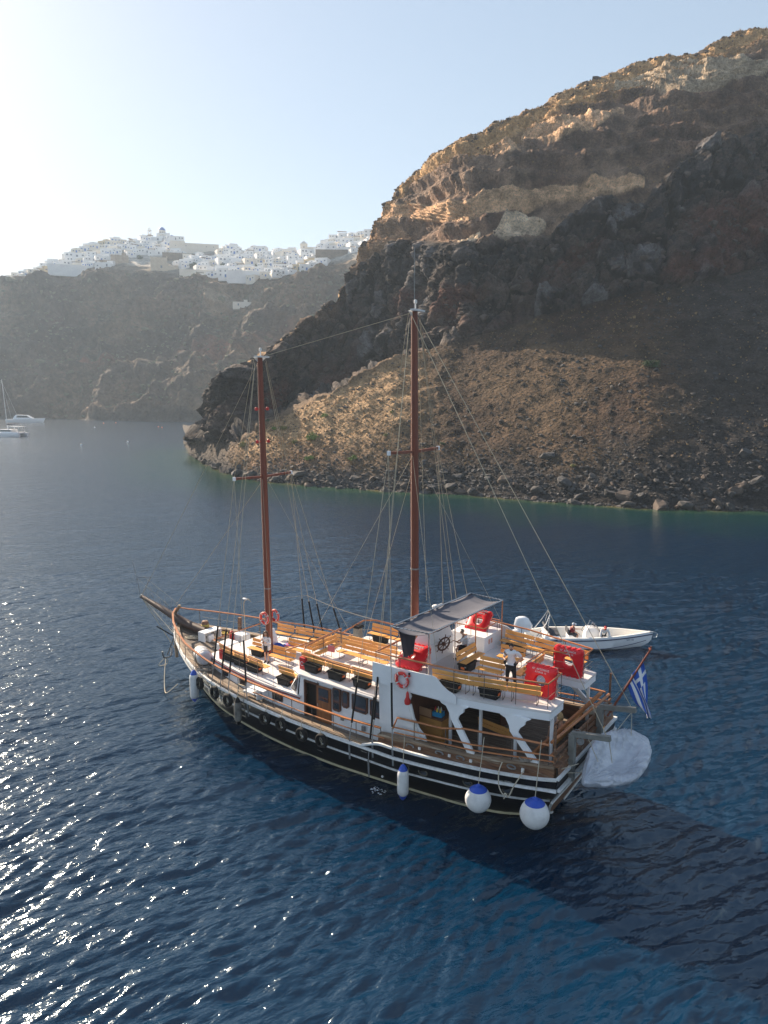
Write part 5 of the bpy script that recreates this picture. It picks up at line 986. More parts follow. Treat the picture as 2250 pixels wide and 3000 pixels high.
for i in range(8): a = i * math.pi / 4; b = MB(); b.tube([(0, .06 * math.cos(a), .06 * math.sin(a)), (0, .3 * math.cos(a), .3 * math.sin(a)), (0, .36 * math.cos(a), .36 * math.sin(a)), (0, .45 * math.cos(a), .45 * math.sin(a))], [.018, .02, .016, .022], 6); b.build('spoke', M_frame, wh)
b = MB(); b.beam((5.5, .45, 5.8), (5.8, .42, 5.75), .06, .06); part(b, 'wheel_shaft', M_steel)
# helm seat
hs = on('helm_seat', (5.0, -.55, UD_Z), math.radians(-6), 'white moulded helm seat behind the steering wheel', 'seat'); b = MB(); b.lathe([(.16, 0), (.05, .04), (.05, .36), (.14, .38)], n=12); b.build('pedestal', M_wht, hs); b = MB(); b.box((0, 0, .43), (.46, .52, .1)); b.build('cushion', M_wht, hs, bevel=.03); b = MB(); b.box((-.26, 0, .72), (.10, .54, .52)); b.build('backrest', M_wht, hs, bevel=.03)
# tall white locker with railed top on the starboard side
lk = empty('deck_locker', (5.45, -2.25, UD_Z)); lk.parent = ship; b = MB(); b.box((0, 0, .34), (1.65, 1.55, .68)); b.box((0, 0, .69), (1.7, 1.6, .04)); b.build('body', M_wht, lk); b = MB(); b.box((-.835, .35, .42), (.02, .12, .22)); b.box((-.835, .12, .42), (.02, .12, .22)); b.build('notice', mat('red notice', (.55, .12, .08), .5, (.7, .6, .5), 20, 2), lk)
railing([(6.25, -1.5, 6.1), (4.66, -1.5, 6.1), (4.66, -3.0, 6.1), (6.25, -3.0, 6.1)], lambda s, t: 5.69, step=.9, mids=(), r=.022, name='locker_rail')
# ---------------- davits, ensign staff
for y in (1.82, -.98):
    dv = empty('davit', (-.85, y, 0)); dv.parent = ship; mg = mat('grey painted timber', (.22, .225, .21), .6, (.15, .15, .14), 3, 5)
    b = MB(); b.beam((.12, 0, 4.18), (-1.25, 0, 4.40), .15, .2); b.build('arm', mg, dv, bevel=.01); b = MB(); b.box((.1, 0, 3.3), (.22, .22, 1.75)); b.build('post', mg, dv); b = MB(); b.lathe([(.02, -.05), (.12, -.05), (.12, .05), (.02, .05)], (0, 0, 0), 12, M=Matrix.Translation((-.2, 0, 3.98)) @ Matrix.Rotation(math.pi / 2, 4, 'X')); b.build('winch_drum', M_gal, dv)
    for x0 in (.02, -.25): b = MB(); b.tube([(x0, 0, 4.3), (x0 - .02, 0, 4.38), (x0 - .18, 0, 4.4), (x0 - .2, 0, 4.32)], .012, 5); b.build('handle', M_gal, dv)
st_ = empty('ensign_staff', (-1.05, -.95, 3.9)); st_.parent = ship; b = MB(); b.tube([(0, 0, 0), (-1.30, -.35, 2.75)], [.05, .032], 8); b.build('staff', M_mast, st_, smooth=True); b = MB(); b.beam((-1.30, -.35, 2.72), (-1.36, -.37, 2.98), .05, .05); b.beam((-1.26, -.50, 2.85), (-1.40, -.22, 2.90), .05, .05); b.build('finial_cross', M_mast, st_)
# ---------------- foredeck fittings
b = MB(); b.lathe([(.17, 0), (.16, .5), (.15, .58), (.20, .66), (.21, .78), (.16, .9), (.04, .93)], (21.9, -.35, 2.55), 14); part(b, 'samson_post', M_brown, smooth=True)
b = MB(); 
for k in range(3): b.torus((21.9, -.35, 3.12 + .05 * k), .21, .028, (.1, .05, 1), 20, 6)
tag(part(b, 'yellow_rope_turns', M_yrope))
wl = empty('windlass', (21.2, -.1, 2.5)); wl.parent = ship; b = MB(); b.box((0, 0, .60), (.55, 1.2, .05)); b.box((.25, .55, .3), (.06, .1, .6)); b.box((0, .57, .36), (.55, .05, .5)); b.box((0, -.57, .36), (.55, .05, .5)); b.build('housing', M_wht, wl); b = MB(); b.box((-.1, .1, .2), (.3, .35, .4)); b.build('gearbox', M_wht, wl); b = MB(); b.lathe([(.12, -.3), (.09, -.1), (.09, .1), (.12, .3)], (0, 0, 0), 12, M=Matrix.Translation((.05, 0, .3)) @ Matrix.Rotation(math.pi / 2, 4, 'X')); b.build('drum', M_gal, wl)
b = MB(); b.box((20.1, -1.35, 2.62), (1.0, .62, .42)); part(b, 'white_hatch', M_wht, bevel=.02); b = MB(); b.box((19.55, .1, 2.62), (.85, .95, .36)); part(b, 'skylight', M_wht, bevel=.02)
b = MB(); b.beam((20.6, -1.75, 2.4), (20.55, -1.75, 3.55), .16, .16); part(b, 'rail_post', M_brown)
lp = empty('deck_lamp', (19.6, -1.3, 2.5)); lp.parent = ship; b = MB(); b.tube(curve([(0, 0, 0), (.05, 0, 1.4), (0, .05, 2.2), (-.25, 0, 2.45), (-.5, 0, 2.35)], 4), .022, 6); b.build('pole', M_wire, lp, smooth=True); b = MB(); b.sphere((-.05, 0, 2.42), (.2, .07, .06), 10, 6); b.build('lamp_head', M_buoy, lp, smooth=True)
# boarding steps by the forward cabin and rope ladder outboard
for (x, y, z) in ((14.25, 3.2, 2.38), (13.95, 3.1, 2.58)): b = MB(); b.box((x, y, z), (.95, .34, .05)); b.box((x - .45, y, z - .15), (.04, .34, .3)); part(b, 'step', M_wht)
lad = empty('rope_ladder'); lad.parent = ship
for x in (14.75, 14.3): b = MB(); b.tube([(x, 3.50, 2.95), (x, 3.74, 2.1), (x, 3.62, 1.2)], .014, 5); b.build('side_rope', M_ropd, lad)
for z in (1.3, 1.6, 1.9, 2.2, 2.5, 2.8): b = MB(); b.beam((14.75, 3.69 - abs(z - 2) * .06, z), (14.3, 3.69 - abs(z - 2) * .06, z), .05, .03); b.build('rung', M_wire, lad)
# portholes aft
for x, z in ((5.35, 1.66), (4.55, 1.66), (2.65, 1.80), (1.15, 1.92)):
    y = side_t(x, z); b = MB(); q = [(x + .20 * math.cos(a), y + .03, z + .135 * math.sin(a)) for a in [i * math.pi / 10 for i in range(20)]]; b.tube(q, .022, 6, closed=True); ph = part(b, 'porthole', mat('bronze rim', (.12, .11, .08), .4)); b = MB(); b.add([(x + .19 * math.cos(a), y + .02, z + .125 * math.sin(a)) for a in [i * math.pi / 10 for i in range(20)]], [tuple(range(20))]); b.build('glass', M_glass, ph)
# paint chips near the waterline are part of the hull material; overboard discharge and its splash
b = MB(); b.lathe([(.05, 0), (.05, .08)], (0, 0, 0), 10, M=Matrix.Translation((6.9, side_t(6.9, .45) - .02, .45)) @ Matrix.Rotation(-math.pi / 2, 4, 'X')); part(b, 'outlet', M_trim)
# anchor at the bow
an = empty('anchor'); an.parent = ship; b = MB(); b.beam((23.9, .35, 2.2), (24.35, .5, 1.15), .06, .06); b.build('shank', M_gal, an); b = MB(); b.beam((24.0, .25, 2.28), (25.1, .6, 2.75), .05, .05); b.build('stock', M_slv, an); b = MB(); b.tube(curve([(24.55, .05, 1.4), (24.35, .25, 1.05), (24.35, .5, .98), (24.3, .8, 1.1), (24.2, .95, 1.5)], 4), [.05] * 17, 6); b.build('fluke', M_gal, an)
b = MB(); b.tube(curve([(24.5, .55, .95), (24.75, .85, .55), (24.95, .6, .35), (24.7, .3, .45), (24.45, .45, .85)], 4), .025, 5, closed=False); part(b, 'mooring_loop', M_rope); b = MB(); b.tube(curve([(24.5, .5, .95), (23.6, 1.3, .45), (22.4, 2.2, .05), (21.6, 2.6, .25), (20.8, 2.5, .9)], 5), .022, 5); part(b, 'bow_line', M_rope)
# ================================================================== THINGS ON AND ROUND THE SHIP
def text_geo(txt, size=.1, depth=.004):
    cu = bpy.data.curves.new('writing', 'FONT'); cu.body = txt; cu.size = size; cu.extrude = depth; cu.align_x = 'CENTER'; cu.align_y = 'CENTER'; cu.resolution_u = 2
    o = bpy.data.objects.new('writing', cu); COL.objects.link(o); dg = bpy.context.evaluated_depsgraph_get(); me_ = bpy.data.meshes.new_from_object(o.evaluated_get(dg))
    V = [tuple(v.co) for v in me_.vertices]; F = [tuple(p.vertices) for p in me_.polygons]; bpy.data.objects.remove(o); bpy.data.curves.remove(cu); bpy.data.meshes.remove(me_); return V, F
# ---- benches
def bench(L):
    e = empty('deck_bench'); n_ = 3 if L > 1.7 else 2
    for y, z in ((.13, .385), (.30, .385)): b = MB(); b.box((0, y, z), (L, .165, .036)); b.build('seat_board', M_pine, e)
    for y, z in ((-.045, .53), (-.08, .735)): b = MB(); b.beam((-L / 2, y, z), (L / 2, y, z), .034, .165, up=(0, -.17, 1)); b.build('back_board', M_pine, e)
    for i in range(n_):
        x = -L / 2 + .14 + (L - .28) * i / (n_ - 1); b = MB()
        b.tube([(x, -.02, 0), (x, .02, .37), (x, -.04, .5), (x, -.10, .83)], .011, 5); b.tube([(x, .36, 0), (x, .33, .36)], .011, 5); b.tube([(x, -.02, .006), (x, .36, .006)], .011, 5); b.tube([(x, .0, .362), (x, .36, .362)], .011, 5); b.build('leg_frame', M_rod, e)
    return e
BP = {}
def put_bench(s, t, z, rz, L, label, grp):
    k = round(L, 1)
    if k not in BP: BP[k] = bench(k); e = BP[k]
    else: e = copy_tree(BP[k])
    e.location = WP(s, t, z); e.rotation_euler = (0, 0, HD + rz); e.scale = (1, 1, .95); tag(e, label, 'bench', grp); return e
PI = math.pi; GA, GM, GF = 'benches on the raised aft deck', 'benches on the cabin roof amidships', 'benches on the forward cabin roof'
def line_t(s, pts): return float(np.interp(s, [p[0] for p in pts], [p[1] for p in pts]))
for i, (s0, s1, w) in enumerate([(4.45, 3.0, 'forward'), (2.95, 1.62, 'middle'), (1.57, .4, 'aftmost')]):
    f = lambda s: line_t(s, [(.3, 2.02), (3.3, 2.80), (6, 3.0)]); ang = math.atan2(f(s0) - f(s1), s0 - s1)
    put_bench((s0 + s1) / 2, (f(s0) + f(s1)) / 2, UD_Z, PI + ang, math.hypot(s0 - s1, f(s0) - f(s1)), f'{w} bench with its back to the near rail of the raised aft deck', GA)
for i, (s0, s1, w) in enumerate([(4.35, 2.85, 'forward'), (2.80, 1.55, 'middle'), (1.5, .3, 'aftmost')]):
    f = lambda s: -line_t(s, [(.3, 2.30), (2.8, 2.62), (4.4, 2.84)]); ang = math.atan2(f(s0) - f(s1), s0 - s1)
    put_bench((s0 + s1) / 2, (f(s0) + f(s1)) / 2, UD_Z, ang, math.hypot(s0 - s1, f(s0) - f(s1)), f'{w} bench along the far rail of the raised aft deck', GA)
put_bench(4.5, .18, UD_Z, PI / 2, 1.55, 'crosswise bench right behind the helm seat', GA); put_bench(3.1, .70, UD_Z, .05, 1.15, 'short bench just left of the standing man', GA)
put_bench(3.05, -1.0, UD_Z, .03, 1.15, 'short bench behind the standing man', GA); put_bench(1.78, -.2, UD_Z, -PI / 2, 1.85, 'crosswise bench half hidden by the near red float', GA)
for s0, s1, w in [(11.75, 10.35, 'forward'), (10.3, 8.9, 'middle'), (8.85, 7.4, 'aftmost')]: put_bench((s0 + s1) / 2, 2.40, MR_Z, PI, 1.4, f'{w} bench at the near edge of the roof over the cabin door', GM)
for s0, s1, w in [(11.2, 9.85, 'forward'), (9.8, 8.45, 'aft')]: put_bench((s0 + s1) / 2, .28, MR_Z, .03, 1.35, f'{w} one of two centre benches facing the camera amidships', GM); put_bench((s0 + s1) / 2 + .2, -.62, MR_Z, PI + .05, 1.35, f'{w} centre bench facing away amidships', GM)
for s0, s1, w in [(11.7, 10.05, 'forward'), (10.0, 8.35, 'aft')]: put_bench((s0 + s1) / 2, -2.62, MR_Z, 0, 1.65, f'{w} bench at the far rail amidships beyond the curtain', GM)
put_bench(11.95, .6, MR_Z, PI / 2, 1.75, 'crosswise bench at the step between the two cabin roofs', GM)
for s0, s1, w in [(17.9, 16.75, 'forward'), (16.7, 15.55, 'middle'), (15.5, 14.35, 'aftmost')]:
    put_bench((s0 + s1) / 2, line_t((s0 + s1) / 2, [(14.3, 2.32), (17.9, 1.95)]), FR_Z, PI - .10, 1.15, f'{w} bench at the near edge of the forward roof', GF); put_bench((s0 + s1) / 2, -line_t((s0 + s1) / 2, [(14.3, 2.62), (17.9, 2.05)]), FR_Z, .14, 1.15, f'{w} bench at the far rail of the forward roof', GF)
put_bench(13.6, -2.68, FR_Z, .03, 1.3, 'far bench beside the step up to the midship roof', GF)
put_bench(16.65, .42, FR_Z, .05, 1.1, 'bench left of the fore mast foot with a dark box under it', GF); put_bench(14.8, .55, FR_Z, .06, 1.5, 'long centre bench in front of the standing woman', GF); put_bench(14.9, -.72, FR_Z, .06, 1.6, 'long centre bench behind the standing woman', GF); put_bench(12.85, 2.28, FR_Z, PI, 1.0, 'lone short bench at the near edge beside the slanted window', GF)
put_bench(2.9, .75, 2.4, PI - .15, 1.5, 'bench in the shaded lower saloon between the white posts', 'benches on the lower aft deck'); put_bench(.35, -.5, 2.55, -PI / 2, 2.5, 'crosswise bench at the stern with the blonde woman', 'benches on the lower aft deck')
for k, e in list(BP.items()):
    if not e.get('label'): [bpy.data.objects.remove(c) for c in list(e.children)]; bpy.data.objects.remove(e)
# ---- black life jacket boxes
def lj_box():
    e = empty('storage_box'); b = MB(); b.loft([[(-.33, -.20, 0), (.33, -.20, 0), (.33, .20, 0), (-.33, .20, 0)], [(-.37, -.23, .30), (.37, -.23, .30), (.37, .23, .30), (-.37, .23, .30)]], caps=True); b.build('box_body', M_crate, e, bevel=.015)
    b = MB(); b.box((0, 0, .33), (.80, .50, .06)); 
    for i in range(11): b.box((-.35 + .07 * i, 0, .37), (.028, .42, .02))
    b.build('lid', M_crate, e); b = MB(); b.box((.372, 0, .2), (.02, .16, .09)); b.build('orange_label', M_orange, e); b = MB(); b.box((.385, .13, .27), (.03, .07, .05)); b.build('latch', M_gal, e); return e
BX = lj_box(); first = True
for s, t, z, rz, lb in [(3.75, 2.75, UD_Z, PI, 'black storage box behind the swept down end of the white side screen'), (2.25, 2.42, UD_Z, PI, 'black ribbed storage box under the near rail benches of the aft deck'), (4.25, .65, UD_Z, PI / 2, 'black storage box under the crosswise bench behind the helm'),
    (11.05, 2.48, MR_Z, PI, 'black storage box over the cabin door, beside the red cabinet'), (9.65, 2.50, MR_Z, PI, 'black storage box above the sliding door'), (8.25, 2.50, MR_Z, PI, 'black storage box next to the white side screen'),
    (17.2, 1.85, FR_Z, PI, 'black storage box beside the red cabinet near the bow'), (16.3, 2.0, FR_Z, PI, 'dark box under the middle near bench of the forward roof'), (15.2, 2.15, FR_Z, PI, 'dark box under the aftmost near bench of the forward roof'), (12.85, 2.42, FR_Z, PI, 'black box under the lone short bench beside the slanted window'), (16.6, .55, FR_Z, 0, 'dark box under the bench left of the fore mast'), (15.2, -2.35, FR_Z, 0, 'dark box under the far benches of the forward roof'), (10.9, -2.35, MR_Z, 0, 'dark box under the far benches amidships'), (3.6, -2.45, UD_Z, 0, 'dark box under the far rail benches of the aft deck')]:
    e = BX if first else copy_tree(BX); first = False; e.location = WP(s, t, z); e.rotation_euler = (0, 0, HD + rz); tag(e, lb, 'storage box', 'black storage boxes under the benches')
# ---- buoyant floats (red squares with a round hole)
def buoyant(loc, rot, label, hole=.21, S=.58, T=.13):
    e = empty('rescue_float'); e.matrix_world = Matrix.Translation(WP(*loc)) @ Matrix.Rotation(HD, 4, 'Z') @ rot; n = 72; b = MB()
    def sq(a, R): c, s_ = math.cos(a), math.sin(a); k = (abs(c) ** 24 + abs(s_) ** 24) ** (-1 / 24); return (R * c * k, R * s_ * k)
    rings = []
    for i in range(n):
        a = 2 * PI * i / n; o1, o2 = sq(a, S), sq(a, S - .05); c1 = (hole * math.cos(a), hole * math.sin(a)); c2 = ((hole + .04) * math.cos(a), (hole + .04) * math.sin(a))
        rings.append([(o1[0], o1[1], -T + .05), (o1[0], o1[1], T - .05), (o2[0], o2[1], T), (c2[0], c2[1], T), (c1[0], c1[1], T - .05), (c1[0], c1[1], -T + .05), (c2[0], c2[1], -T), (o2[0], o2[1], -T)])
    b.loft(rings, closed=True); b.build('float_body', M_red, e, smooth=True); b = MB()
    for i in range(-2, 3):
        for sg in (1, -1):
            b.box((i * .21, sg * (S + .008), 0), (.11, .05, .22)); b.box((sg * (S + .008), i * .21, 0), (.05, .11, .22))
    b.build('moulded_lugs', M_red, e, bevel=.012); b = MB(); pts = []
    for i in range(33): a = 2 * PI * i / 32; o1 = sq(a, S + .04); pts.append((o1[0] * (1 + .02 * math.sin(a * 12)), o1[1] * (1 + .02 * math.sin(a * 12)), .02 * math.sin(a * 9)))
    b.tube(pts[:-1], .010, 5, closed=True); b.build('grab_line', M_rope, e)
    b = MB(); 
    for txt, y, sz in (('ΑΓ. ΑΡΣΕΝΙΟΣ', .44, .10), ('ΑΤΟΜΑ 10', .33, .09)): V, F = text_geo(txt, sz); b.add([(v[0], v[1] + y, v[2] + T + .005) for v in V], F)
    b.build('lettering', M_wht, e); return tag(e, label, 'rescue float', 'red rescue floats on the aft deck')
RX = lambda d: Matrix.Rotation(math.radians(d), 4, 'X'); RZ = lambda d: Matrix.Rotation(math.radians(d), 4, 'Z')
UP = RZ(180) @ RX(90)                   # face of the float looks to port
buoyant((.72, -1.28, 5.60), UP, 'upright square red float with a round hole at the far side of the stern gap'); buoyant((.80, 1.18, 5.58), UP @ RX(-8), 'upright red float with white lettering behind the corner rail nearest the flag')
buoyant((6.25, 1.62, 5.42), RZ(180) @ RX(38), 'red float leaning against the mast foot under the awning curtain', hole=.12); buoyant((5.5, -2.55, 6.02), RZ(180) @ RX(48), 'red float resting on the white deck locker inside its rail', S=.5)
# ---- life rings
def ring(M4, label, name='life_ring'):
    e = empty(name); e.matrix_world = M4; b = MB(); b.torus((0, 0, 0), .265, .068, n=36, m=12); b.build('ring_body', M_ring, e, smooth=True); b = MB()
    for a in (35, 125, 215, 305):
        a0 = math.radians(a); pts = [(.265 * math.cos(a0 + d), .265 * math.sin(a0 + d), 0) for d in (-.09, -.03, .03, .09)]; b.tube(pts, .0715, 12)
    b.build('reflective_band', mat('reflective tape', (.62, .62, .60), .35), e); b = MB(); pts = []
    for i in range(32): a0 = 2 * PI * i / 32; r_ = .338 + .03 * abs(math.sin(2 * (a0 - math.radians(35)))); pts.append((r_ * math.cos(a0), r_ * math.sin(a0), .01))
    b.tube(pts, .009, 5, closed=True); b.tube([(-.2, .25, .09), (-.26, -.1, .09), (-.3, -.28, .03)], .009, 5); b.build('grab_line', M_rope, e); b = MB()
    for txt, c in (('ΑΓ. ΑΡΣΕΝΙΟΣ', 0.0), ('ΠΕΙΡ 5157', 200.0)):
        for i, ch in enumerate(txt):
            if ch == ' ': continue
            V, F = text_geo(ch, .085); a0 = math.radians(c + (len(txt) - 1) * 6.0 - i * 12.0); ca, sa = math.cos(a0 - PI / 2), math.sin(a0 - PI / 2)
            b.add([(.265 * math.cos(a0) + v[0] * ca - v[1] * sa, .265 * math.sin(a0) + v[0] * sa + v[1] * ca, .069 + v[2]) for v in V], F)
    b.build('lettering', M_wht, e); return tag(e, label, 'life ring', 'red and white life rings')
WM = lambda loc, R: Matrix.Translation(WP(*loc)) @ Matrix.Rotation(HD, 4, 'Z') @ R
ring(WM((5.62, 3.34, 5.14), UP), 'life ring hanging on the white side screen'); ring(WM((16.42, .26, 4.80), UP), 'life ring hanging on the near side of the fore mast'); ring(WM((16.18, -.26, 4.86), RZ(175) @ RX(90)), 'life ring half hidden behind the fore mast')
e = on('throw_bag', (5.35, 3.34, 4.55), 0, 'red throw bag hanging below the life ring on the side screen', 'throw bag'); b = MB(); b.lathe([(.02, -.36), (.11, -.33), (.13, -.2), (.07, -.05), (.06, .1), (.03, .18)], n=10); b.build('bag', M_red2, e, smooth=True); b = MB(); b.tube([(0, 0, .15), (.02, 0, .35)], .008, 4); b.build('cord', M_rope, e)
e = on('ring_light', (5.28, 3.33, 5.38), 0, 'small red and black ring light clipped beside the life ring', 'light'); b = MB(); b.sphere((0, 0, 0), .055, 10, 6); b.build('lens', M_red2, e, smooth=True); b = MB(); b.sphere((0, 0, .085), .05, 10, 6); b.build('cap', M_slv, e, smooth=True)
# ---- fenders and tyres
def rope_up(e, p, q, r=.014): b = MB(); b.tube([p, q], r, 5); b.build('hanging_rope', M_rope, e)
def cyl_fender(loc, label, R=.22, L=1.2, m_=None, cap=None, top=1.0, tilt=0):
    e = on('fender', loc, 0, label, 'fender', 'fenders hung along the near side'); h = L / 2; b = MB(); b.lathe([(R * .55, -h + .02), (R * .92, -h + .12), (R, -h + .25), (R, h - .25), (R * .92, h - .12), (R * .55, h - .02)], n=20); b.build('fender_body', m_ or M_buoy, e, smooth=True)
    for sg in (1, -1): b = MB(); b.lathe([(R * .56, sg * (h - .03)), (R * .80, sg * (h - .06)), (R * .5, sg * (h + .08)), (R * .2, sg * (h + .16)), (.03, sg * (h + .17))][::1], n=16); b.build('end_cap', cap or M_blue, e, smooth=True)
    rope_up(e, (0, 0, h + .15), (0, -.1 if top > .5 else 0, h + top)); return e
cyl_fender((5.10, 3.98, 1.32), 'white cylindrical fender with blue ends hanging amidships of the stern quarter', .225, 1.15, top=1.35); cyl_fender((18.25, 3.42, 1.75), 'white cylindrical fender with blue ends near the bow beside the first tyre', .22, 1.35, top=.9)
cyl_fender((14.5, 3.92, 1.62), 'grimy dark fender hanging among the tyres under the rope ladder', .175, 1.05, mat('dirty fender', (.07, .065, .06), .6, (.20, .19, .17), 3, 6), M_slv, top=.9)
def ball(loc, R, label, top):
    e = on('ball_fender', loc, 0, label, 'fender', 'fenders hung along the near side'); b = MB(); prof = []
    for i in range(17): a = PI * i / 16; z = -math.cos(a); r_ = math.sin(a) * (1 - .10 * max(z, 0) ** 1.2); prof.append((max(r_ * R, .01), z * R * (1.08 if z > 0 else 1)))
    cut = R * .86; b.lathe([p for p in prof if p[1] <= cut], n=28); b.build('fender_body', M_buoy, e, smooth=True); b = MB(); top_p = [p for p in prof if p[1] > cut - .06]; b.lathe([(p[0] + .008, p[1]) for p in top_p[:-1]] + [(.10, R * 1.1), (.05, R * 1.2), (.02, R * 1.22)], n=24); b.build('blue_cap', M_blue, e, smooth=True); rope_up(e, (0, 0, R * 1.2), (0, -.35, R + top)); return e
ball((1.88, 3.86, 1.72), .475, 'big white ball fender left of the other at the stern quarter', 1.75); ball((-.20, 3.62, 1.80), .515, 'biggest white ball fender right at the stern corner', 2.05)
TL = ['first tyre from the bow, beside the white fender', 'second tyre from the bow', 'third tyre from the bow, left of the dark fender', 'first tyre of the four right of the dark fender', 'second tyre of the four right of the dark fender', 'third tyre of the four right of the dark fender', 'last tyre toward the stern, below the sliding door']
def tyre():
    e = empty('tyre_fender'); b = MB(); prof = [(.19, -.085), (.25, -.105), (.295, -.085), (.315, -.05), (.32, 0), (.315, .05), (.295, .085), (.25, .105), (.19, .085), (.175, .06), (.26, .03), (.265, 0), (.26, -.03), (.175, -.06)]
    rings = [[(r * math.cos(a), y, r * math.sin(a)) for r, y in prof] for a in [2 * PI * i / 32 for i in range(32)]]; b.loft(rings, closed=True); b.build('tyre', M_tyre, e, smooth=True); b = MB(); b.tube([(0, .03, .24), (.06, .02, .05), (-.02, 0, -.2)], .012, 5); b.tube([(0, .03, .24), (-.05, .02, .02), (.08, 0, -.19)], .012, 5); b.tube([(0, .0, .24), (0, -.12, .55), (.03, -.2, .62)], .016, 5); b.build('lashing', M_rope, e); return e
TY = tyre()
for i, (s, t, z) in enumerate([(17.8, 3.42, 2.0), (16.5, 3.60, 1.90), (15.42, 3.72, 1.84), (12.8, 3.84, 1.70), (11.75, 3.87, 1.73), (10.5, 3.90, 1.63), (9.35, 3.90, 1.70)]):
    e = TY if i == 0 else copy_tree(TY); e.location = WP(s, t, z); e.rotation_euler = (.04, .1 * (i - 3), HD + [-.30, -.2, -.12, 0, .02, -.03, .02][i]); tag(e, 'worn black ' + TL[i], 'tyre fender', 'tyre fenders along the near side')
# ---- dinghy under a silver cover, hung from the davits
e = empty('covered_dinghy', WP(-1.92, .40, 3.0), 0, 'dinghy wrapped in a crumpled silver cover hanging from the stern davits', 'dinghy')
ax = Vector((-.62, -3.05, .22)).normalized(); ay = Vector((-.86, .10, -.50)); ay = (ay - ax * ay.dot(ax)).normalized(); az_ = ax.cross(ay)
if az_.z < 0: az_ = -az_
R3 = Matrix.Rotation(HD, 3, 'Z'); ax, ay, az_ = R3 @ ax, R3 @ ay, R3 @ az_
rows = []; NU, NV = 150, 90
def outline(a):
    c, s_ = math.cos(a), math.sin(a); x = 1.98 * (abs(c) ** 1.12) * (1 if c > 0 else -1); y = .95 * (abs(s_) ** 1.12) * (1 if s_ > 0 else -1); 
    if x < 0: y *= 1 - .42 * (-x / 1.98) ** 1.6; x *= 1.12
    return x, y
for j in range(NV + 1):
    v = j / NV * PI; r_ = math.sin(v); lev = -math.cos(v); row_ = []
    for i in range(NU):
        a = 2 * PI * i / NU; x, y = outline(a); f = r_ ** .55 if lev > 0 else r_ ** .45; px_, py2 = x * f, y * f
        z = .27 * lev
        if lev > 0: rr_ = min(f, 1); z = .27 * math.sqrt(max(0, 1 - ((rr_ - .80) / .24) ** 2)) if rr_ > .62 else .175 * (rr_ / .62) - .0; z = z * .9 - .26 * (1 - rr_) ** 1.2
        row_.append((px_, py2, z))
    rows.append(row_)
Pn = np.array(rows).reshape(-1, 3); wob = fbm(Pn * .8, 3, 309); fine = fbm(Pn * 3.0, 3, 305); ang_ = np.arctan2(Pn[:, 1], Pn[:, 0]); topm = np.clip(Pn[:, 2] * 8 + .8, 0, 1)
def fan(px_, py_, fr, amp, reach):            # sharp creases pulled out from one tied point
    d = np.hypot(Pn[:, 0] - px_, Pn[:, 1] - py_); a = np.arctan2(Pn[:, 1] - py_, Pn[:, 0] - px_) + .10 * wob; q = 1 - np.abs(np.sin(a * fr + 1.5 * wob)); return amp * (q ** 2 - .35) * np.clip(d / .5, 0, 1) * np.exp(-((d / reach) ** 2))
Pn[:, 2] += (fan(-.25, .35, 11, .13, 1.5) + fan(-2.3, 0, 17, .10, 1.9) + fan(1.2, -1.1, 9, .13, 1.3) + fan(1.9, .9, 8, .09, 1.3) + wob * .10) * topm + fine * .012
Pn[:, :2] *= (1 + .035 * wob + .008 * np.sin(ang_ * 23 + 4 * wob))[:, None]
Wd = [tuple(ax * p[0] + ay * p[1] + az_ * p[2]) for p in Pn]; b = MB(); b.loft([Wd[j * NU:(j + 1) * NU] for j in range(NV + 1)]); b.build('silver_cover', mat('silver tarpaulin', (.38, .41, .47), .38, (.52, .55, .61), 2.0, 6, bump=.25, bscale=4, metal=.2, stretch=(.5, 2.0, 1)), e, smooth='all')
for p0, p1 in (((-1.25, 1.82, 4.30), (-1.6, 1.5, 3.25)), ((-1.95, -.98, 4.33), (-2.0, -.9, 3.35)), ((-1.95, -.98, 4.3), (-1.5, -.75, 3.5)), ((-2.05, 1.82, 4.35), (-2.0, 1.2, 3.2))):
    b = MB(); a_, c_ = Vector(WP(*p0)) - e.location, Vector(WP(*p1)) - e.location; b.tube([a_, c_], .014, 5); b.build('hoisting_line', M_rope, e)
# ---- ensign
e = empty('greek_ensign', WP(-2.15, -1.25, 6.28), HD, 'blue and white striped cross ensign drooping from the stern staff', 'flag'); NU, NV = 37, 34; top = Vector((0, 0, 0)); low = Vector((.52, .12, -1.02)); rr_ = Vector((-.80, -.595, 0)); dd_ = Vector((.595, -.80, 0)); V = []
for i in range(NU):
    u = i / (NU - 1)
    for j in range(NV):
        v = j / (NV - 1); h0 = top.lerp(low, u); g = v ** .9; p = h0 * (1 - .80 * min(1, v * 1.15)) + (rr_ * (.42 * v ** .7 + .05 * math.sin(9 * u + 5 * v)) + Vector((0, 0, -2.25 * g + .16 * u * v)) + dd_ * (.12 * math.sin(13 * u + 1.5 * v) * (v ** .5))); p.z += -.55 * u * v * (1 - v); V.append(tuple(p))
F, mi = [], []
for i in range(NU - 1):
    for j in range(NV - 1):
        F.append((i * NV + j, i * NV + j + 1, (i + 1) * NV + j + 1, (i + 1) * NV + j)); u, v = (i + .5) / (NU - 1), (j + .5) / (NV - 1); st9 = int(u * 9); w = st9 % 2 == 1
        if u < 5 / 9 and v < .30: w = abs(u - 2.5 / 9) < .5 / 9 or abs(v - .15) < .03
        mi.append(1 if w else 0)
b = MB(); b.v = V; b.f = F; b.m = mi; o = b.build('flag_cloth', [mat('flag blue', (.02, .10, .46), .8), mat('flag white', (.75, .76, .78), .8)], e, smooth='all'); o.modifiers.new('t', 'SOLIDIFY').thickness = .006; b = MB(); b.tube([(0, 0, .15), (0, 0, 0), tuple(low), (1.0, .25, -1.7)], .008, 4); b.build('halyard', M_rope, e)
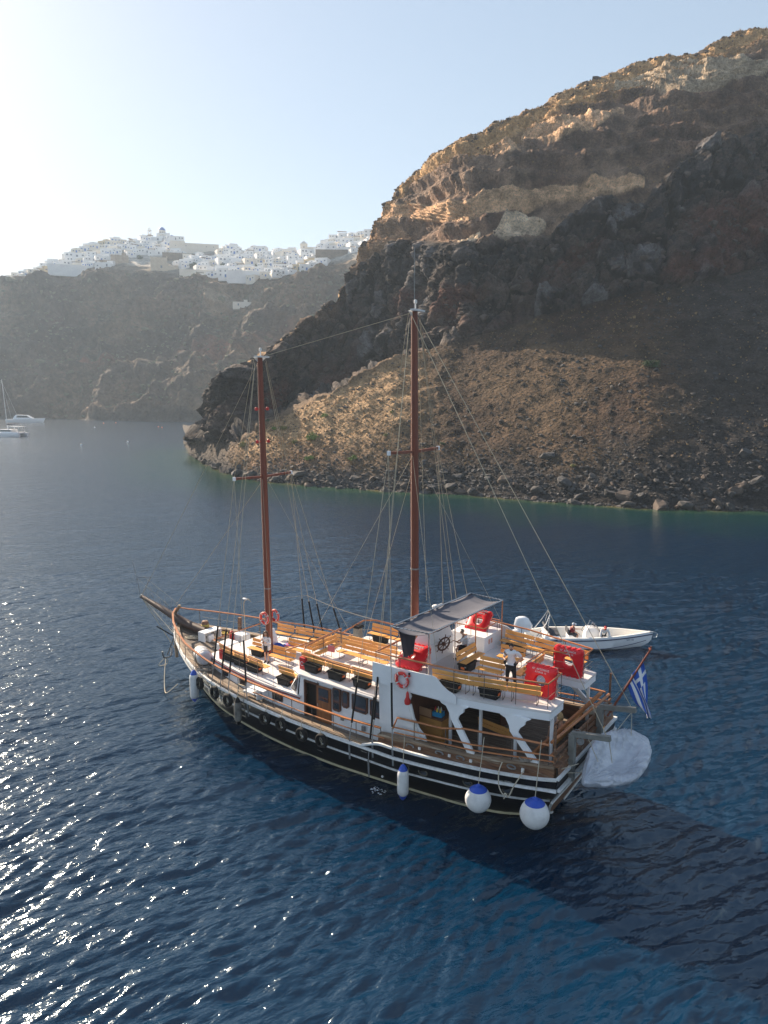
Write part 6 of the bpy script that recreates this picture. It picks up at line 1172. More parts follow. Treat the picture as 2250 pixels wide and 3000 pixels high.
# ---- loose things on deck
def coil(loc, R, n, m_, label, name='rope_coil', z=.03, seed=1, messy=.3, r=.022):
    e = on(name, loc, 0, label, 'rope coil', 'rope coils on the deck'); rg = random.Random(seed); pts = []
    for i in range(n * 14): a = i * 2 * PI / 14; q = R * (.55 + .45 * math.sin(i * .37 + seed)) * (1 + messy * math.sin(i * .9)); pts.append((q * math.cos(a) + messy * R * .3 * math.sin(i * .21), q * math.sin(a) * .8 + messy * R * .3 * math.cos(i * .17), z + .05 * abs(math.sin(i * .33)) + i * .0006))
    b = MB(); b.tube(pts, r, 5); b.build('rope', m_, e); return e
coil((22.0, .55, 2.62), .32, 7, M_rope, 'heap of pale rope on the foredeck left of the windlass', seed=2); coil((20.6, -.1, 2.5), .28, 6, M_rope, 'loose pale rope on the foredeck right of the windlass', seed=5); coil((21.2, -1.15, 2.58), .26, 4, M_yrope, 'neat yellow rope coil behind the windlass', messy=.05, seed=3); coil((18.2, 2.75, 2.36), .42, 9, M_ropd, 'tangled grey rope on the side deck beside the white canister', seed=7); coil((-.1, -2.0, 3.35), .4, 10, M_rope, 'big heap of pale rope on the far stern quarter', seed=9, r=.03); coil((.55, 2.95, 3.2), .2, 4, M_ropd, 'small dark rope turn on the cap rail by the stern corner', seed=12)
e = on('liferaft_canister', (19.1, 2.15, 2.78), -.45, 'white wrapped liferaft canister lying on the side deck near the bow', 'liferaft'); b = MB(); b.lathe([(.05, -.62), (.30, -.60), (.38, -.5), (.40, -.2), (.395, .2), (.38, .5), (.30, .60), (.05, .62)], n=20, M=Matrix.Rotation(PI / 2, 4, 'Y')); b.build('canister', mat('white wrap', (.62, .63, .66), .5, (.48, .49, .52), 5, 5, bump=.6, bscale=8), e, smooth=True); b = MB()
for x in (-.35, 0, .35): b.torus((x, 0, 0), .405, .012, (1, 0, 0), 24, 5)
b.build('lashing', M_rope, e)
def ext(loc, label, R=.075, H_=.42, hose=True):
    e = on('fire_extinguisher', loc, 0, label, 'fire extinguisher', 'fire extinguishers on deck'); b = MB(); b.lathe([(R, 0), (R, H_ * .85), (R * .6, H_), (.02, H_ + .03)], n=14); b.build('cylinder', M_red2, e, smooth=True); b = MB(); b.box((0, 0, H_ + .07), (.05, .12, .04)); b.build('valve', M_slv, e)
    if hose: b = MB(); b.tube(curve([(0, .02, H_ + .06), (.05, .10, H_ + .28), (.02, .22, H_ + .26), (0, .20, H_ * .4)], 5), .012, 5); b.build('hose', M_slv, e)
ext((6.0, 1.22, UD_Z), 'fire extinguisher with a black hose loop standing by the helm console'); ext((20.35, -.95, 2.5), 'stout red extinguisher standing on the foredeck by the white hatch', .13, .5, False)
def cabinet(loc, label, w=.34, d=.3, h=.55, decal=True):
    e = on('fire_cabinet', loc, 0, label, 'cabinet', 'red fire hose cabinets'); b = MB(); b.box((0, 0, h / 2), (w, d, h)); b.build('cabinet_body', M_red2, e, bevel=.015)
    if decal: b = MB(); b.torus((0, d / 2 + .004, h * .5), .09, .012, (0, 1, 0), 16, 5); b.box((-w / 2 - .005, 0, h * .5), (.012, .18, .2)); b.build('emblem', M_wht, e)
cabinet((11.62, 2.45, MR_Z), 'red cabinet with a white emblem at the front corner of the midship roof'); cabinet((17.75, 1.95, FR_Z), 'plain red cabinet near the bow beside the first near bench', .3, .25, .5, False)
e = on('red_pouch', (11.3, .95, MR_Z), 0, 'translucent red pouch on the seat at the front of the midship roof', 'pouch'); b = MB(); b.box((0, 0, .56), (.40, .10, .30)); b.build('pouch_body', mat('faded red', (.60, .16, .16), .6), e, bevel=.03)
e = on('vent_funnel', (12.0, -1.9, MR_Z), 0, 'grey weathered vent box with a dark lid at the far front of the midship roof', 'vent'); b = MB(); b.box((0, 0, .35), (.34, .34, .7)); b.build('duct', mat('weathered grey', (.28, .28, .25), .8, (.18, .18, .16), 4, 5), e); b = MB(); b.loft([[(-.24, -.24, .7), (.24, -.24, .7), (.24, .24, .7), (-.24, .24, .7)], [(-.2, -.2, .82), (.2, -.2, .82), (.2, .2, .82), (-.2, .2, .82)]], caps=True); b.build('lid', M_crate, e)
for loc, m_, lb, rr_, sc in [((16.1, -.40, 3.12), M_blue, 'folded blue float stacked at the fore mast foot', .2, (.36, .12, .26)), ((15.7, -.75, 3.15), mat('blue red pattern', (.02, .16, .5), .6, (.5, .03, .10), 6, 2), 'blue and red patterned cushion behind the standing woman', .5, (.38, .30, .16)), ((16.5, .15, 3.0), M_red2, 'red cushion under the bench at the fore mast', 0, (.35, .25, .10)), ((15.9, -.35, 3.02), mat('grey bag', (.13, .13, .14), .8), 'dark bag lying on the roof behind the standing woman', .3, (.28, .18, .13))]:
    e = on('deck_cushion', loc, rr_, lb, 'cushion', 'bundles at the fore mast foot'); b = MB(); b.sphere((0, 0, 0), sc, 16, 10); b.build('cover', m_, e, smooth=True)
e = on('white_bundle', (16.75, -.55, 2.85), 0, 'white cloth bundle heaped behind the fore mast', 'bundle'); b = MB(); b.lathe([(.3, 0), (.34, .2), (.28, .5), (.30, .72), (.16, .98), (.04, 1.02)], n=14); o = b.build('cloth', M_wht, e, smooth=True)
for v in o.data.vertices: v.co *= 1 + .12 * math.sin(7 * v.co.z + 3 * math.atan2(v.co.y, v.co.x))
e = on('black_bag', (-.05, -1.2, 2.98), .4, 'black slatted bag among the planks at the stern', 'bag'); b = MB(); b.sphere((0, 0, .12), (.5, .32, .2), 14, 8); b.build('bag_body', M_slv, e, smooth=True)
for i, (p, q, lb) in enumerate([((.9, 2.2, 2.75), (-.45, -1.9, 4.35), 'long varnished boarding spar slanting across the stern, the upper one'), ((-.2, .2, 3.3), (-.9, -2.1, 3.7), 'short weathered plank slanting beside the far davit')]):
    e = empty('boarding_spar', WP(*p), 0, lb, 'spar', 'spars stowed across the stern'); b = MB(); b.beam((0, 0, 0), tuple(Vector(WP(*q)) - Vector(WP(*p))), .10, .13); b.build('plank', M_brown if i else M_rail, e)
for i, (s, t, z, rz, L_) in enumerate([(-.35, 1.6, 2.85, .1, .9), (-.45, -.6, 3.0, -.2, 1.0), (-.5, -1.9, 3.05, .15, .9)]):
    e = on('loose_plank', (s, t, z), rz + PI / 2, ['sunlit loose board on the near side of the stern', 'loose board below the black bag at the stern', 'loose board at the far stern corner'][i], 'board', 'loose boards at the stern'); b = MB(); b.box((0, 0, 0), (L_, .34, .04)); b.build('board', M_pine, e)
e = on('mooring_line', (.9, 3.28, 3.02), 0, 'white mooring line knotted and hanging over the near quarter', 'rope'); b = MB(); b.tube(curve([(.35, 0, .08), (.38, .18, -.2), (.30, .33, -.65), (.12, .36, -.92), (.0, .38, -.84), (-.1, .36, -.95), (-.25, .3, -.55), (-.45, .15, -.1), (-.5, 0, .06)], 5), .022, 6); b.tube([(0, .38, -.84), (.05, .40, -1.05)], .022, 6); b.build('rope', M_rope, e)
for i, (a_, c_) in enumerate([((-.6, 2.6, 3.1), (-1.1, 2.05, 3.25)), ((-.65, 2.5, 2.95), (-1.2, 1.6, 2.75))]): wire(a_, c_, .014, 'dinghy_line', M_rope)
for s, t in ((1.9, 2.2), (1.0, 2.3)): e = on('deck_bollard', (s, t, 2.42), 0, 'round galvanised fitting on the lower aft deck, ' + ('forward one' if s > 1.5 else 'aft one'), 'bollard', 'deck fittings aft'); b = MB(); b.lathe([(.14, 0), (.07, .05), (.06, .16), (.12, .2), (.10, .24)], n=12); b.build('bollard_body', M_gal, e, smooth=True)
# ---- people
SKIN = mat('skin', (.55, .31, .21), .55, (.48, .26, .17), 6, 3); SKIN2 = mat('fair skin', (.62, .38, .27), .55, (.56, .33, .23), 6, 3); HAIRB = mat('dark hair', (.018, .012, .010), .6, (.05, .03, .02), 20, 3, stretch=(3, 3, .4)); HAIRBR = mat('brown hair', (.055, .028, .016), .6, (.11, .05, .025), 20, 3, stretch=(3, 3, .4)); HAIRY = mat('blonde hair', (.42, .28, .13), .6, (.55, .40, .2), 20, 3, stretch=(3, 3, .4)); CLW = mat('white cotton', (.74, .75, .77), .8, (.64, .65, .68), 4, 5, bump=.3, bscale=9); CLB = mat('black cotton', (.014, .014, .018), .85); CLM = mat('maroon cotton', (.17, .018, .03), .85); CLG = mat('dark grey cotton', (.045, .048, .06), .85)
def skinned(name, V, E, R, m_, parent, sub=1):
    me_ = bpy.data.meshes.new(name); me_.from_pydata([tuple(v) for v in V], E, []); o = bpy.data.objects.new(name, me_); COL.objects.link(o); o.modifiers.new('skin', 'SKIN'); o.modifiers.new('sub', 'SUBSURF').levels = sub; o.modifiers['sub'].render_levels = sub; o.modifiers['skin'].use_smooth_shade = True
    for i, r_ in enumerate(R): sv = me_.skin_vertices[0].data[i]; sv.radius = (r_, r_) if not hasattr(r_, '__len__') else r_; sv.use_root = (i == 0)
    dg = bpy.context.evaluated_depsgraph_get(); dg.update(); m2 = bpy.data.meshes.new_from_object(o.evaluated_get(dg)); bpy.data.objects.remove(o); m2.materials.clear(); m2.materials.append(m_)
    m2.polygons.foreach_set('use_smooth', [True] * len(m2.polygons)); o2 = bpy.data.objects.new(name, m2); COL.objects.link(o2); o2.parent = parent; return o2
def person(M4, label, J, skin=None, hair=HAIRB, hair_style='short', top=CLW, top_sleeve='short', bottom=CLB, bottom_len='long', shoes=CLB, bare_top=False, cap=None, S=.92, open_shirt=False, phone=None, beard=False, F=1.0):
    skin = skin or SKIN; e = empty('person'); e.matrix_world = M4 @ Matrix.Scale(S, 4); tag(e, label, 'person')
    V, E, R, ix = [], [], [], {}
    def add(n, p, r_, par=None):
        ix[n] = len(V); V.append(Vector(p)); R.append(r_)
        if par: E.append((ix[par], ix[n]))
    pel, ch, nk = Vector(J['pelvis']), Vector(J['chest']), Vector(J['neck']); hd = Vector(J['head']); fw = Vector(J.get('face', (1, 0, -.15))).normalized(); upv = (hd - nk).normalized(); side = fw.cross(upv).normalized() * -1
    add('pel', pel, (.125 * F, .15 * F)); add('waist', pel.lerp(ch, .45), (.10 * F, .135 * F), 'pel'); add('ch', ch, (.115 * F, .16 * F), 'waist'); add('nkb', ch.lerp(nk, .7), .085, 'ch'); add('nk', nk, .055, 'nkb'); add('jaw', hd - upv * .07 + fw * .015, .068, 'nk'); add('hd', hd + upv * .0, .092, 'jaw'); add('crown', hd + upv * .085 - fw * .012, .07, 'hd'); add('nose', hd - upv * .01 + fw * .103, .013, 'hd')
    for sd in 'lr':
        sh, el, wr = Vector(J['sh' + sd]), Vector(J['el' + sd]), Vector(J['wr' + sd]); add('sh' + sd, sh, .062 * F, 'nkb'); add('ua' + sd, sh.lerp(el, .5), .050 * F, 'sh' + sd); add('el' + sd, el, .041 * F, 'ua' + sd); add('fa' + sd, el.lerp(wr, .45), .039 * F, 'el' + sd); add('wr' + sd, wr, .027, 'fa' + sd)
        d = (wr - el).normalized(); hd_ = Vector(J.get('hand' + sd, d)).normalized(); pm = wr + hd_ * .075; add('pm' + sd, pm, .034, 'wr' + sd); a = hd_.cross(Vector(J.get('palm' + sd, (0, 0, -1)))).normalized(); cur = Vector(J.get('palm' + sd, (0, 0, -1))).normalized()
        for k, (off, ln) in enumerate(((-.027, .062), (-.009, .074), (.009, .070), (.026, .055))): b0 = pm + hd_ * .02 + a * off; add(f'f{sd}{k}', b0 + hd_ * ln * .45 + cur * .008, .0095, 'pm' + sd); add(f'g{sd}{k}', b0 + hd_ * ln * .85 + cur * .035, .008, f'f{sd}{k}')
        add('t1' + sd, wr + hd_ * .05 - a * .040 + cur * .012, .011, 'pm' + sd); add('t2' + sd, wr + hd_ * .085 - a * .055 + cur * .03, .009, 't1' + sd)
        hp, kn, an = Vector(J['hp' + sd]), Vector(J['kn' + sd]), Vector(J['an' + sd]); add('hp' + sd, hp, .088 * F, 'pel'); add('th' + sd, hp.lerp(kn, .5), .075 * F, 'hp' + sd); add('kn' + sd, kn, .053 * F, 'th' + sd); add('cf' + sd, kn.lerp(an, .35), .050 * F, 'kn' + sd); add('an' + sd, an, .033, 'cf' + sd); td = Vector(J.get('toe' + sd, (1, 0, 0))).normalized(); add('he' + sd, an + Vector((0, 0, -.045)) - td * .03, .034, 'an' + sd); add('to' + sd, an + Vector((0, 0, -.055)) + td * .14, .030, 'he' + sd)
    skinned('body', V, E, R, skin, e, 1)
    def cloth(name, names, edges, infl, m_):
        V2 = [V[ix[n]] if isinstance(n, str) else n[0] for n in names]; R2 = []
        for n in names:
            r_ = R[ix[n]] if isinstance(n, str) else n[1]; R2.append(tuple(q + infl for q in r_) if hasattr(r_, '__len__') else r_ + infl)
        return skinned(name, V2, edges, R2, m_, e, 1)
    if not bare_top:
        nm = ['waist', 'ch', 'nkb', 'pel']; ed = [(0, 1), (1, 2), (0, 3)]
        for sd in 'lr':
            k = len(nm); nm += ['sh' + sd, 'ua' + sd]; ed += [(2, k), (k, k + 1)]
            if top_sleeve == 'short': nm.append((V[ix['ua' + sd]].lerp(V[ix['el' + sd]], .55), .050 * F)); ed.append((k + 1, k + 2))
            else: nm += ['el' + sd, 'fa' + sd, (V[ix['fa' + sd]].lerp(V[ix['wr' + sd]], .8), .030)]; ed += [(k + 1, k + 2), (k + 2, k + 3), (k + 3, k + 4)]
        cloth('shirt', nm, ed, .030, top)
        if open_shirt:
            b = MB(); 
            for sg in (1, -1): b.loft([[tuple(pel + Vector((.10 * math.cos(a) * 1.3, sg * (.10 + .12 * math.sin(a)), z)) + Vector((0, sg * .02, 0))) for a in [0, .5, 1.0, 1.57, 2.2, 2.8]] for z in (.12, -.05, -.22)], ring_closed=False)
            o = b.build('open_shirt_tails', top, e, smooth=True); o.modifiers.new('t', 'SOLIDIFY').thickness = .012
    nm = ['pel']; ed = []
    for sd in 'lr':
        k = len(nm); nm += ['hp' + sd, 'th' + sd]; ed += [(0, k), (k, k + 1)]
        if bottom_len == 'long': nm += ['kn' + sd, 'cf' + sd, (V[ix['cf' + sd]].lerp(V[ix['an' + sd]], .85), .040)]; ed += [(k + 1, k + 2), (k + 2, k + 3), (k + 3, k + 4)]
        elif bottom_len == 'short': nm += [(V[ix['th' + sd]].lerp(V[ix['kn' + sd]], .7), .064 * F)]; ed += [(k + 1, k + 2)]
    cloth('trousers' if bottom_len == 'long' else 'shorts', nm, ed, .022 if bottom_len == 'long' else .016, bottom)
    if shoes:
        for sd in 'lr': td = Vector(J.get('toe' + sd, (1, 0, 0))).normalized(); an = V[ix['an' + sd]]; b = MB(); b.tube([an + Vector((0, 0, -.05)) - td * .06, an + Vector((0, 0, -.05)), an + Vector((0, 0, -.062)) + td * .1, an + Vector((0, 0, -.066)) + td * .19], [.036, .046, .042, .026], 8); b.build('shoe', shoes, e, smooth=True)
    b = MB(); c_ = hd + upv * .045 - fw * .028; b.sphere(tuple(c_), (.104, .104, .098), 14, 10)
    b.v = [tuple(Vector(p) - fw * max(0, (Vector(p) - c_).dot(fw) - .035) * 1.15) if (Vector(p) - c_).dot(fw) > .035 and (Vector(p) - c_).dot(upv) < .07 else p for p in b.v]
    if hair_style == 'long':
        rg = random.Random(3)
        for i in range(30): a = -2.6 + 5.2 * i / 29; d0 = (-fw * math.cos(a * .62) + side * math.sin(a * .62)); p0 = c_ + d0 * .075 + upv * .03; L_ = .34 + .06 * rg.random(); b.tube([p0, p0 + d0 * .05 - Vector((0, 0, L_ * .3)), p0 + d0 * (.045 + .03 * rg.random()) - Vector((0, 0, L_ * .65)), p0 + d0 * .03 - Vector((0, 0, L_))], [.03, .032, .028, .010], 6)
    if cap is None: b.build('hair', hair, e, smooth=True)
    else: b.build('cap', cap, e, smooth=True); b2 = MB(); b2.tube([hd + upv * .055 + fw * .06, hd + upv * .045 + fw * .17], [.075, .05], 10); o = b2.build('cap_brim', cap, e, smooth=True)
    if beard: b = MB(); b.sphere(tuple(hd - upv * .085 + fw * .045), (.058, .062, .05), 10, 8); b.build('beard', hair, e, smooth=True)
    b = MB()
    for sg in (1, -1): b.sphere(tuple(hd + upv * .012 + fw * .088 + side * .033 * sg), .010, 8, 6)
    b.build('eyes', M_slv, e); b = MB(); b.tube([hd - upv * .048 + fw * .084 - side * .022, hd - upv * .05 + fw * .089, hd - upv * .048 + fw * .084 + side * .022], .006, 6); b.build('mouth', mat('lips', (.32, .10, .08), .6), e)
    return e
def PM(loc, face_deg): return Matrix.Translation(WP(*loc)) @ Matrix.Rotation(HD + math.radians(face_deg), 4, 'Z')
def phone(M4, S, p, label):
    e = empty('phone'); e.matrix_world = M4 @ Matrix.Scale(S, 4) @ Matrix.Translation(p) @ Matrix.Rotation(.6, 4, 'Y'); tag(e, label, 'phone'); b = MB(); b.box((0, 0, 0), (.14, .07, .010)); b.build('phone_body', M_slv, e)
# x forward, y to the person's left
J1 = dict(pelvis=(0, 0, .93), chest=(-.01, 0, 1.32), neck=(.0, 0, 1.49), head=(.055, 0, 1.635), face=(1, 0, -.55), shl=(0, .20, 1.43), ell=(-.10, .43, 1.18), wrl=(.04, .24, 1.02), handl=(.6, -.5, -.5), shr=(0, -.20, 1.43), elr=(.06, -.30, 1.13), wrr=(.30, -.14, 1.16), handr=(.8, .5, .1), palmr=(0, .3, 1), hpl=(0, .10, .87), knl=(.03, .15, .48), anl=(-.02, .19, .085), hpr=(0, -.10, .87), knr=(.03, -.14, .48), anr=(-.02, -.16, .085), toel=(1, .35, 0), toer=(1, -.3, 0))
M_ = PM((2.12, 1.0, UD_Z), 97); person(M_, 'bearded man in white shirt and black trousers looking at his phone on the aft deck', J1, hair=HAIRB, beard=True, F=1.28, S=.96); phone(M_, .96, (.42, -.08, 1.20), 'dark phone held by the bearded man on the aft deck')
J2 = dict(pelvis=(0, 0, .93), chest=(0, 0, 1.30), neck=(.01, 0, 1.46), head=(.06, 0, 1.60), face=(1, 0, -.6), shl=(0, .17, 1.40), ell=(.04, .24, 1.13), wrl=(.25, .09, 1.17), handl=(.8, -.4, .2), palml=(0, -.2, 1), shr=(0, -.17, 1.40), elr=(.04, -.24, 1.13), wrr=(.25, -.09, 1.17), handr=(.8, .4, .2), palmr=(0, .2, 1), hpl=(0, .09, .87), knl=(.04, .10, .48), anl=(0, .10, .085), hpr=(0, -.09, .87), knr=(-.02, -.10, .48), anr=(-.08, -.12, .085))
M_ = PM((15.55, 1.0, FR_Z), 112); person(M_, 'woman in an open white shirt looking down at her phone by the fore mast', J2, skin=SKIN2, hair=HAIRBR, hair_style='long', top_sleeve='long', bottom=CLG, bottom_len='short', open_shirt=True, F=.86, S=.95); phone(M_, .95, (.36, 0, 1.22), 'dark phone in both hands of the woman by the fore mast')
J3 = dict(pelvis=(0, 0, .56), chest=(.05, 0, .96), neck=(.12, 0, 1.12), head=(.19, 0, 1.255), face=(1, .1, -.3), shl=(.08, .20, 1.06), ell=(.26, .28, .80), wrl=(.46, .22, .86), handl=(1, -.1, .2), shr=(.08, -.20, 1.06), elr=(.22, -.28, .82), wrr=(.42, -.16, .72), handr=(1, 0, -.1), hpl=(.02, .11, .52), knl=(.42, .20, .50), anl=(.34, .26, .085), hpr=(.02, -.11, .52), knr=(.42, -.16, .50), anr=(.30, -.20, .085))
person(PM((4.98, -.5, UD_Z), 22), 'seated helmsman in a white shirt and black shorts behind the steering wheel', J3, hair=mat('grey hair', (.22, .19, .16), .7), bottom_len='short', F=1.06)
J4 = dict(pelvis=(0, 0, .52), chest=(.03, 0, .90), neck=(.05, 0, 1.06), head=(.08, 0, 1.19), face=(1, .4, -.15), shl=(.02, .17, 1.0), ell=(.16, .26, .74), wrl=(.36, .20, .62), shr=(.02, -.17, 1.0), elr=(.16, -.26, .74), wrr=(.36, -.16, .62), hpl=(.02, .10, .50), knl=(.42, .16, .56), anl=(.50, .18, .085), hpr=(.02, -.10, .50), knr=(.42, -.12, .56), anr=(.52, -.14, .085))
person(PM((.62, -.45, 2.55), -15), 'blonde woman in a dark bikini seated on the shaded lower aft deck', J4, skin=SKIN2, hair=HAIRY, hair_style='long', bare_top=True, bottom_len='brief', shoes=None, F=.86)
# ---- speedboat with outboard and its two men
sb = empty('speedboat', (13.15, 44.25, 0), math.radians(-4), 'white open speedboat with a navy stripe and a covered outboard beyond the stern', 'speedboat'); L_ = 7.7; rings = []; liner = []
for i in range(25):
    u = i / 24; x = -L_ / 2 + L_ * u; w = 1.22 * (1 - max(0, (u - .42) / .58) ** 2.3) * (.94 + .06 * min(u / .3, 1)); w = max(w, .015); sh_ = .86 + .22 * u ** 1.6 - (.20 * max(0, (.18 - u) / .18)); xr = .35 * max(0, (u - .75) / .25) ** 1.5; ch_ = .18 + .45 * max(0, (u - .5) / .5) ** 2; k = -.28 + .62 * max(0, (u - .72) / .28) ** 2.2
    rings.append([(x + xr, w, sh_), (x + xr, w * 1.0, sh_ - .10), (x + xr * .8, w * .90, ch_), (x + xr * .5, w * .45, (ch_ + k) / 2 - .05), (x + xr * .3, 0, k), (x + xr * .5, -w * .45, (ch_ + k) / 2 - .05), (x + xr * .8, -w * .90, ch_), (x + xr, -w * 1.0, sh_ - .10), (x + xr, -w, sh_)])
    wi = max(w - .17, .005); liner.append([(x + xr * .9, w, sh_), (x + xr * .9, w - .03, sh_ + .03), (x + xr * .9, wi, sh_ + .03), (x + xr * .8, wi * .93, .34 + .2 * u * u), (x + xr * .8, -wi * .93, .34 + .2 * u * u), (x + xr * .9, -wi, sh_ + .03), (x + xr * .9, -w + .03, sh_ + .03), (x + xr * .9, -w, sh_)])
b = MB(); b.loft(rings, ring_closed=False); b.add(rings[0], [tuple(range(9))]); b.build('hull', M_gelb if 'M_gelb' in globals() else m_gel, sb, smooth=True); b = MB(); b.loft(liner, ring_closed=False); b.build('cockpit_liner', mat('cream liner', (.78, .76, .72), .4), sb, smooth=True)
M_nvs = mat('navy stripe', (.012, .03, .09), .4)
for sg in (1, -1):
    b = strip([(r[1][0], (abs(r[1][1]) + .012) * sg, r[1][2] - .04) for r in rings[2:]], .02, .065); b.build('stripe', M_nvs, sb); b = strip([(r[2][0], (abs(r[2][1]) + .012) * sg, r[2][2] + .02) for r in rings[1:24]], .02, .035); b.build('stripe', M_nvs, sb); b = MB(); b.beam((-L_ / 2 + .1, 1.16 * sg, .62), (-L_ / 2 + 1.1, 1.2 * sg, .62), .06, .07); b.beam((-L_ / 2 + 1.1, 1.2 * sg, .62), (-L_ / 2 + 1.8, 1.23 * sg, .80), .05, .06); b.build('rubbing_strake', M_nvs, sb)
V, F = text_geo('ΝΠ 132', .15); b = MB(); b.add([(2.55 + v[0], -.86 - v[2] - .02 + (v[0]) * .22, .80 + v[1]) for v in V], F); b.build('registration', M_nvs, sb)
b = MB(); b.loft([[(-.2, -.38, .35), (1.0, -.38, .35), (1.0, .38, .35), (-.2, .38, .35)], [(-.1, -.36, 1.15), (.95, -.34, .95), (.95, .34, .95), (-.1, .36, 1.15)], [(0, -.33, 1.32), (.45, -.30, 1.35), (.45, .30, 1.35), (0, .33, 1.32)]], caps=True); b.build('console', m_gel, sb, smooth=True); b = MB(); b.add([(.95, -.36, .98), (.95, .36, .98), (.35, .30, 1.62), (.35, -.30, 1.62)], [(0, 1, 2, 3)]); o = b.build('windscreen', mat('purple tint screen', (.05, .045, .10), .12), sb); o.modifiers.new('t', 'SOLIDIFY').thickness = .02
b = MB(); b.torus((-.22, 0, 1.22), .17, .018, (-.8, 0, .5), 20, 6); b.build('wheel', M_slv, sb); b = MB(); b.tube([(.1, -.3, 1.3), (.25, -.3, 1.7), (.6, -.3, 1.45), (.95, -.36, 1.0)], .018, 6); b.tube([(.1, .3, 1.3), (.25, .3, 1.7), (.6, .3, 1.45)], .018, 6); b.build('screen_rail', M_steel, sb)
b = MB(); b.box((-.95, 0, .62), (.55, .95, .55)); b.build('helm_seat', m_gel, sb, bevel=.05); b = MB(); b.box((-.95, 0, .93), (.6, .95, .10)); b.box((-1.25, 0, 1.1), (.1, .95, .35)); b.build('seat_cushion', CLG, sb, bevel=.03); b = MB(); b.box((-2.15, 0, .95), (.62, 1.5, .12)); b.beam((-2.35, 0, 1.0), (-2.75, 0, 1.42), 1.4, .14, up=(0, 0, 1)); b.build('stern_lounge', CLG, sb, bevel=.03); b = MB(); b.box((-2.3, 0, .65), (.9, 1.7, .55)); b.build('lounge_base', m_gel, sb, bevel=.04)
b = MB(); 
for y in (-.75, .75): b.tube([(-3.3, y, .85), (-2.7, y * .9, 1.7), (-2.45, y * .6, 2.25)], .028, 8); b.tube([(-2.6, y, .9), (-2.55, y * .8, 1.6), (-2.45, y * .6, 2.25)], .028, 8)
b.tube([(-2.45, -.45, 2.25), (-2.45, .45, 2.25)], .028, 8); b.build('ski_arch', M_steel, sb, smooth=True)
ob = empty('outboard_motor', (-4.05, .0, .2)); ob.parent = sb; b = MB(); b.loft([[(x * .5, y * .26, z) for x, y in ((-.9, -.6), (0, -1), (.8, -.8), (1, 0), (.8, .8), (0, 1), (-.9, .6), (-1.1, 0))] for z in (.75,)] + [[(x * .58, y * .30, 1.15) for x, y in ((-.9, -.6), (0, -1), (.8, -.8), (1, 0), (.8, .8), (0, 1), (-.9, .6), (-1.1, 0))]] + [[(x * .40 - .1, y * .24, 1.62) for x, y in ((-.9, -.6), (0, -1), (.8, -.8), (1, 0), (.8, .8), (0, 1), (-.9, .6), (-1.1, 0))]] + [[(x * .2 - .12, y * .12, 1.72) for x, y in ((-.9, -.6), (0, -1), (.8, -.8), (1, 0), (.8, .8), (0, 1), (-.9, .6), (-1.1, 0))]], caps=True); b.build('cowling', m_gel, ob, smooth=True); b = MB(); b.tube([(-.1, 0, .8), (-.35, 0, .2), (-.75, 0, .35)], [.16, .13, .08], 10); b.build('leg', m_gel, ob, smooth=True); b = MB(); b.sphere((-.55, -.25, .62), (.55, .3, .3), 14, 10); b.build('motor_cover', CLW, ob, smooth=True)
b = MB(); b.torus((2.05, .86, .78), .12, .02, (0, -1, .1), 18, 6); b.sphere((2.05, .85, .78), .06, 8, 6); b.build('speaker', M_slv, sb); b = MB(); b.tube([(3.95, -.12, 1.12), (4.35, 0, 1.05), (3.95, .12, 1.12)], .03, 6); b.tube(curve([(4.35, 0, 1.05), (4.5, 0, .95), (4.45, 0, .75), (4.25, 0, .72)], 4), .025, 6); b.build('bow_anchor', M_steel, sb); b = MB(); b.add([(1.9, -.62, .87), (2.9, -.35, .92), (2.2, -.30, .90)], [(0, 1, 2)]); b.build('bow_cushion', CLG, sb)
BM = lambda loc, f: Matrix.Translation((13.15, 44.25, 0)) @ Matrix.Rotation(math.radians(-4), 4, 'Z') @ Matrix.Translation(loc) @ Matrix.Rotation(math.radians(f), 4, 'Z')
J5 = dict(pelvis=(0, 0, .50), chest=(.04, 0, .88), neck=(.08, 0, 1.04), head=(.12, 0, 1.17), face=(1, 0, -.1), shl=(.05, .20, .98), ell=(.25, .26, .78), wrl=(.52, .20, .82), shr=(.05, -.20, .98), elr=(.22, -.27, .76), wrr=(.44, -.20, .62), hpl=(.02, .11, .46), knl=(.44, .15, .44), anl=(.42, .15, .085), hpr=(.02, -.11, .46), knr=(.42, -.24, .38), anr=(.30, -.26, .085))
person(BM((-1.0, -.25, .46), -8), 'man in a maroon polo shirt and white cap steering the speedboat', J5, cap=mat('blue white cap', (.45, .52, .65), .7, (.75, .76, .78), 8, 2), top=CLM, bottom=CLG, bottom_len='short', F=1.05)
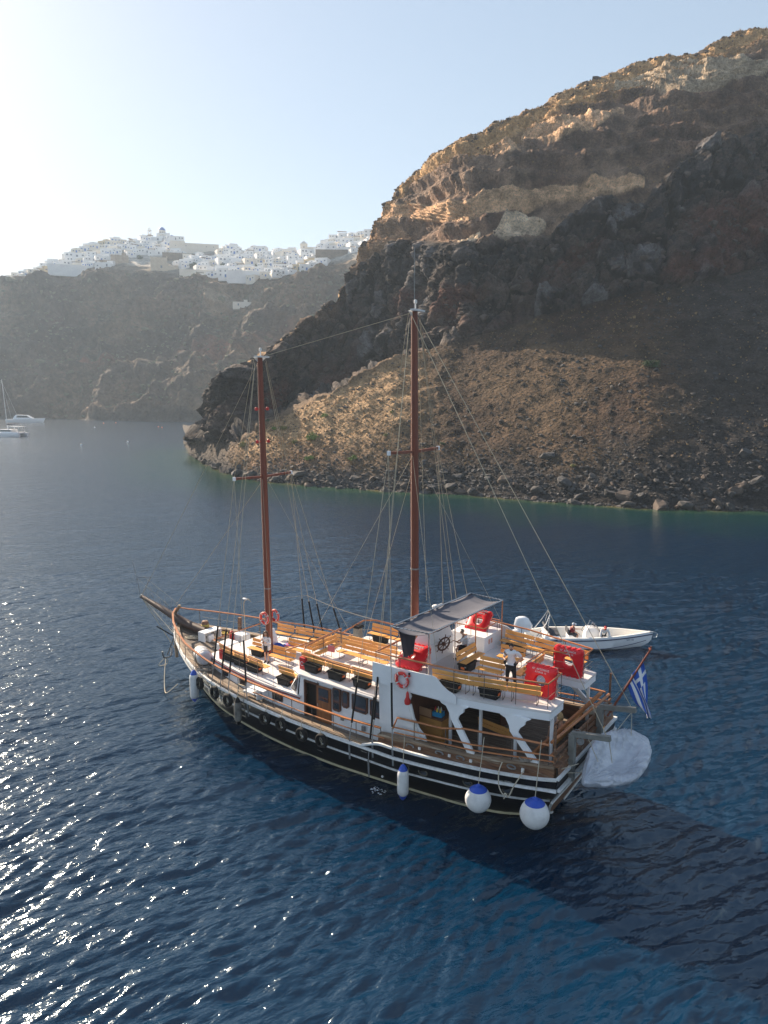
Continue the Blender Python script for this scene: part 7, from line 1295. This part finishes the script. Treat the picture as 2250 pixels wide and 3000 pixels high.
J6 = dict(pelvis=(-.22, 0, .80), chest=(.06, 0, 1.12), neck=(.18, 0, 1.24), head=(.27, 0, 1.36), face=(1, -.1, -.35), shl=(.12, .20, 1.18), ell=(.22, .30, .90), wrl=(.30, .32, .66), handl=(.3, 0, -1), palml=(-1, 0, 0), shr=(.12, -.20, 1.18), elr=(.22, -.30, .90), wrr=(.30, -.32, .66), handr=(.3, 0, -1), palmr=(-1, 0, 0), hpl=(-.22, .10, .76), knl=(.02, .14, .46), anl=(-.2, .14, .085), hpr=(-.22, -.10, .76), knr=(.02, -.14, .46), anr=(-.2, -.14, .085))
person(BM((.95, -.72, .34), -90), 'man in white long sleeves and a red cap leaning on the side of the speedboat', J6, cap=M_red2, top=CLW, top_sleeve='long', bottom=CLG, bottom_len='short', F=1.05)

e = on('outlet_splash', (6.9, 3.05, .05), 0, 'small white splash of cooling water beside the black hull', 'splash'); b = MB(); rg = random.Random(8); b.tube([(0, -.42, .36), (0, -.36, .34)], [.012, .02], 8)
for i in range(26): a = rg.uniform(0, 6.28); r_ = rg.uniform(0, .45); b.sphere((r_ * math.cos(a) - .25 * r_, .25 + r_ * math.sin(a) * .7, .02), (rg.uniform(.015, .06), rg.uniform(.015, .05), .008), 7, 4)
b.build('foam', mat('white foam', (.75, .80, .84), .6), e, smooth=True)
HAZE = 0.00028
# ------------------------------------------------------------------ air
m = bpy.data.materials.new('haze air'); m.use_nodes = True; nt = m.node_tree; nt.nodes.remove(nt.nodes['Principled BSDF'])
pv = nt.nodes.new('ShaderNodeVolumePrincipled'); pv.inputs['Color'].default_value = (.66, .82, 1.0, 1); pv.inputs['Density'].default_value = HAZE; pv.inputs['Anisotropy'].default_value = .15
nt.links.new(pv.outputs[0], nt.nodes['Material Output'].inputs['Volume'])
hz = MB(); ztop = max(float(GN[..., 2].max()), float(FGN[..., 2].max())) + 14; zbot = -27.5; hz.box((0, 900, (ztop + zbot) / 2), (24000, 24000, ztop - zbot)); ho = hz.build('haze', m); tag(ho, kind='stuff')
